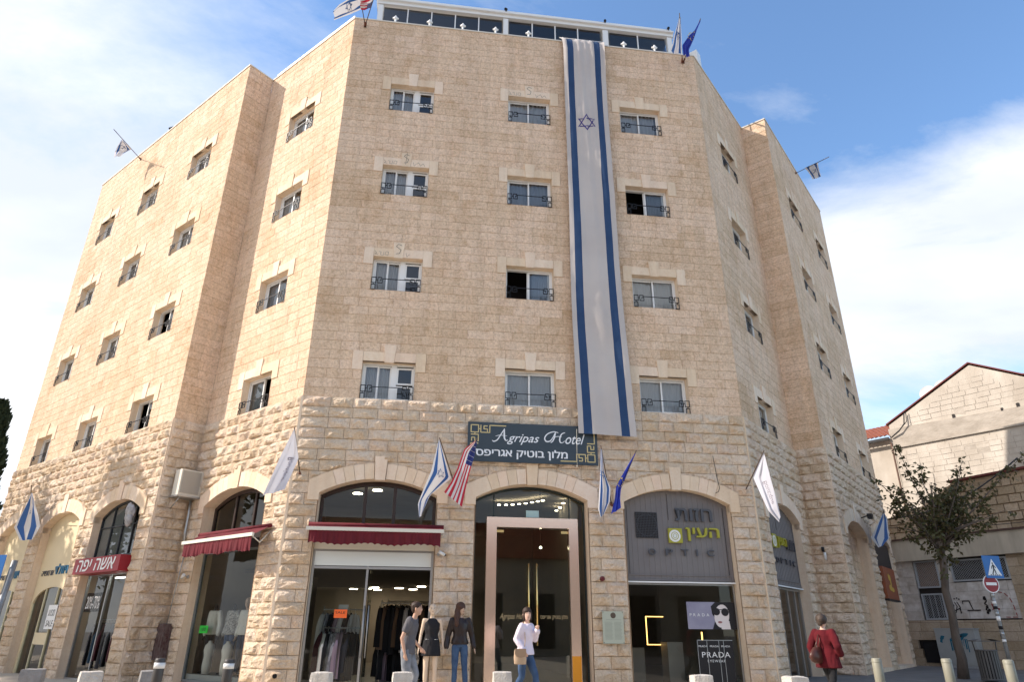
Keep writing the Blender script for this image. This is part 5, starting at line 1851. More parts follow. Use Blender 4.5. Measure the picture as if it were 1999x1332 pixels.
mb = MB(); mb.box(0.861, 0.875, 0.08, 0.26, 0.45, 0.62); mb.tube([(0.87, 0.15, 0.42), (0.93, 0.17, 0.25), (0.93, 0.2, 0.12), (0.87, 0.22, 0.10)], 0.018, 8); mb.tube([(0.87, 0.25, 0.5), (0.99, 0.25, 0.35), (0.99, 0.28, 0.15), (0.88, 0.3, 0.05)], 0.014, 8)
put('pipe_connection', mb.mesh('pipe_connection', M_black), ac, Mac)
mb = MB(); mb.tube([(0.16, -0.13, 4.35), (0.2, -0.13, 4.0), (0.22, -0.14, 3.5), (0.26, -0.13, 3.2)], 0.035, 8)
put('drain_hose', mb.mesh('drain_hose', M_alu), ac, FM['L2'] @ T(0.05, 0, 0))
mb = MB(); mb.tube([(0.62, -0.14, 3.15), (0.50, -0.14, 3.1), (0.44, -0.14, 2.95), (0.5, -0.14, 2.84), (0.62, -0.14, 2.86)], 0.022, 8); mb.tube([(0.44, -0.13, 2.9), (0.35, -0.13, 2.2), (0.22, -0.13, 1.2)], 0.012, 6)
thing('electric_cable', 'grey cable looping down the shaded pier to the dark cabinet', 'cable', FM['L2'], None, mb.mesh('electric_cable', M_alu))

# ------------------------------------------------ stone and metal bollards
M_conc = mat('rough_concrete', (0.62, 0.58, 0.52), 0.9, c2=(0.50, 0.46, 0.41), scale=8, bump=0.03, bscale=28)
M_conc2 = mat('grey_concrete', (0.30, 0.29, 0.28), 0.9, c2=(0.22, 0.21, 0.20), scale=8, bump=0.02, bscale=28)


def block_mesh(seed, w=0.40, h=0.62, m=None):
    mb = MB()
    r_ = random.Random(seed)
    N = 6
    # rounded, pitted block: box faces as grids
    def pt(x, y, z):
        v = Vector((x, y, z))
        c = Vector((max(-w / 2 + .03, min(w / 2 - .03, x)), max(-w / 2 + .03, min(w / 2 - .03, y)), max(0, min(h - .03, z))))
        d = v - c
        if d.length > 0.001: v = c + d.normalized() * min(d.length, 0.03)
        v += Vector((1, 1, 1)) * 0.012 * noise.noise(v * 9 + Vector((seed, 0, 0)))
        return tuple(v)
    g = lambda k, n, a, b: a + (b - a) * k / n
    for (fx) in ('x0', 'x1', 'y0', 'y1', 'z1'):
        rows = []
        for j in range(N + 1):
            row = []
            for i in range(N + 1):
                a = g(i, N, -w / 2, w / 2); b = g(j, N, 0, h); c2_ = g(j, N, -w / 2, w / 2)
                row.append({'x0': pt(-w / 2, -a, b), 'x1': pt(w / 2, a, b), 'y0': pt(a, -w / 2, b), 'y1': pt(-a, w / 2, b), 'z1': pt(a, c2_, h)}[fx])
            rows.append(row)
        mb.grid(rows, sm=True)
    return mb.mesh('stone_block', m or M_conc)


BL = [(-8.7, 13.7, 20, M_conc2, 'dark grey block bollard nearest the left cream shop door'),
      (-7.3, 13.1, 34, M_conc, 'pale block bollard in front of the left rack of dark clothes'),
      (-6.45, 13.5, 30, M_conc2, 'dark grey block bollard behind the banded black post'),
      (-3.15, 12.6, 0, M_conc, 'pale block bollard before the left jamb of the front clothes shop'),
      (-1.83, 12.8, 12, M_conc, 'pale block bollard beside the legs of the man in grey'),
      (-0.13, 13.2, 5, M_conc, 'pale block bollard left of the woman with the beige bag'),
      (3.22, 12.6, 3, M_conc, 'pale block bollard below the eyewear poster'),
      (4.72, 12.4, 10, M_conc, 'pale block bollard left of the person in red')]
for i, (x, y, a, m, lb) in enumerate(BL):
    thing('block_bollard', lb, 'bollard', T(x, y, -0.2) @ RZ(a), 'square block bollards along the kerb', block_mesh(i * 3.1 + 1, 0.36 if i < 3 else 0.33, 0.62 if i > 2 else 0.58, m))
M_post = mat('dark_bollard', (0.055, 0.05, 0.047), 0.45)
M_band = mat('reflective_band', (0.72, 0.72, 0.70), 0.4)
for x, y, w, lb in ((-5.25, 11.2, 0.075, 'dark round post with a white band before the dark cabinet'), (-4.55, 12.1, 0.08, 'dark round post with a white band before the mannequin window')):
    p = thing('post_bollard', lb, 'bollard', T(x, y, -0.2), 'dark round posts with white bands')
    hh = 0.86 if y < 12 else 0.82
    mb = MB(); mb.tube([(0, 0, 0), (0, 0, hh - 0.02), (0, 0, hh)], [w, w, w * 0.85], 20)
    put('shaft', mb.mesh('shaft', M_post), p, WM[p.name])
    mb = MB(); mb.tube([(0, 0, hh - 0.14), (0, 0, hh - 0.06)], w + 0.004, 20)
    put('band', mb.mesh('band', M_band), p, WM[p.name])
M_gbol = mat('sage_paint', (0.27, 0.26, 0.20), 0.5, c2=(0.23, 0.22, 0.17), scale=4)
for x, y, lb in ((6.72, 13.6, 'grey green round post left of the tree, below the hotel right corner'), (8.0, 13.6, 'grey green round post in front of the tree trunk'), (8.86, 13.2, 'grey green round post in front of the no entry sign pole')):
    mb = MB(); hh = 0.67 + 0.2; mb.tube([(0, 0, 0), (0, 0, hh - 0.02), (0, 0, hh)], [0.085, 0.085, 0.07], 20); mb.tube([(0, 0, hh - 0.07), (0, 0, hh - 0.06)], 0.088, 20)
    thing('post_bollard', lb, 'bollard', T(x, y, -0.2), 'grey green round posts', mb.mesh('post_bollard', M_gbol))

# ------------------------------------------------ right side: low shop, gable building, stone wall
WA = -56.7       # direction of the low shop front (degrees)
MW = T(15.40, 28.05, 0) @ RZ(WA)
lo = thing('low_shop_building', 'low run-down shop with cream fascia, barred openings and graffiti behind the tree', 'building', MW)
M_ashlar = stone('old_limestone', (0.42, 0.34, 0.25), (0.50, 0.41, 0.31), (0.46, 0.37, 0.27), (0.36, 0.27, 0.17), [(30, 0.02, 4)], 0.12, 0.25, 'attr')
M_paintw = mat('peeling_white_paint', (0.70, 0.67, 0.64), 0.8, c2=(0.42, 0.37, 0.32), scale=2.6, bump=0.006, bscale=30)
mb = MB()
mb.box(-0.9, 9.0, 0.06, 2.0, -0.5, 4.5)
put('wall', mb.mesh('wall', M_dark), lo, MW)
mb = MB()      # white painted blocks
for (u0, u1, z0, z1) in ((-0.25, 0.62, 1.58, 3.78), (1.58, 4.05, 1.62, 2.86)):
    z = z0
    while z < z1 - 0.02:
        zz = min(z + 0.31, z1)
        for (p, q) in split(u0, u1, 0.35, 0.7):
            mb.box(p + 0.004, q - 0.004, -0.03 + rnd.uniform(0, .01), 0.06, z + 0.006, zz, t=rnd.random())
        z = zz
put('painted_masonry', mb.mesh('painted_masonry', M_paintw, True), lo, MW)['kind'] = 'stuff'
mb = MB()
for (u0, u1, z0, z1) in ((-0.9, 4.2, -0.3, 1.58), (3.9, 9.0, -0.3, 3.74)):
    z = z0
    while z < z1 - 0.02:
        zz = min(z + 0.30, z1)
        for (p, q) in split(u0, u1, 0.35, 0.8):
            if not (p < 0.9 and q > 0.4 and 0.16 < z + 0.15 < 0.82):
                mb.box(p + 0.005, q - 0.005, -0.06 + rnd.uniform(0, .02), 0.06, z + 0.008, zz, t=rnd.random())
        z = zz
put('ashlar_masonry', mb.mesh('ashlar_masonry', M_ashlar, True), lo, MW)['kind'] = 'stuff'
mb = MB(); mb.box(-0.95, 9.0, -0.25, 0.1, 3.72, 4.50)
put('fascia', mb.mesh('fascia', mat('dirty_cream_render', (0.56, 0.50, 0.40), 0.85, c2=(0.40, 0.35, 0.28), scale=1.6, stretch=(2, 2, .4), detail=8)), lo, MW)
mb = MB(); mb.box(-0.95, 9.0, -0.32, 0.1, 4.50, 4.56)
put('roof_edge', mb.mesh('roof_edge', mat('rusty_edge', (0.09, 0.05, 0.04), 0.8)), lo, MW)
M_gf = mat('grey_steel_frame', (0.38, 0.40, 0.42), 0.5)
M_wickr = mat('brown_screen', (0.30, 0.20, 0.13), 0.9, c2=(0.20, 0.13, 0.09), scale=12)
for (a, b, z0, z1, bg_) in ((0.66, 1.52, 2.72, 3.70, M_wickr), (0.70, 1.50, 1.60, 2.52, M_dark), (1.98, 3.90, 2.90, 3.66, M_dark)):
    mb = MB(); frame_box(mb, a, b, z0, z1, 0.055, -0.05, 0.03)
    w = put('window', mb.mesh('window', M_gf), lo, MW)
    mb = MB(); mb.quad((a, 0.04, z0), (b, 0.04, z0), (b, 0.04, z1), (a, 0.04, z1))
    put('backing', mb.mesh('backing', bg_), w, MW)
    mb = MB()
    st = 0.085
    n = int((b - a + z1 - z0) / st)
    for k in range(n):
        s_ = k * st
        for flip in (0, 1):
            x_a, z_a = (a + s_, z0) if s_ < b - a else (b, z0 + s_ - (b - a))
            x_b, z_b = (a, z0 + s_) if s_ < z1 - z0 else (a + s_ - (z1 - z0), z1)
            if flip:
                x_a, x_b = a + b - x_a, a + b - x_b
            strokes(mb, [(x_a, z_a), (x_b, z_b)], 0.004, -0.02 - 0.004 * flip)
    put('wire_mesh', mb.mesh('wire_mesh', M_gf), w, MW)['kind'] = 'stuff'
mb = MB()
for k in range(4): mb.box(0.78 + k * 0.19, 0.80 + k * 0.19, -0.01, 0.01, 1.62, 2.5)
put('bars', mb.mesh('bars', M_gf), lo, MW)
mb = MB(); mb.box(0.40, 0.90, -0.10, 0.05, 0.14, 0.84)
put('vent_opening', mb.mesh('vent_opening', M_black), lo, MW)
mb = MB(); mb.box(1.50, 1.96, -0.02, 0.05, 2.87, 3.70)
put('white_pilaster', mb.mesh('white_pilaster', M_paintw), lo, MW)
# graffiti
mb = MB()
y = -0.045
strokes(mb, [(1.66, 2.16), (1.74, 2.22), (1.80, 2.08), (1.72, 1.86), (1.82, 1.84), (1.90, 2.05), (1.84, 2.2)], 0.014, y)
strokes(mb, [(1.74, 1.88), (1.98, 1.98), (2.0, 1.82)], 0.014, y); strokes(mb, [(1.92, 2.2), (2.0, 2.02), (1.98, 1.8)], 0.014, y)
for x, z in ((1.86, 2.31), (1.95, 2.33), (2.02, 2.29)): blob(mb, x, z, .025, .025, y)
strokes(mb, [(2.12, 2.22), (2.34, 2.22)], 0.016, y); strokes(mb, [(2.34, 2.22), (2.42, 1.92)], 0.016, y); strokes(mb, [(2.22, 1.90), (2.66, 1.90)], 0.016, y); strokes(mb, [(2.12, 2.22), (2.12, 2.12)], 0.012, y)
strokes(mb, [(2.84, 2.33), (2.90, 2.35), (2.92, 2.2), (2.84, 2.12), (2.92, 2.05), (2.84, 1.92), (2.96, 1.85)], 0.02, y)
for x, z in ((2.87, 2.28), (2.9, 2.0), (2.88, 1.82), (2.95, 1.9)): blob(mb, x, z, .045, .05, y - 0.003)
gf = thing('wall_graffiti', 'black spray scrawl on the white painted wall beside the tree', 'graffiti', MW, None, mb.mesh('wall_graffiti', M_blk))
mb = MB()
arc = [(3.08 + 0.0, 1.95), (3.08, 2.25), (3.16, 2.42), (3.35, 2.50), (3.55, 2.44), (3.68, 2.28), (3.74, 2.05), (3.76, 1.80), (3.78, 1.66), (3.55, 1.66), (3.35, 1.67)]
for p, q in zip(arc, arc[1:]):
    strokes(mb, [(p[0], p[1]), (p[0] + (q[0] - p[0]) * .65, p[1] + (q[1] - p[1]) * .65)], 0.012, y)
strokes(mb, [(3.05, 2.08), (3.24, 1.92)], 0.012, y); strokes(mb, [(3.05, 1.9), (3.2, 2.06)], 0.012, y); blob(mb, 3.26, 1.93, .03, .03, y)
thing('wall_graffiti', 'red dashed stencil outline sprayed on the white wall at the right edge', 'graffiti', MW, None, mb.mesh('wall_graffiti', mat('red_spray', (0.30, 0.03, 0.03), 0.9)))
# cabinet with blue paint
cb = thing('utility_cabinet', 'pale grey street cabinet daubed with blue paint behind the litter bin', 'cabinet', MW @ T(1.8, -0.4, 0.03))
mb = MB(); mb.box(1.12, 2.45, -0.50, -0.10, 0.10, 1.28)
put('casing', mb.mesh('casing', mat('cabinet_grey', (0.40, 0.42, 0.42), 0.6, c2=(0.34, 0.35, 0.34), scale=2)), cb, MW)
mb = MB(); mb.box(1.10, 2.47, -0.52, -0.08, 1.28, 1.31); mb.box(1.14, 2.43, -0.48, -0.12, 0.02, 0.10)
put('lid', mb.mesh('lid', M_gf), cb, MW)
mb = MB(); mb.box(1.775, 1.785, -0.503, -0.50, 0.14, 1.26)
put('door_joint', mb.mesh('door_joint', M_dark), cb, MW)
mb = MB()
r_ = random.Random(11)
for x, z, a, b in ((1.9, 1.0, .22, .11), (2.1, 1.08, .16, .06), (1.75, .95, .16, .08), (1.35, 1.0, .08, .06), (1.3, 0.9, .05, .08)): blob(mb, x, z, a, b, -0.506, 0.2, 18, 0.02)
for k in range(11):
    x = 1.62 + 0.055 * k; strokes(mb, [(x, 0.95), (x + r_.uniform(-.04, .04), 0.85 - r_.uniform(.0, .5))], r_.uniform(.008, .022), -0.509 - 0.002 * (k % 2))
put('blue_paint', mb.mesh('blue_paint', mat('blue_spray', (0.02, 0.14, 0.22), 0.8)), cb, MW)
mb = MB(); blob(mb, 1.98, 1.04, .05, .03, -0.513); put('dark_spot', mb.mesh('dark_spot', M_blk), cb, MW)

# narrow masonry in the gap between hotel and shop
# gable building behind
MG = T(21.065, 36.335, 0) @ RZ(math.degrees(math.atan2(31.484 - 36.335, 24.90 - 21.065)))
gb = thing('gable_building', 'tall pale rendered building with a stained gable wall and thin red roof edge', 'building', MG)
M_rend = mat('pale_render', (0.42, 0.365, 0.30), 0.9, c2=(0.58, 0.52, 0.445), scale=0.9, bump=0.012, bscale=9, stretch=(1, 1, 0.5), detail=9)
M_rend2 = mat('stained_render', (0.33, 0.285, 0.235), 0.9, c2=(0.48, 0.425, 0.36), scale=1.4, bump=0.012, bscale=9, stretch=(1, 1, 2.0), detail=9)
M_red = mat('red_roof_edge', (0.14, 0.03, 0.025), 0.7)
mb = MB(); mb.prism([(0.08, -0.5), (13.0, -0.5), (13.0, 10.6), (11, 11.2), (6.75, 12.84), (4.63, 14.09), (0.08, 11.85)], 0.0, 14.0)
put('wall', mb.mesh('wall', M_rend), gb, MG)
mb = MB(); mb.prism([(0.0, 10.58), (13, 10.58), (13, 11.2), (0.0, 11.62)], -0.03, 0.002)
put('render_band', mb.mesh('render_band', M_rend2), gb, MG)
mb = MB(); z = 6.4
while z < 14:
    for (p, q) in split(0.1, 13, 0.5, 0.62):
        if z + .3 < (11.85 + (p - .08) * .492 if p < 4.63 else 14.0 - (q - 4.63) * .6) and not 10.4 < z + .15 < 11.7:
            dd = rnd.uniform(0.004, 0.02)
            mb.quad((p + .01, -dd, z + .01), (q - .01, -dd, z + .01), (q - .01, -dd, z + .27), (p + .01, -dd, z + .27), t=rnd.random())
    z += .28
put('block_courses', mb.mesh('block_courses', M_rend, True), gb, MG)['kind'] = 'stuff'
mb = MB(); mb.box(0.0, 13, -0.10, -0.031, 10.50, 10.60)
put('ledge', mb.mesh('ledge', M_rend2), gb, MG)
mb = MB()
for x0, x1, z0, z1 in ((1.0, 2.4, 9.3, 9.9), (2.8, 4.6, 9.2, 9.95), (3.4, 3.9, 11.7, 13.2), (0.2, 13, 8.0, 8.4), (5.0, 7.5, 9.4, 9.8)): mb.prism([(x0, z0), (x1, z0 - .1), (x1, z1), (x0, z1 + .1)], -0.006, 0.001)
put('render_patch', mb.mesh('render_patch', M_rend2), gb, MG)
mb = MB()
for p, q in (((-0.05, 11.86), (4.63, 14.18)), ((4.63, 14.18), (6.75, 12.93)), ((6.75, 12.93), (13.1, 10.7))):
    mb.prism([p, q, (q[0], q[1] + 0.07), (p[0], p[1] + 0.07)], -0.08, 14.1)
put('roof', mb.mesh('roof', M_red), gb, MG)
mb = MB(); r_ = random.Random(5)
for (x, z, s_) in ((3.27, 11.61, .10), (5.45, 11.45, .08), (6.13, 11.51, .10)): mb.box(x, x + s_ * 1.3, -0.034, -0.02, z - s_, z + s_)
put('wall_hole', mb.mesh('wall_hole', M_dark), gb, MG)
mb = MB(); mb.tube([(0.02, -0.06, 10.85), (0.0, -0.06, 4.0)], 0.05, 8)
put('drain_pipe', mb.mesh('drain_pipe', mat('rusty_pipe', (0.12, 0.07, 0.05), 0.8)), gb, MG)
mb = MB()
for x in (2.62, 4.68, 7.0): mb.box(x - 0.015, x + 0.015, -0.008, 0.001, 6.0, 10.5)
for z in (9.1, 9.95, 8.45): mb.box(0.2, 13, -0.009, 0.001, z - 0.012, z + 0.012)
put('render_joint', mb.mesh('render_joint', M_rend2), gb, MG)
mb = MB(); mb.tube([(1.05, -0.15, 12.3), (0.95, -0.2, 11.7), (0.6, -0.2, 11.35), (0.1, -0.12, 11.1)], 0.03, 6); mb.tube([(1.15, -0.15, 12.35), (1.1, -0.2, 11.8), (0.7, -0.2, 11.45), (0.15, -0.12, 11.15)], 0.02, 6)
thing('roof_cable', 'black cables looping from the gable roof edge', 'cable', MG, None, mb.mesh('roof_cable', M_iron))


def dish(x, y, z, r, lb):
    mb = MB()
    rings = []
    for k in range(7):
        rr = r * (k + 0.05) / 6
        rings.append(((0, 0.35 * rr * rr / r * -1, 0), rr, rr, (1, 0, 0), (0, 0.25, 0.97)))
    mb.loft(rings, 0, False, 20)
    mb.tube([(0, 0.02, 0), (0, 0.15, -0.2), (0, 0.15, -0.6)], 0.025, 6); mb.tube([(0, 0, -r * .8), (0, -r * .7, 0)], 0.012, 6)
    thing('satellite_dish', lb, 'dish', MG @ T(x, y, z), 'satellite dishes on the gable roof', mb.mesh('satellite_dish', M_white))


dish(2.25, 0.6, 13.30, 0.42, 'larger white satellite dish on the gable roof, nearer the hotel')
dish(2.75, 1.2, 13.75, 0.30, 'smaller white satellite dish on the gable roof, higher up the slope')
# tiled roof wing left of the gable
tl = thing('tiled_roof_wing', 'small house wing with orange clay tiles between hotel and gable building', 'building', MG @ T(-3, 0, 0))
mb = MB(); mb.box(-6.0, 0.04, 0.3, 8, -0.5, 11.2)
put('wall', mb.mesh('wall', M_rend), tl, MG)
M_tile = mat('clay_tile', (0.42, 0.13, 0.06), 0.8, c2=(0.30, 0.09, 0.05), scale=5)
mb = MB()
r_ = random.Random(8)
for j in range(9):
    for k in range(26):
        x = -6.1 + k * 0.24; y_ = -0.2 + j * 0.42; z = 11.22 + (y_ + 0.2) * 0.42
        rings = []
        for q in range(2):
            yy = y_ + q * 0.46; zz = z + q * 0.46 * 0.42 - 0.02 * q
            rings.append([(x + 0.13 * math.cos(a), yy, zz + 0.08 * math.sin(a)) for a in [math.pi * m / 5 for m in range(6)]])
        mb.grid(rings, sm=True)
put('clay_tiles', mb.mesh('clay_tiles', M_tile), tl, MG)['kind'] = 'stuff'
mb = MB(); mb.box(-6.1, 0.0, -0.22, -0.12, 11.02, 11.16)
put('gutter', mb.mesh('gutter', M_iron), tl, MG)
# rising stone boundary wall above the low shop
MS = T(15.9, 30.2, 0) @ RZ(WA)
sw = thing('stone_retaining_wall', 'rough coursed stone wall rising behind the low shop roof', 'wall', MS)
M_rub = stone('rubble_stone', (0.42, 0.32, 0.22), (0.52, 0.41, 0.29), (0.44, 0.36, 0.27), (0.34, 0.24, 0.15), [(16, 0.04, 5)], 0.14, 0.35, 'attr')
mb = MB(); mb.prism([(-2.5, 0), (11, 0), (11, 6.95), (3.6, 6.75), (2.2, 6.0), (-2.5, 5.0)], 0.0, 0.5)
put('core', mb.mesh('core', M_mortar), sw, MS)
mb = MB(); z = 4.4; npart = 0
while z < 7.1:
    for (p, q) in split(-2.5, 11, 0.28, 0.6):
        tz = 5.0 + (p + 2.5) * 0.2128 if p < 2.2 else (6.0 + (p - 2.2) * 0.536 if p < 3.6 else 6.75 + (p - 3.6) * .027)
        if z + 0.2 < tz:
            d = rnd.uniform(0, 0.05)
            c = 0.02
            y_ = -0.06 - d
            mb.quad((p + c, y_, z + c), (q - c, y_, z + c), (q - c, y_, z + .29), (p + c, y_, z + .29), t=rnd.random())
            tt = mb.t[-1]
            mb.quad((p, 0, z), (q, 0, z), (q - c, y_, z + c), (p + c, y_, z + c), t=tt)
            mb.quad((p + c, y_, z + .29), (q - c, y_, z + .29), (q, 0, z + .31), (p, 0, z + .31), t=tt)
            mb.quad((p, 0, z), (p + c, y_, z + c), (p + c, y_, z + .29), (p, 0, z + .31), t=tt)
            mb.quad((q - c, y_, z + c), (q, 0, z), (q, 0, z + .31), (q - c, y_, z + .29), t=tt)
    z += 0.32
put('wall_stones', mb.mesh('wall_stones', M_rub, True), sw, MS)['kind'] = 'stuff'
mb = MB(); mb.prism([(3.5, 6.74), (11, 6.96), (11, 7.04), (3.5, 6.82)], -0.25, 0.6)
put('coping', mb.mesh('coping', M_red), sw, MS)
# wires over the low shop
for k, (p, q, lb) in enumerate((((14.6, 26.8, 5.2), (19.3, 25.2, 7.3), 'thick black cable sagging from hotel corner behind the tree'), ((14.7, 26.9, 6.6), (20.5, 26, 5.4), 'thin upper wire stretched behind the tree'), ((14.7, 26.9, 4.9), (19.5, 23.5, 4.9), 'thin lower wire just above the cream fascia'))):
    mb = MB(); P = [Vector(p).lerp(Vector(q), t / 10) - Vector((0, 0, (0.5, 0.25, 0.15)[k] * math.sin(math.pi * t / 10))) for t in range(11)]
    mb.tube(P, (0.03, 0.012, 0.012)[k], 6)
    thing('overhead_cable', lb, 'cable', T(*p), None, mb.mesh('overhead_cable', M_iron)).matrix_basis = Matrix.Identity(4)

# ------------------------------------------------ litter bin, road signs
Mb = T(12.45, 19.3, ground_z(12.45, 19.3)) @ RZ(-14)
bn_ = thing('litter_bin', 'dark slatted metal litter bin with a curved hood by the street tree', 'litter bin', Mb)
M_bin = mat('bin_metal', (0.10, 0.095, 0.09), 0.5)
for k in range(22):
    a = 2 * math.pi * k / 22
    mb = MB()
    m = RZ(math.degrees(a))
    x0, x1 = 0.235, 0.25
    mb.box(x0, x1, -0.024, 0.024, 0.06, 0.74)
    mb.v = [tuple(m @ Vector(v)) for v in mb.v]
    put('slat', mb.mesh('slat', M_bin), bn_, Mb)
mb = MB(); mb.tube([(0, 0, 0.05), (0, 0, 0.72)], 0.2, 18)
put('liner', mb.mesh('liner', M_black), bn_, Mb)
mb = MB()
for z in (0.04, 0.72): mb.tube([(0, 0, z), (0, 0, z + 0.03)], 0.262, 24)
put('hoop', mb.mesh('hoop', M_bin), bn_, Mb)
mb = MB()
mb.grid([[(0.30 * math.sin(a), y_, 0.78 + 0.16 + 0.07 * math.cos(a * 1.1)) for a in [-1.3 + 2.6 * i / 10 for i in range(11)]] for y_ in (-0.26, 0.26)])
for x in (-0.25, 0.25): mb.tube([(x, 0, 0.72), (x * 1.1, 0, 0.97)], 0.015, 6)
mb.box(-0.3, 0.3, -0.27, 0.27, 0.945, 0.965)
put('hood', mb.mesh('hood', M_bin), bn_, Mb)

M_sblue = mat('sign_blue', (0.01, 0.12, 0.38), 0.4)
M_sred = mat('sign_red', (0.26, 0.012, 0.018), 0.4)
M_galv = mat('galvanised_pole', (0.30, 0.31, 0.31), 0.5, 0.4, c2=(0.18, 0.18, 0.18), scale=6)


def crossing_sign(root, M, s=0.56):
    mb = MB(); mb.box(-s / 2, s / 2, -0.012, 0.0, 0, s)
    pl_ = put('sign_plate', mb.mesh('sign_plate', M_sblue), root, M)
    mb = MB(); mb.prism([(-s * .40, s * .12), (s * .40, s * .12), (0, s * .86)], -0.016, -0.013)
    put('white_triangle', mb.mesh('white_triangle', M_white), pl_, M)
    mb = MB(); y_ = -0.019; k = s
    blob(mb, 0.0, k * .66, k * .035, k * .035, y_)
    mb.prism([(-k * .03, k * .38), (k * .045, k * .38), (k * .05, k * .60), (-k * .02, k * .62)], y_ - .001, y_ + .001)
    strokes(mb, [(0.01 * k, k * .40), (-k * .06, k * .28), (-k * .12, k * .18)], k * .025, y_)
    strokes(mb, [(0.02 * k, k * .40), (k * .07, k * .30), (k * .07, k * .18)], k * .025, y_ - .001)
    strokes(mb, [(0.0 * k, k * .58), (-k * .09, k * .50), (-k * .11, k * .42)], k * .017, y_ - .002)
    strokes(mb, [(0.03 * k, k * .58), (k * .10, k * .50), (k * .13, k * .46)], k * .017, y_ - .002)
    for i in range(5): strokes(mb, [(k * (-.26 + .12 * i), k * .145), (k * (-.20 + .12 * i), k * .145)], k * .015, y_ - .003)
    put('walking_figure', mb.mesh('walking_figure', M_blk), pl_, M)


Mr = T(12.46, 18.5, ground_z(12.4, 18.5))
rs = thing('road_sign', 'blue crossing sign above a round no entry sign on a stickered pole', 'road sign', Mr)
mb = MB(); mb.tube([(0, 0, 0), (0.0, 0, 3.0)], 0.045, 12)
put('pole', mb.mesh('pole', M_galv), rs, Mr)
r_ = random.Random(4)
for k in range(9):
    mb = MB(); z = 1.0 + k * 0.15 + r_.uniform(-.03, .03); h_ = r_.uniform(.05, .12)
    mb.tube([(0, 0, z), (0, 0, z + h_)], 0.0475 + 0.0005 * (k % 3), 12)
    nm_ = ('st_a', 'st_b', 'st_c')[k % 3]
    put('sticker', mb.mesh('sticker', (M_white, M_alu, M_black)[k % 3]), rs, Mr)
Msg = Mr @ T(0.16, -0.06, 2.50) @ RZ(14)
crossing_sign(rs, Msg, 0.56)
Mn = Mr @ T(0.0, -0.075, 2.36) @ RZ(8)
mb = MB(); N = 28
mb.prism([(0.225 * math.cos(2 * math.pi * k / N), 0.225 * math.sin(2 * math.pi * k / N)) for k in range(N)], 0.0, 0.012)
rd = put('round_plate', mb.mesh('round_plate', M_white), rs, Mn)
mb = MB(); mb.prism([(0.20 * math.cos(2 * math.pi * k / N), 0.20 * math.sin(2 * math.pi * k / N)) for k in range(N)], -0.004, -0.001)
put('red_disc', mb.mesh('red_disc', M_sred), rd, Mn)
mb = MB(); mb.box(-0.15, 0.15, -0.009, -0.006, -0.035, 0.035)
put('white_bar', mb.mesh('white_bar', M_white), rd, Mn)

Mr = T(-9.95, 14.0, -0.2)
ls = thing('road_sign', 'blue crossing sign on a leaning grey pole at the left edge', 'road sign', Mr)
mb = MB(); mb.tube([(0.0, 0, 0), (0.12, 0, 2.50)], 0.055, 12)
put('pole', mb.mesh('pole', M_galv), ls, Mr)
mb = MB(); mb.tube([(0.06, 0, 1.28), (0.064, 0, 1.33)], 0.062, 12)
put('clamp', mb.mesh('clamp', mat('yellow_clamp', (0.4, 0.3, 0.1), 0.6)), ls, Mr)
crossing_sign(ls, Mr @ T(-0.22, -0.08, 2.09) @ RZ(-12), 0.5)

# ------------------------------------------------ trees
M_leaf = mat('street_tree_leaf', (0.055, 0.065, 0.02), 0.6, c2=(0.13, 0.11, 0.045), scale=7, trans=0.3)
M_leafb = mat('brown_tinged_leaf', (0.11, 0.07, 0.035), 0.6, c2=(0.06, 0.06, 0.02), scale=9, trans=0.3)
M_bark = mat('grey_bark', (0.14, 0.11, 0.09), 0.9, c2=(0.09, 0.07, 0.055), scale=8, bump=0.02, bscale=30, stretch=(1, 1, .3))


def leaf(mb, p, d, s, r_, mi=0):
    d = d.normalized()
    n = d.cross(Vector((r_.uniform(-1, 1), r_.uniform(-1, 1), r_.uniform(-1, 1))))
    if n.length < 1e-3: return
    n.normalize()
    up = d.cross(n)
    w = n * s * 0.32
    a, b, c, e, f_ = p, p + d * s * .35 + w, p + d * s, p + d * s * .35 - w, p + d * s * .45 + up * s * .06
    i = len(mb.v)
    mb.v += [tuple(a), tuple(b), tuple(c), tuple(e)]
    mb.f.append((i, i + 1, i + 2, i + 3)); mb.mi.append(mi); mb.t.append(.5); mb.sm.append(False)


base = Vector((12.12, 20.0, ground_z(12, 20)))
tr = thing('street_tree', 'small street tree with bare wispy shoots and a dark leafy crown beside the hotel', 'tree', T(*base))
mb = MB()
TP = [base + Vector(v) for v in ((0, 0, -0.05), (0.08, 0, 0.5), (0.05, 0, 1.0), (0.10, 0.0, 1.6), (0.07, 0, 2.2), (0.18, 0, 2.8), (0.21, 0, 3.4), (0.22, 0, 3.75))]
mb.tube(TP, [0.15, 0.12, 0.105, 0.10, 0.095, 0.095, 0.10, 0.08], 12)
put('trunk', mb.mesh('trunk', M_bark), tr, T(0, 0, 0))
r_ = random.Random(21)
lf = MB()
ends = [((10.98, 5.55), 1), ((12.05, 6.55), 1), ((12.42, 5.95), 1), ((13.75, 5.95), 1), ((15.30, 6.15), 1), ((13.85, 4.75), 0), ((11.35, 4.75), 0), ((11.35, 4.0), 0), ((13.55, 4.15), 0), ((12.72, 5.25), 0), ((12.0, 5.0), 0), ((14.24, 5.35), 1), ((13.1, 5.6), 0), ((11.6, 5.2), 1),
        ((13.9, 4.35), 0), ((11.8, 4.2), 0), ((13.2, 4.7), 0), ((12.5, 4.4), 0), ((12.9, 4.3), 0), ((11.8, 3.7), 0), ((11.15, 5.05), 1), ((13.4, 5.25), 0), ((12.3, 4.6), 0), ((11.95, 2.75), 2), ((12.95, 2.85), 2), ((13.1, 3.75), 0)]
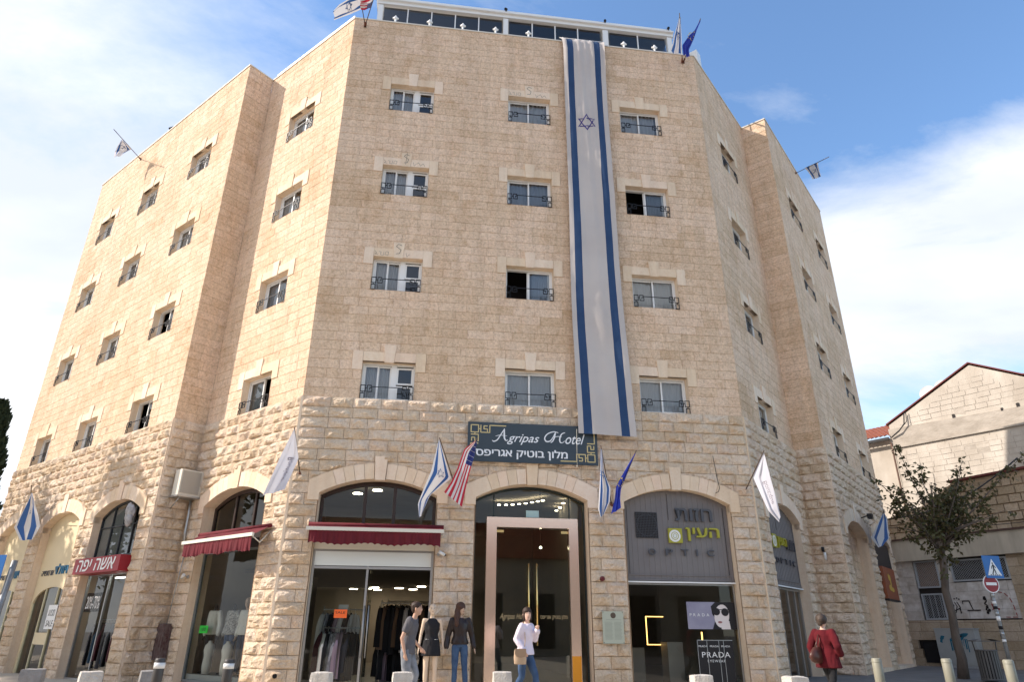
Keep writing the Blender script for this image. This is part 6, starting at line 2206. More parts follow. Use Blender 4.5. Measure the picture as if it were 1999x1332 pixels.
for (ex, ez), wisp in ends:
    for rep in range(1 if wisp else 2):
        e = Vector((ex + r_.uniform(-.10, .10), 20.0 + r_.uniform(-1.0, 1.0), ez + r_.uniform(-.08, .08)))
        s_ = base + Vector((0.21, 0, 3.2 + r_.uniform(-0.1, 0.55)))
        if wisp == 2:
            e.y = 20 + r_.uniform(-.4, .4)
        m1 = s_.lerp(e, 0.35) + Vector((r_.uniform(-.1, .1), r_.uniform(-.1, .1), 0.12 if wisp != 2 else 0.1))
        m2 = s_.lerp(e, 0.7) + Vector((r_.uniform(-.08, .08), r_.uniform(-.08, .08), 0.05))
        mb = MB(); mb.tube([s_, m1, m2, e], [0.035, 0.022, 0.013, 0.006], 6)
        put('limb', mb.mesh('limb', M_bark), tr, T(0, 0, 0))
        Ld = (e - s_).length
        n = int(Ld * (9 if wisp == 1 else 6.2))
        for k in range(n):
            t = r_.uniform(0.40 if wisp == 1 else 0.22, 1.0)
            q = (s_.lerp(m1, t / .35) if t < .35 else (m1.lerp(m2, (t - .35) / .35) if t < .7 else m2.lerp(e, (t - .7) / .3)))
            sp = 0.06 if wisp else 0.17
            q2 = q + Vector((r_.gauss(0, sp), r_.gauss(0, sp), r_.gauss(0, sp)))
            for _ in range(4 if wisp == 1 else 9):       # a small spray of leaves on each twig
                q3 = q2 + Vector((r_.gauss(0, .055), r_.gauss(0, .055), r_.gauss(0, .055)))
                d = Vector((r_.uniform(-1, 1), r_.uniform(-1, 1), r_.uniform(-1.3, 0.3)))
                leaf(lf, q3, d, r_.uniform(0.09, 0.155), r_, 0 if r_.random() < .72 else 1)
put('crown', lf.mesh('crown', [M_leaf, M_leafb]), tr, T(0, 0, 0))['kind'] = 'stuff'

M_cyp = mat('cypress_leaf', (0.02, 0.035, 0.015), 0.8, c2=(0.035, 0.05, 0.02), scale=3)


def cypress(x, y, h, rad, seed, lb):
    c = thing('cypress_tree', lb, 'tree', T(x, y, -0.2))
    mb = MB(); mb.tube([(x, y, -0.2), (x, y, h * .8)], [0.22, 0.05], 8)
    put('trunk', mb.mesh('trunk', M_bark), c, T(0, 0, 0))
    r_ = random.Random(seed); lf = MB()
    for k in range(9000):
        t = r_.random() ** 0.8
        z = 0.6 + (h - 0.6) * t
        R_ = rad * (1 - t) ** 0.55 * (0.35 + 0.65 * ss(t * 6)) * (0.85 + 0.35 * noise.noise(Vector((z * .8, seed, k % 7))))
        a = r_.uniform(0, 2 * math.pi)
        rr = R_ * (r_.random() ** 0.35)
        p = Vector((x + rr * math.cos(a), y + rr * math.sin(a), z))
        leaf(lf, p, Vector((math.cos(a) * .7, math.sin(a) * .7, 1.1)), r_.uniform(.22, .5), r_)
    put('crown', lf.mesh('crown', M_cyp), c, T(0, 0, 0))['kind'] = 'stuff'


cypress(-28.6, 36.0, 12.6, 1.9, 3, 'dark cypress tree showing its spiky edge at the left border')

# plane trees and a terrace of houses across the street: they shade the foot of the left wing
def street_canopy(x, y, h, rad, seed, lb, n=5200):
    c = thing('shade_tree', lb, 'tree', T(x, y, -0.2))
    mb = MB(); mb.tube([(x, y, -0.2), (x + .1, y, h * .5), (x, y + .1, h * .75)], [0.25, 0.18, 0.08], 8)
    put('trunk', mb.mesh('trunk', M_bark), c, T(0, 0, 0))
    r_ = random.Random(seed); lf = MB()
    cl = [(Vector((x, y, h * .72)) + Vector((r_.gauss(0, rad * .42), r_.gauss(0, rad * .42), r_.gauss(0, rad * .38))), r_.uniform(.3, .55) * rad) for _ in range(16)]
    for k in range(n):
        q, s_ = cl[k % len(cl)]
        p = q + Vector((r_.gauss(0, 1), r_.gauss(0, 1), r_.gauss(0, .8))) * s_ * .55
        leaf(lf, p, Vector((r_.uniform(-1, 1), r_.uniform(-1, 1), r_.uniform(-1, .5))), r_.uniform(.25, .42), r_)
    put('crown', lf.mesh('crown', M_leaf), c, T(0, 0, 0))['kind'] = 'stuff'
# ------------------------------------------------ figures
M_skin = mat('skin', (0.55, 0.33, 0.23), 0.6)
M_skinl = mat('light_skin', (0.66, 0.43, 0.33), 0.6)
M_mann = mat('mannequin_plastic', (0.72, 0.55, 0.40), 0.4)
M_mannp = mat('mannequin_fleshtone', (0.50, 0.34, 0.24), 0.5)
M_hairb = mat('brown_hair', (0.035, 0.018, 0.011), 0.6)
M_hairk = mat('black_hair', (0.012, 0.008, 0.007), 0.5)
M_hairg = mat('auburn_hair', (0.07, 0.032, 0.02), 0.6)
M_jeans = mat('blue_denim', (0.035, 0.07, 0.15), 0.9, c2=(0.06, 0.11, 0.20), scale=7)
M_jeansd = mat('grey_jeans', (0.07, 0.075, 0.085), 0.9, c2=(0.12, 0.125, 0.14), scale=6)
M_eye = mat('dark_eye', (0.01, 0.008, 0.006), 0.3)
M_lip = mat('lip', (0.30, 0.09, 0.08), 0.5)


def remesh(mb, name, m, voxel=0.014, smooth=5):
    me = mb.mesh(name + '_src', m)
    o = bpy.data.objects.new('tmp', me); COL.objects.link(o)
    md = o.modifiers.new('r', 'REMESH'); md.mode = 'VOXEL'; md.voxel_size = voxel
    md2 = o.modifiers.new('s', 'SMOOTH'); md2.iterations = smooth; md2.factor = 0.5
    bpy.context.view_layer.update()
    out = bpy.data.meshes.new_from_object(o.evaluated_get(bpy.context.evaluated_depsgraph_get()))
    out.name = name
    out.polygons.foreach_set('use_smooth', [True] * len(out.polygons))
    if not out.materials: out.materials.append(m)
    bpy.data.objects.remove(o); bpy.data.meshes.remove(me)
    return out


def limb(mb, pts, rads, n=12):
    """round ended tapering limb"""
    pts = [Vector(p) for p in pts]
    mb.tube(pts, rads, n)
    for p, r in zip(pts, rads):
        mb.sphere(p, r * 0.99, 10)


def torso_rings(hipc, chest, neck, prm, side):
    """rings from the crotch to the neck. side = shoulder axis unit vector"""
    out = []
    fr = Vector((0, 0, 1)).cross(side).normalized()
    for t, rx, ry in prm:
        c = hipc.lerp(chest, t / 0.6) if t < 0.6 else chest.lerp(neck, (t - 0.6) / 0.4)
        out.append((c, rx, ry, side, fr))
    return out


def figure(name, label, cat, M, J, skin, parts, hair=None, face=True, head_turn=0.0, female=True, vox=0.014, headless=False, group=None):
    """J: joints in local coordinates, person facing -y, x to the person's left"""
    root = thing(name, label, cat, M, group)
    V = lambda k: Vector(J[k])
    side = (V('sh_l') - V('sh_r')).normalized()
    hside = (V('hip_l') - V('hip_r')).normalized()
    pel, chest, neck = V('pelvis'), V('chest'), V('neck')
    sc = 1.0 if not female else 0.9
    mb = MB()
    prm = [(0.0, .12 * sc, .085 * sc), (0.12, .165 if not female else .165, .115 * sc), (0.3, .145 * sc, .10 * sc), (0.42, .135 * sc, .10 * sc), (0.60, .165 * sc, .115 * sc), (0.78, .175 * sc, .105 * sc), (0.88, .12 * sc, .08 * sc), (0.95, .055, .055), (1.0, .05, .052)]
    tr_ = torso_rings(pel, chest, neck, prm, side)
    mb.loft(tr_, 0, True, 18)
    for s in ('l', 'r'):
        limb(mb, [V('sh_' + s), V('sh_' + s).lerp(V('el_' + s), .5), V('el_' + s), V('el_' + s).lerp(V('wr_' + s), .35), V('wr_' + s)], [.052 * sc, .045 * sc, .038 * sc, .038 * sc, .025 * sc])
        limb(mb, [chest.lerp(neck, .55), V('sh_' + s)], [.06 * sc, .055 * sc])
        h, k, a = V('hip_' + s), V('kn_' + s), V('an_' + s)
        limb(mb, [h, h.lerp(k, .5), k, k.lerp(a, .3), k.lerp(a, .7), a], [.088 * sc + .004, .075 * sc, .055 * sc, .056 * sc, .042 * sc, .036 * sc])
        toe = V('toe_' + s)
        limb(mb, [a + Vector((0, 0, -.04)), a.lerp(toe, .5) + Vector((0, 0, -.03)), toe], [.036, .034, .026])
        # hand: palm, four fingers, thumb
        w = V('wr_' + s); d = (w - V('el_' + s)).normalized()
        curl = Vector(J.get('curl_' + s, (0, -0.5, 0)))
        pn = d.cross(Vector((0, 1, 0)) if abs(d.y) < .9 else Vector((1, 0, 0))).normalized()
        wide = d.cross(pn).normalized()
        palm = w + d * .075
        mb.loft([(w, .024, .018, wide, pn), (w + d * .04, .036, .016, wide, pn), (palm + d * .01, .038, .014, wide, pn)], 0, True, 10)
        for q in range(4):
            o = wide * (-.028 + .0187 * q)
            L = (.058, .068, .064, .050)[q]
            f0 = palm + o; f1 = f0 + d * L * .5 + curl * L * .12; f2 = f1 + (d * .6 + curl).normalized() * L * .5
            mb.tube([f0 - d * .01, f1, f2], [.0095, .009, .0075], 6)
        t0 = w + d * .02 + wide * -.026
        mb.tube([t0, t0 + (d * .7 - wide * .7 + curl * .2) * .03, t0 + (d - wide * .5 + curl * .4) * .058], [.011, .0105, .008], 6)
    hd = V('head')
    a = R(head_turn)
    fw = Vector((math.sin(a), -math.cos(a), 0)); hx = Vector((math.cos(a), math.sin(a), 0)); up = Vector((0, 0, 1))
    limb(mb, [neck - up * .06, hd - up * .06], [.052 * sc, .05 * sc])
    if not headless:
        def ring(z, rx, ry, off):
            return (hd + up * z + fw * off, rx, ry, hx, fw)
        mb.loft([ring(-.115, .022, .02, .058), ring(-.10, .045, .052, .034), ring(-.065, .062, .078, .016), ring(-.02, .070, .090, .008), ring(.03, .074, .097, .0), ring(.07, .070, .092, -.004), ring(.10, .052, .068, -.006), ring(.118, .02, .026, -.008)], 0, True, 18)
        mb.tube([hd + fw * .088 + up * .015, hd + fw * .112 - up * .022, hd + fw * .09 - up * .03], [.009, .014, .008], 8)   # nose
        mb.tube([hd + fw * .075 - up * .052 - hx * .02, hd + fw * .082 - up * .052, hd + fw * .075 - up * .052 + hx * .02], .012, 6)   # mouth
        for s in (-1, 1):
            e = hd + hx * s * .074 - up * .005
            mb.tube([e + up * .025 - fw * .008, e + hx * s * .012, e - up * .028], [.012, .014, .010], 6)
    me = remesh(mb, 'body', skin, vox, 3)
    put('body', me, root, M)
    if face and not headless:
        for s in (-1, 1):
            mb = MB(); mb.sphere(hd + fw * .084 + hx * s * .029 + up * .013, .0105, 8, 0, (1.2, 1.0, .6)); put('eye', mb.mesh('eye', M_eye), root, M)
            mb = MB(); mb.tube([hd + fw * .086 + hx * s * .014 + up * .033, hd + fw * .086 + hx * s * .030 + up * .038, hd + fw * .074 + hx * s * .046 + up * .032], .0035, 5); put('eyebrow', mb.mesh('eyebrow', M_hairb), root, M)
        mb = MB(); mb.tube([hd + fw * .088 - up * .053 - hx * .02, hd + fw * .096 - up * .052, hd + fw * .088 - up * .053 + hx * .02], [.003, .006, .003], 6); put('lips', mb.mesh('lips', M_lip), root, M)

    # clothing
    def garment(nm, m, build, v=0.014, sm=3):
        b = MB(); build(b)
        me_ = remesh(b, nm, m, v, sm)
        sd = len(nm) * 3.7
        for vt in me_.vertices:          # loose folds, mostly running down the cloth
            c = vt.co
            f_ = noise.noise(Vector((c.x * 13 + sd, c.y * 13, c.z * 3.5))) + 0.6 * noise.noise(Vector((c.x * 24, c.y * 24 + sd, c.z * 9 + c.x * 8)))
            vt.co = c + Vector((c.x - pel.x, c.y - pel.y, 0)).normalized() * f_ * 0.011
        put(nm, me_, root, M)

    def sleeves(b, k, grow, cuff=0.0):
        for s in ('l', 'r'):
            S_, E_, W_ = V('sh_' + s), V('el_' + s), V('wr_' + s)
            limb(b, [chest.lerp(neck, .45), S_ + Vector((0, 0, -.004))], [.076 * sc, .056 * sc + grow * .5])
            if k <= 1:
                limb(b, [S_, S_.lerp(E_, k)], [.058 * sc + grow, .056 * sc + grow + cuff])
            else:
                limb(b, [S_ + Vector((0, 0, -.004)), S_.lerp(E_, .5), E_, E_.lerp(W_, (k - 1))], [.056 * sc + grow * .55, .052 * sc + grow, .048 * sc + grow, .038 * sc + grow + cuff])

    def top(b, k, grow, bottom, flare=1.0, length=None):
        """length: z of the hem"""
        rings = []
        hem = length
        for t, rx, ry in prm[1:-1]:
            c = pel.lerp(chest, t / 0.6) if t < .6 else chest.lerp(neck, (t - .6) / .4)
            rings.append((c, rx + grow, ry + grow, side, Vector((0, 0, 1)).cross(side).normalized()))
        if hem is not None:
            c0 = rings[0][0]
            rx0, ry0 = (.165 if female else .168) + grow, .115 * sc + grow
            low = Vector((c0.x, c0.y, hem))
            if bottom: low += Vector(bottom)
            rings = [(low, rx0 * flare, ry0 * flare, side, rings[0][4]), (c0.lerp(low, .5), rx0 * (1 + flare) / 2, ry0 * (1 + flare) / 2, side, rings[0][4])] + rings
        b.loft(rings, 0, True, 22)
        sleeves(b, k, grow * .8) if k else None

    def trousers(b, grow, end=1.0, flare=0.0):
        b.loft([(pel + Vector((0, 0, z)), rx * sc + grow, ry * sc + grow, hside, Vector((0, 0, 1)).cross(hside).normalized()) for z, rx, ry in ((-.06, .13, .10), (0.03, .17, .118), (.10, .155, .11), (.16, .145, .105))], 0, True, 18)
        for s in ('l', 'r'):
            h, k, a = V('hip_' + s), V('kn_' + s), V('an_' + s)
            limb(b, [h, h.lerp(k, .5), k, k.lerp(a, .35), k.lerp(a, .7), k.lerp(a, .97)], [.094 * sc + grow, .080 * sc + grow, .062 * sc + grow, .060 * sc + grow, .050 * sc + grow + flare, .046 * sc + grow + flare])
    for p in parts:
        kind, nm, m, kw = p
        if kind == 'top': garment(nm, m, lambda b: top(b, **kw))
        elif kind == 'trousers': garment(nm, m, lambda b: trousers(b, **kw))
        elif kind == 'shoes':
            for s in ('l', 'r'):
                b = MB(); a_, t_ = V('an_' + s), V('toe_' + s)
                d = (t_ - a_); d.z = 0; d.normalize()
                limb(b, [a_ + Vector((0, 0, -.03)) - d * .03, a_.lerp(t_, .5) + Vector((0, 0, -.025)), t_ + Vector((0, 0, .0))], [.048, .045, .036])
                put(nm, remesh(b, nm, m, .012, 2), root, M)
    if hair:
        m, blobs = hair
        b = MB()
        for (x, f_, z, r, sx, sy, sz) in blobs:
            r = r * 1.13
            c = hd + hx * x + fw * f_ + up * z
            rings = []
            for k in range(9):
                an = math.pi * k / 8
                rings.append((c - up * r * sz * math.cos(an), max(r * math.sin(an), 1e-4) * sx, max(r * math.sin(an), 1e-4) * sy, hx, fw))
            b.loft(rings, 0, True, 14)
        hm = remesh(b, 'hair', m, .010, 2)
        for v in hm.vertices:
            v.co += Vector((1, 1, .3)) * .006 * noise.noise(v.co * 45)
        put('hair', hm, root, M)
    return root, V


def stand(h=1.72, sw=0.19, lean=(0, 0), **kw):
    k = h / 1.72
    J = dict(pelvis=(0, 0, .93 * k), chest=(lean[0] * .5, lean[1] * .5, 1.22 * k), neck=(lean[0], lean[1], 1.46 * k), head=(lean[0] * 1.15, lean[1] * 1.15 - .015, 1.60 * k),
             sh_l=(sw + lean[0] * .9, lean[1] * .9, 1.39 * k), sh_r=(-sw + lean[0] * .9, lean[1] * .9, 1.39 * k),
             el_l=(sw + .06 + lean[0] * .7, .02, 1.10 * k), el_r=(-sw - .06 + lean[0] * .7, .02, 1.10 * k),
             wr_l=(sw + .09, -.03, .86 * k), wr_r=(-sw - .09, -.03, .86 * k),
             hip_l=(.09, 0, .88 * k), hip_r=(-.09, 0, .88 * k), kn_l=(.10, -.02, .47 * k), kn_r=(-.10, -.02, .47 * k),
             an_l=(.10, .01, .09), an_r=(-.10, .01, .09), toe_l=(.12, -.15, .035), toe_r=(-.12, -.15, .035))
    J.update(kw)
    return J


SHORT = [(0, -.012, .035, .092, .88, 1.08, .98), (0, -.035, -.01, .075, .95, .8, 1.0)]
# man in grey, seen from his right side, walking to the right of the picture (faces local -y; turned 90 degrees)
JM = stand(1.80, .20, (0, -.07), kn_l=(.10, -.16, .50), an_l=(.10, -.06, .13), toe_l=(.11, -.22, .07), kn_r=(-.10, -.03, .50), an_r=(-.10, .20, .12), toe_r=(-.11, .07, .04),
           el_r=(-.27, .05, 1.14), wr_r=(-.26, -.02, .88), el_l=(.27, -.02, 1.13), wr_l=(.25, -.20, .96), head=(0, -.14, 1.665), neck=(0, -.085, 1.50))
MM = T(-1.95, 14.1, -0.2) @ RZ(84)
M_tee = mat('grey_tee', (0.10, 0.095, 0.105), 0.9, c2=(0.13, 0.125, 0.13), scale=10)
figure('person', 'man in a grey T-shirt and faded jeans walking right past the clothes shop', 'person', MM, JM, M_skin,
       [('top', 't_shirt', M_tee, dict(k=.55, grow=.022, bottom=None, flare=.98, length=.86)), ('trousers', 'jeans', mat('faded_jeans', (0.13, 0.15, 0.18), 0.9, c2=(0.32, 0.33, 0.35), scale=5), dict(grow=.014)), ('shoes', 'shoe', M_black, {})],
       (M_hairb, [(0, -.018, .045, .090, .86, 1.08, .92), (0, -.05, .0, .070, 1.0, .75, 1.1)]), True, 0, False)
# woman in white by the hotel door, body towards the right, face towards the camera
JW = stand(1.70, .165, (.0, -.03), kn_l=(.09, -.18, .50), an_l=(.09, -.20, .10), toe_l=(.10, -.36, .06), kn_r=(-.09, .02, .48), an_r=(-.09, .26, .14), toe_r=(-.09, .16, .04),
           el_r=(-.22, .05, 1.13), wr_r=(-.20, -.10, .93), el_l=(.20, -.10, 1.14), wr_l=(.06, -.24, 1.30), curl_l=(0, -.4, .3))
MWm = T(0.30, 14.3, -0.2) @ RZ(55)
M_blouse = mat('white_blouse', (0.74, 0.66, 0.74), 0.85, bump=0.012, bscale=14)
wm, V_ = figure('person', 'woman in a loose white blouse and jeans before the golden hotel door', 'person', MWm, JW, M_skinl,
               [('top', 'blouse', M_blouse, dict(k=1.92, grow=.030, bottom=None, flare=1.12, length=.86)), ('trousers', 'jeans', M_jeans, dict(grow=.008)), ('shoes', 'shoe', M_black, {})],
               (M_hairb, [(0, -.022, .04, .094, .90, 1.06, .98), (0, -.045, -.03, .082, 1.0, .8, 1.15), (-.062, .012, -.045, .034, .8, 1.1, 2.3), (.062, .012, -.045, .034, .8, 1.1, 2.3), (0, -.05, -.09, .055, 1.1, .7, 1.0), (0, .060, .055, .042, 1.5, .8, .75)]), True, -42, True)
Mbg = T(0.20, 14.06, -0.2) @ RZ(8)
bag = thing('shoulder_bag', 'beige flap shoulder bag at the hip of the woman in white', 'bag', Mbg)
M_beige = mat('beige_leather', (0.48, 0.34, 0.22), 0.6, c2=(0.54, 0.39, 0.26), scale=6)
mb = MB(); mb.loft([((0, 0, z), .115 * w, .045 * w, (1, 0, 0), (0, 1, 0)) for z, w in ((.70, .9), (.715, 1.0), (.80, 1.06), (.90, 1.0), (.95, .92))], 0, True, 20)
put('bag_body', mb.mesh('bag_body', M_beige), bag, Mbg)
mb = MB(); mb.prism([(-.105, .97), (-.11, .88), (-.07, .83), (0, .815), (.07, .83), (.11, .88), (.105, .97)][::-1], -.058, -.044)
put('flap', mb.mesh('flap', mat('darker_beige_leather', (0.36, 0.24, 0.15), 0.55)), bag, Mbg)
mb = MB(); mb.tube([(.08, 0, .94), (.10, .02, 1.12), (.10, .08, 1.32), (.08, .2, 1.44)], .008, 6)
put('strap', mb.mesh('strap', M_beige), bag, Mbg)
# person in the red coat, seen from behind, walking to the right
JR = stand(1.62, .19, (.02, -.02), kn_l=(.11, -.15, .46), an_l=(.12, -.30, .10), toe_l=(.13, -.44, .05), kn_r=(-.10, .08, .46), an_r=(-.10, .32, .13), toe_r=(-.10, .20, .04),
           el_l=(.30, .06, 1.03), wr_l=(.27, .0, .80), el_r=(-.28, .04, 1.05), wr_r=(-.24, -.08, .90))
MR = T(6.22, 14.5, -0.2) @ RZ(122)
M_redc = mat('red_wool', (0.11, 0.003, 0.008), 0.95, c2=(0.07, 0.002, 0.006), scale=5)
figure('person', 'person in a red coat and black trousers seen from behind, carrying a brown bag', 'person', MR, JR, M_skinl,
       [('top', 'coat', M_redc, dict(k=1.9, grow=.040, bottom=None, flare=1.30, length=.66)), ('trousers', 'trousers', M_black, dict(grow=.012, flare=.03)), ('shoes', 'shoe', M_black, {})],
       (mat('streaked_hair', (0.035, 0.024, 0.018), 0.6, c2=(0.075, 0.05, 0.036), scale=24), [(0, -.02, .035, .10, .95, 1.05, .95), (0, -.10, .02, .055, 1.0, .8, 1.0), (.02, -.09, -.04, .05, 1, .8, 1)]), True, 20, True)
Mb2 = T(5.98, 14.42, -0.2) @ RZ(30)
b2 = thing('shoulder_bag', 'brown leather shoulder bag behind the back of the person in red', 'bag', Mb2)
M_brl = mat('brown_leather', (0.085, 0.03, 0.022), 0.35)
mb = MB(); mb.loft([((-.0 + o, 0, z), .17 * w, .07 * w, (1, 0, 0), (0, 1, 0)) for z, w, o in ((.74, .6, .04), (.78, .95, .0), (.86, 1.1, -.02), (.95, .9, 0.0), (1.03, .6, .05))], 0, True, 20)
put('bag_body', mb.mesh('bag_body', M_brl), b2, Mb2)
mb = MB(); mb.tube([(-.05, 0, .98), (.02, -.03, 1.12), (.10, -.03, 1.26)], .012, 6); mb.tube([(.08, 0, 1.0), (.12, -.03, 1.14), (.14, -.03, 1.26)], .012, 6)
put('strap', mb.mesh('strap', M_brl), b2, Mb2)

# mannequins in the street
M_dress_b = mat('black_dress', (0.012, 0.011, 0.013), 0.8)
MQ = T(-1.72, 16.15, -0.2)
JQ = stand(1.84, .175)
mq, _ = figure('mannequin', 'bald cream mannequin in a short black sleeveless dress outside the shop', 'mannequin', MQ @ RZ(8), JQ, M_mann,
              [('top', 'dress', M_dress_b, dict(k=0, grow=.020, bottom=None, flare=1.22, length=.77))], None, True, 0, True)
for sx in (-.13, .07):
    mb = MB(); mb.tube([(sx, -.155, 1.10), (sx + .07, -.158, 1.105)], .004, 6)
    put('zip', mb.mesh('zip', M_alu), mq, MQ @ RZ(8))
MQ2 = T(-1.10, 16.25, -0.2) @ RZ(12)
JQ2 = stand(1.86, .185, el_l=(.27, .04, 1.16), el_r=(-.27, .04, 1.16), wr_l=(.32, -.04, .92), wr_r=(-.30, -.04, .92), kn_l=(.12, -.02, .5), an_l=(.16, .0, .09), toe_l=(.19, -.14, .035))
M_leather = mat('dark_leather', (0.022, 0.013, 0.012), 0.4)
figure('mannequin', 'dark haired mannequin in a leather jacket and blue jeans against the pier', 'mannequin', MQ2, JQ2, M_mannp,
       [('top', 'jacket', M_leather, dict(k=1.85, grow=.028, bottom=None, flare=1.0, length=1.00)), ('trousers', 'jeans', M_jeans, dict(grow=.006)), ('shoes', 'shoe', M_black, {})],
       (M_hairg, [(0, -.02, .035, .104, .92, 1.04, 1.0), (-.06, -.03, -.06, .08, .8, .9, 1.4), (.05, -.04, -.05, .07, .8, .9, 1.3), (-.10, -.01, -.17, .075, .8, .8, 1.5), (-.12, .02, -.28, .06, .8, .8, 1.5), (-.06, .03, .05, .05, 1, 1, 1.2)]), True, 30, True)
# mannequins behind the corner window
M_cardi = mat('cream_knit', (0.62, 0.60, 0.55), 0.9)
M_print2 = mat('printed_blouse', (0.55, 0.53, 0.50), 0.9, c2=(0.08, 0.08, 0.09), scale=24)
for (u, y_, m_top, m_leg, lb, hl, k_) in ((1.40, .50, M_cardi, M_black, 'headless mannequin in a cream cardigan and black skirt in the corner window', True, 1.9), (2.17, .55, M_print2, M_jeans, 'headless mannequin in a printed white blouse and jeans in the corner window', True, 1.9),
                                          (2.86, .48, M_cardi, mat('dark_jeans', (0.02, 0.035, 0.07), 0.9) , 'mannequin with a head wearing a cream jumper and dark jeans in the corner window', False, 1.9)):
    Mx = FM['L2'] @ T(u, y_, 0.05) @ RZ(8)
    Jx = stand(1.76, .165)
    figure('mannequin', lb, 'mannequin', Mx, Jx, M_mannp if not hl else M_black, [('top', 'top', m_top, dict(k=k_, grow=.022, bottom=None, flare=1.08, length=.90)), ('trousers', 'trousers', m_leg, dict(grow=.010))], None, False, 20, True, 0.018, hl)
# small bust stands
for (u, y_, lb) in ((1.72, .30, 'low white bust form at the left of the corner window'), (2.52, .30, 'low grey bust form between the mannequins of the corner window')):
    Mx = FM['L2'] @ T(u, y_, 0.05)
    mb = MB(); mb.loft([((0, 0, z), a, b, (1, 0, 0), (0, 1, 0)) for z, a, b in ((.02, .12, .09), (.20, .15, .10), (.40, .13, .09), (.55, .17, .11), (.66, .15, .09), (.72, .05, .05), (.76, .045, .045))], 0, True, 18)
    thing('bust_form', lb, 'mannequin', Mx, None, mb.mesh('bust_form', M_cardi))

# ------------------------------------------------ clothes racks


def garment_mesh(seed, m, w=0.40, h=0.85):
    mb = MB()
    r_ = random.Random(seed)
    P = []
    for j in range(8):
        t = j / 7
        ww = (w * (.55 + .45 * ss(t * 4))) * (1 + .10 * t)
        P.append([((i / 10 - .5) * ww, .022 * math.sin(i * 1.7 + seed + t) * (0.4 + t) - .03, -h * t - .10 * abs(i / 10 - .5) * 2 * (1 - t)) for i in range(11)])
    Q = [[(x, .06 - y_, z) for x, y_, z in row[::-1]] for row in P]
    mb.grid(P); mb.grid(Q)
    for a, b in ((0, 10),):
        mb.grid([[P[j][0], Q[j][10]] for j in range(8)]); mb.grid([[Q[j][0], P[j][10]] for j in range(8)])
    # sleeves
    for s in (-1, 1):
        mb.tube([(s * w * .26, 0, -.06), (s * w * .42, -.01, -.32), (s * w * .46, .0, -.60)], [.05, .045, .035], 8)
    mb.tube([(0, 0, -.02), (0, 0, .05), (.02, 0, .08), (.0, 0, .10)], .005, 5)
    return mb.mesh('hanging_garment', m)


CM = [M_black, M_cardi, mat('charcoal_cloth', (0.03, 0.03, 0.033), .9), mat('wine_cloth', (0.06, 0.012, 0.016), .9), mat('striped_grey', (0.45, 0.44, 0.47), .9, c2=(0.05, 0.05, 0.06), scale=30, stretch=(1, 1, .2)), mat('mauve_cloth', (0.27, 0.20, 0.24), .9), mat('brown_cloth', (0.16, 0.10, 0.06), .9), mat('petrol_cloth', (0.01, 0.035, 0.06), .9)]


ORD = ['first', 'second', 'third', 'fourth', 'fifth', 'sixth', 'seventh', 'eighth', 'ninth', 'tenth', 'eleventh', 'twelfth', 'thirteenth', 'fourteenth', 'fifteenth', 'sixteenth', 'seventeenth', 'eighteenth', 'nineteenth', 'twentieth', 'twenty-first', 'twenty-second']


def rack(key, u0, u1, y_, z, label, gl, mats_, legs=True, step=0.075, h=.85, turn=68, group='clothes on the racks'):
    M = FM[key]
    rk = thing('clothes_rack', label, 'clothes rack', M @ T((u0 + u1) / 2, y_, 0))
    mb = MB(); mb.tube([(u0, y_, z), (u1, y_, z)], .014, 8)
    put('rail', mb.mesh('rail', M_alu), rk, M)
    if legs:
        for x in (u0 + .02, u1 - .02):
            mb = MB(); mb.tube([(x, y_, z + .08), (x, y_, -.15)], .012, 8); mb.tube([(x, y_ - .22, -.13), (x, y_ + .22, -.13)], .012, 8)
            put('upright', mb.mesh('upright', M_alu), rk, M)
    n = int((u1 - u0 - .1) / step)
    for k in range(n):
        ordn = ORD[k]
        x = u0 + .06 + k * step
        mi_ = mats_[k % len(mats_)]
        g_ = thing('hanging_garment', (gl[0] if mi_ in (0, 2, 7) else (gl[1] if mi_ in (3, 5, 6) else gl[2])).replace('garment', 'garment, %s from the left,' % ordn, 1), 'garment', M @ T(x, y_, z - .07) @ RZ(turn + rnd.uniform(-8, 8)), group, garment_mesh(k + int(u0 * 10), CM[mi_], .40 + .05 * ((k * 7) % 3), h + .06 * ((k * 5) % 4)))


rack('F', 1.08, 1.98, .35, 1.12, 'chrome rack packed with shirts behind the left glass of the front shop', ['black garment on the chrome rack in the front shop', 'muted garment on the chrome rack in the front shop', 'pale garment on the chrome rack in the front shop'], [3, 1, 0, 4, 4, 5, 5, 0, 2, 0, 2, 0], turn=62)
rack('L1', 9.15, 10.85, .42, 1.30, 'chrome rack of black clothes under the red shop sign', ['black garment on the rack under the red shop sign', 'dark red garment on the rack under the red shop sign', 'pale garment on the rack under the red shop sign'], [3, 0, 0, 2, 0, 7, 0, 0], turn=80, step=.09, h=.95)
rack('F', 2.25, 3.9, 2.6, 1.75, 'long rail of dark coats deep inside the front shop doorway', ['black garment deep inside the front shop doorway', 'brown garment deep inside the front shop doorway', 'pale garment deep inside the front shop doorway'], [0, 6, 0, 2, 6, 0, 1, 2, 0], turn=70, step=.11, h=1.0)
rack('F', 2.25, 3.9, 2.9, 0.85, 'lower rail of dark clothes deep inside the front shop doorway', ['black garment low inside the front shop doorway', 'dark coloured garment low inside the front shop doorway', 'pale garment low inside the front shop doorway'], [0, 2, 5, 0, 2, 0], turn=70, step=.12, h=.8)
rack('F', 2.3, 3.85, 5.5, 1.9, 'far rail of coats at the back of the front shop', ['black garment on the far rail of the front shop', 'brown garment on the far rail of the front shop', 'pale garment on the far rail of the front shop'], [6, 0, 1, 0, 2, 6, 4], turn=60, step=.16, h=1.1)
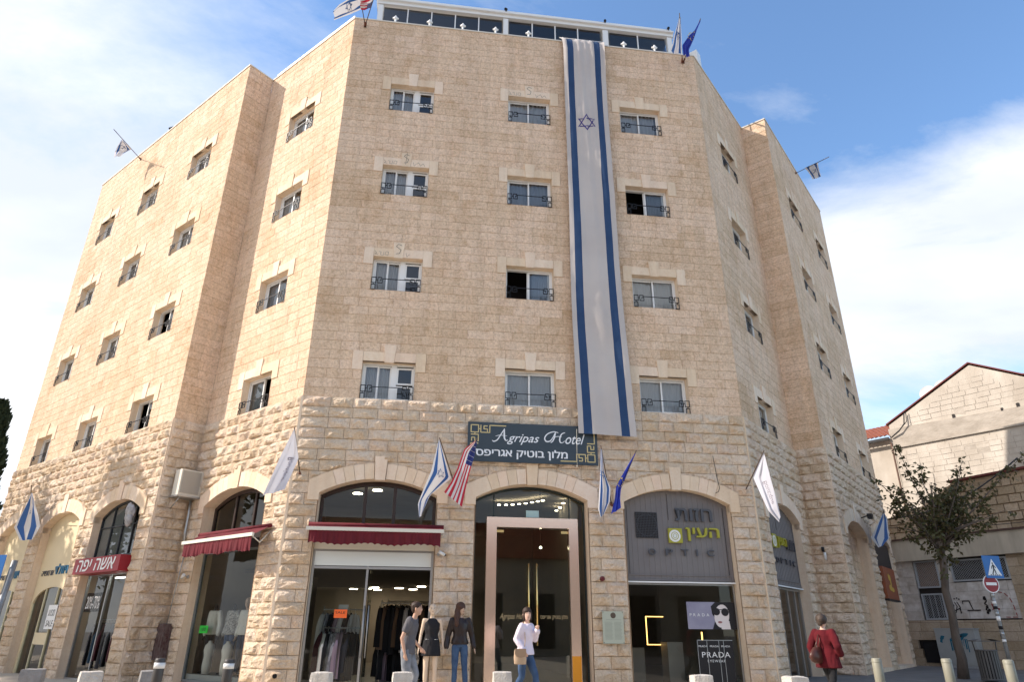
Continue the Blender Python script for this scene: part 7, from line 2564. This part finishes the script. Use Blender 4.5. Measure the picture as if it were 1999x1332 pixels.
rack('F', 0.9, 1.95, 1.6, 1.55, 'second rack of pale shirts behind the left glass of the front shop', ['black garment on the second rack of the front shop', 'muted garment on the second rack of the front shop', 'pale garment on the second rack of the front shop'], [1, 4, 0, 5, 1, 2], turn=55, step=.12, h=.9)
# patterned scarf hanging between man and mannequin
mb = MB()
mb.grid([[(2.98 + 0.28 * i / 8 * (0.6 + .6 * math.sin(j * .5)), -0.62 + .03 * math.sin(i * 2.1 + j), 0.85 - j * .11) for i in range(9)] for j in range(9)])
thing('hanging_garment', 'black and white patterned wrap hanging beside the mannequin in black', 'garment', FM['F'], 'clothes on the racks', mb.mesh('hanging_garment', mat('patterned_cloth', (0.03, 0.03, 0.03), .9, c2=(0.45, 0.42, 0.36), scale=22)))
# a red patch: person at the far left edge
JL = stand(1.65, .18)
figure('person', 'person in a red top at the far left edge, cut by the frame', 'person', T(-9.98, 13.3, -0.2) @ RZ(150), JL, M_skinl,
       [('top', 'coat', M_redc, dict(k=1.9, grow=.03, bottom=None, flare=1.05, length=.75)), ('trousers', 'trousers', M_black, dict(grow=.015)), ('shoes', 'shoe', M_black, {})], (M_hairk, SHORT), True, 0, True)

# ------------------------------------------------ across the street (behind the camera, seen only as reflections in the shop glass)
MO = T(-26, -9, 0) @ RZ(3)
ob = thing('opposite_terrace', 'long low stone terrace with red tiled roof across the street, mirrored in the hotel glass', 'building', MO)
mb = MB(); mb.box(0, 46, -7, 0, -0.5, 5.2)
put('wall', mb.mesh('wall', mat('opposite_stone', (0.36, 0.30, 0.23), .9, c2=(0.44, 0.37, 0.29), scale=1.0)), ob, MO)
mb = MB(); mb.prism([(0, 5.2), (46, 5.2), (44, 7.2), (2, 7.2)], -7.3, 0.4)
put('roof', mb.mesh('roof', M_tile), ob, MO)
for k in range(14):
    mb = MB(); x = 1.5 + k * 3.2; mb.box(x, x + 1.7, -0.05, 0.03, 0.2, 3.2)
    put('window', mb.mesh('window', M_dark), ob, MO)
street_canopy(-21.6, 17.5, 12.4, 2.7, 5, 'shade tree standing nearest the hotel outside the picture', 6000)
street_canopy(-25.6, 21.0, 12.4, 3.0, 9, 'middle shade tree left of the hotel outside the picture', 6000)
street_canopy(-30.2, 24.8, 10.6, 3.0, 13, 'farthest shade tree left of the hotel outside the picture', 6000)
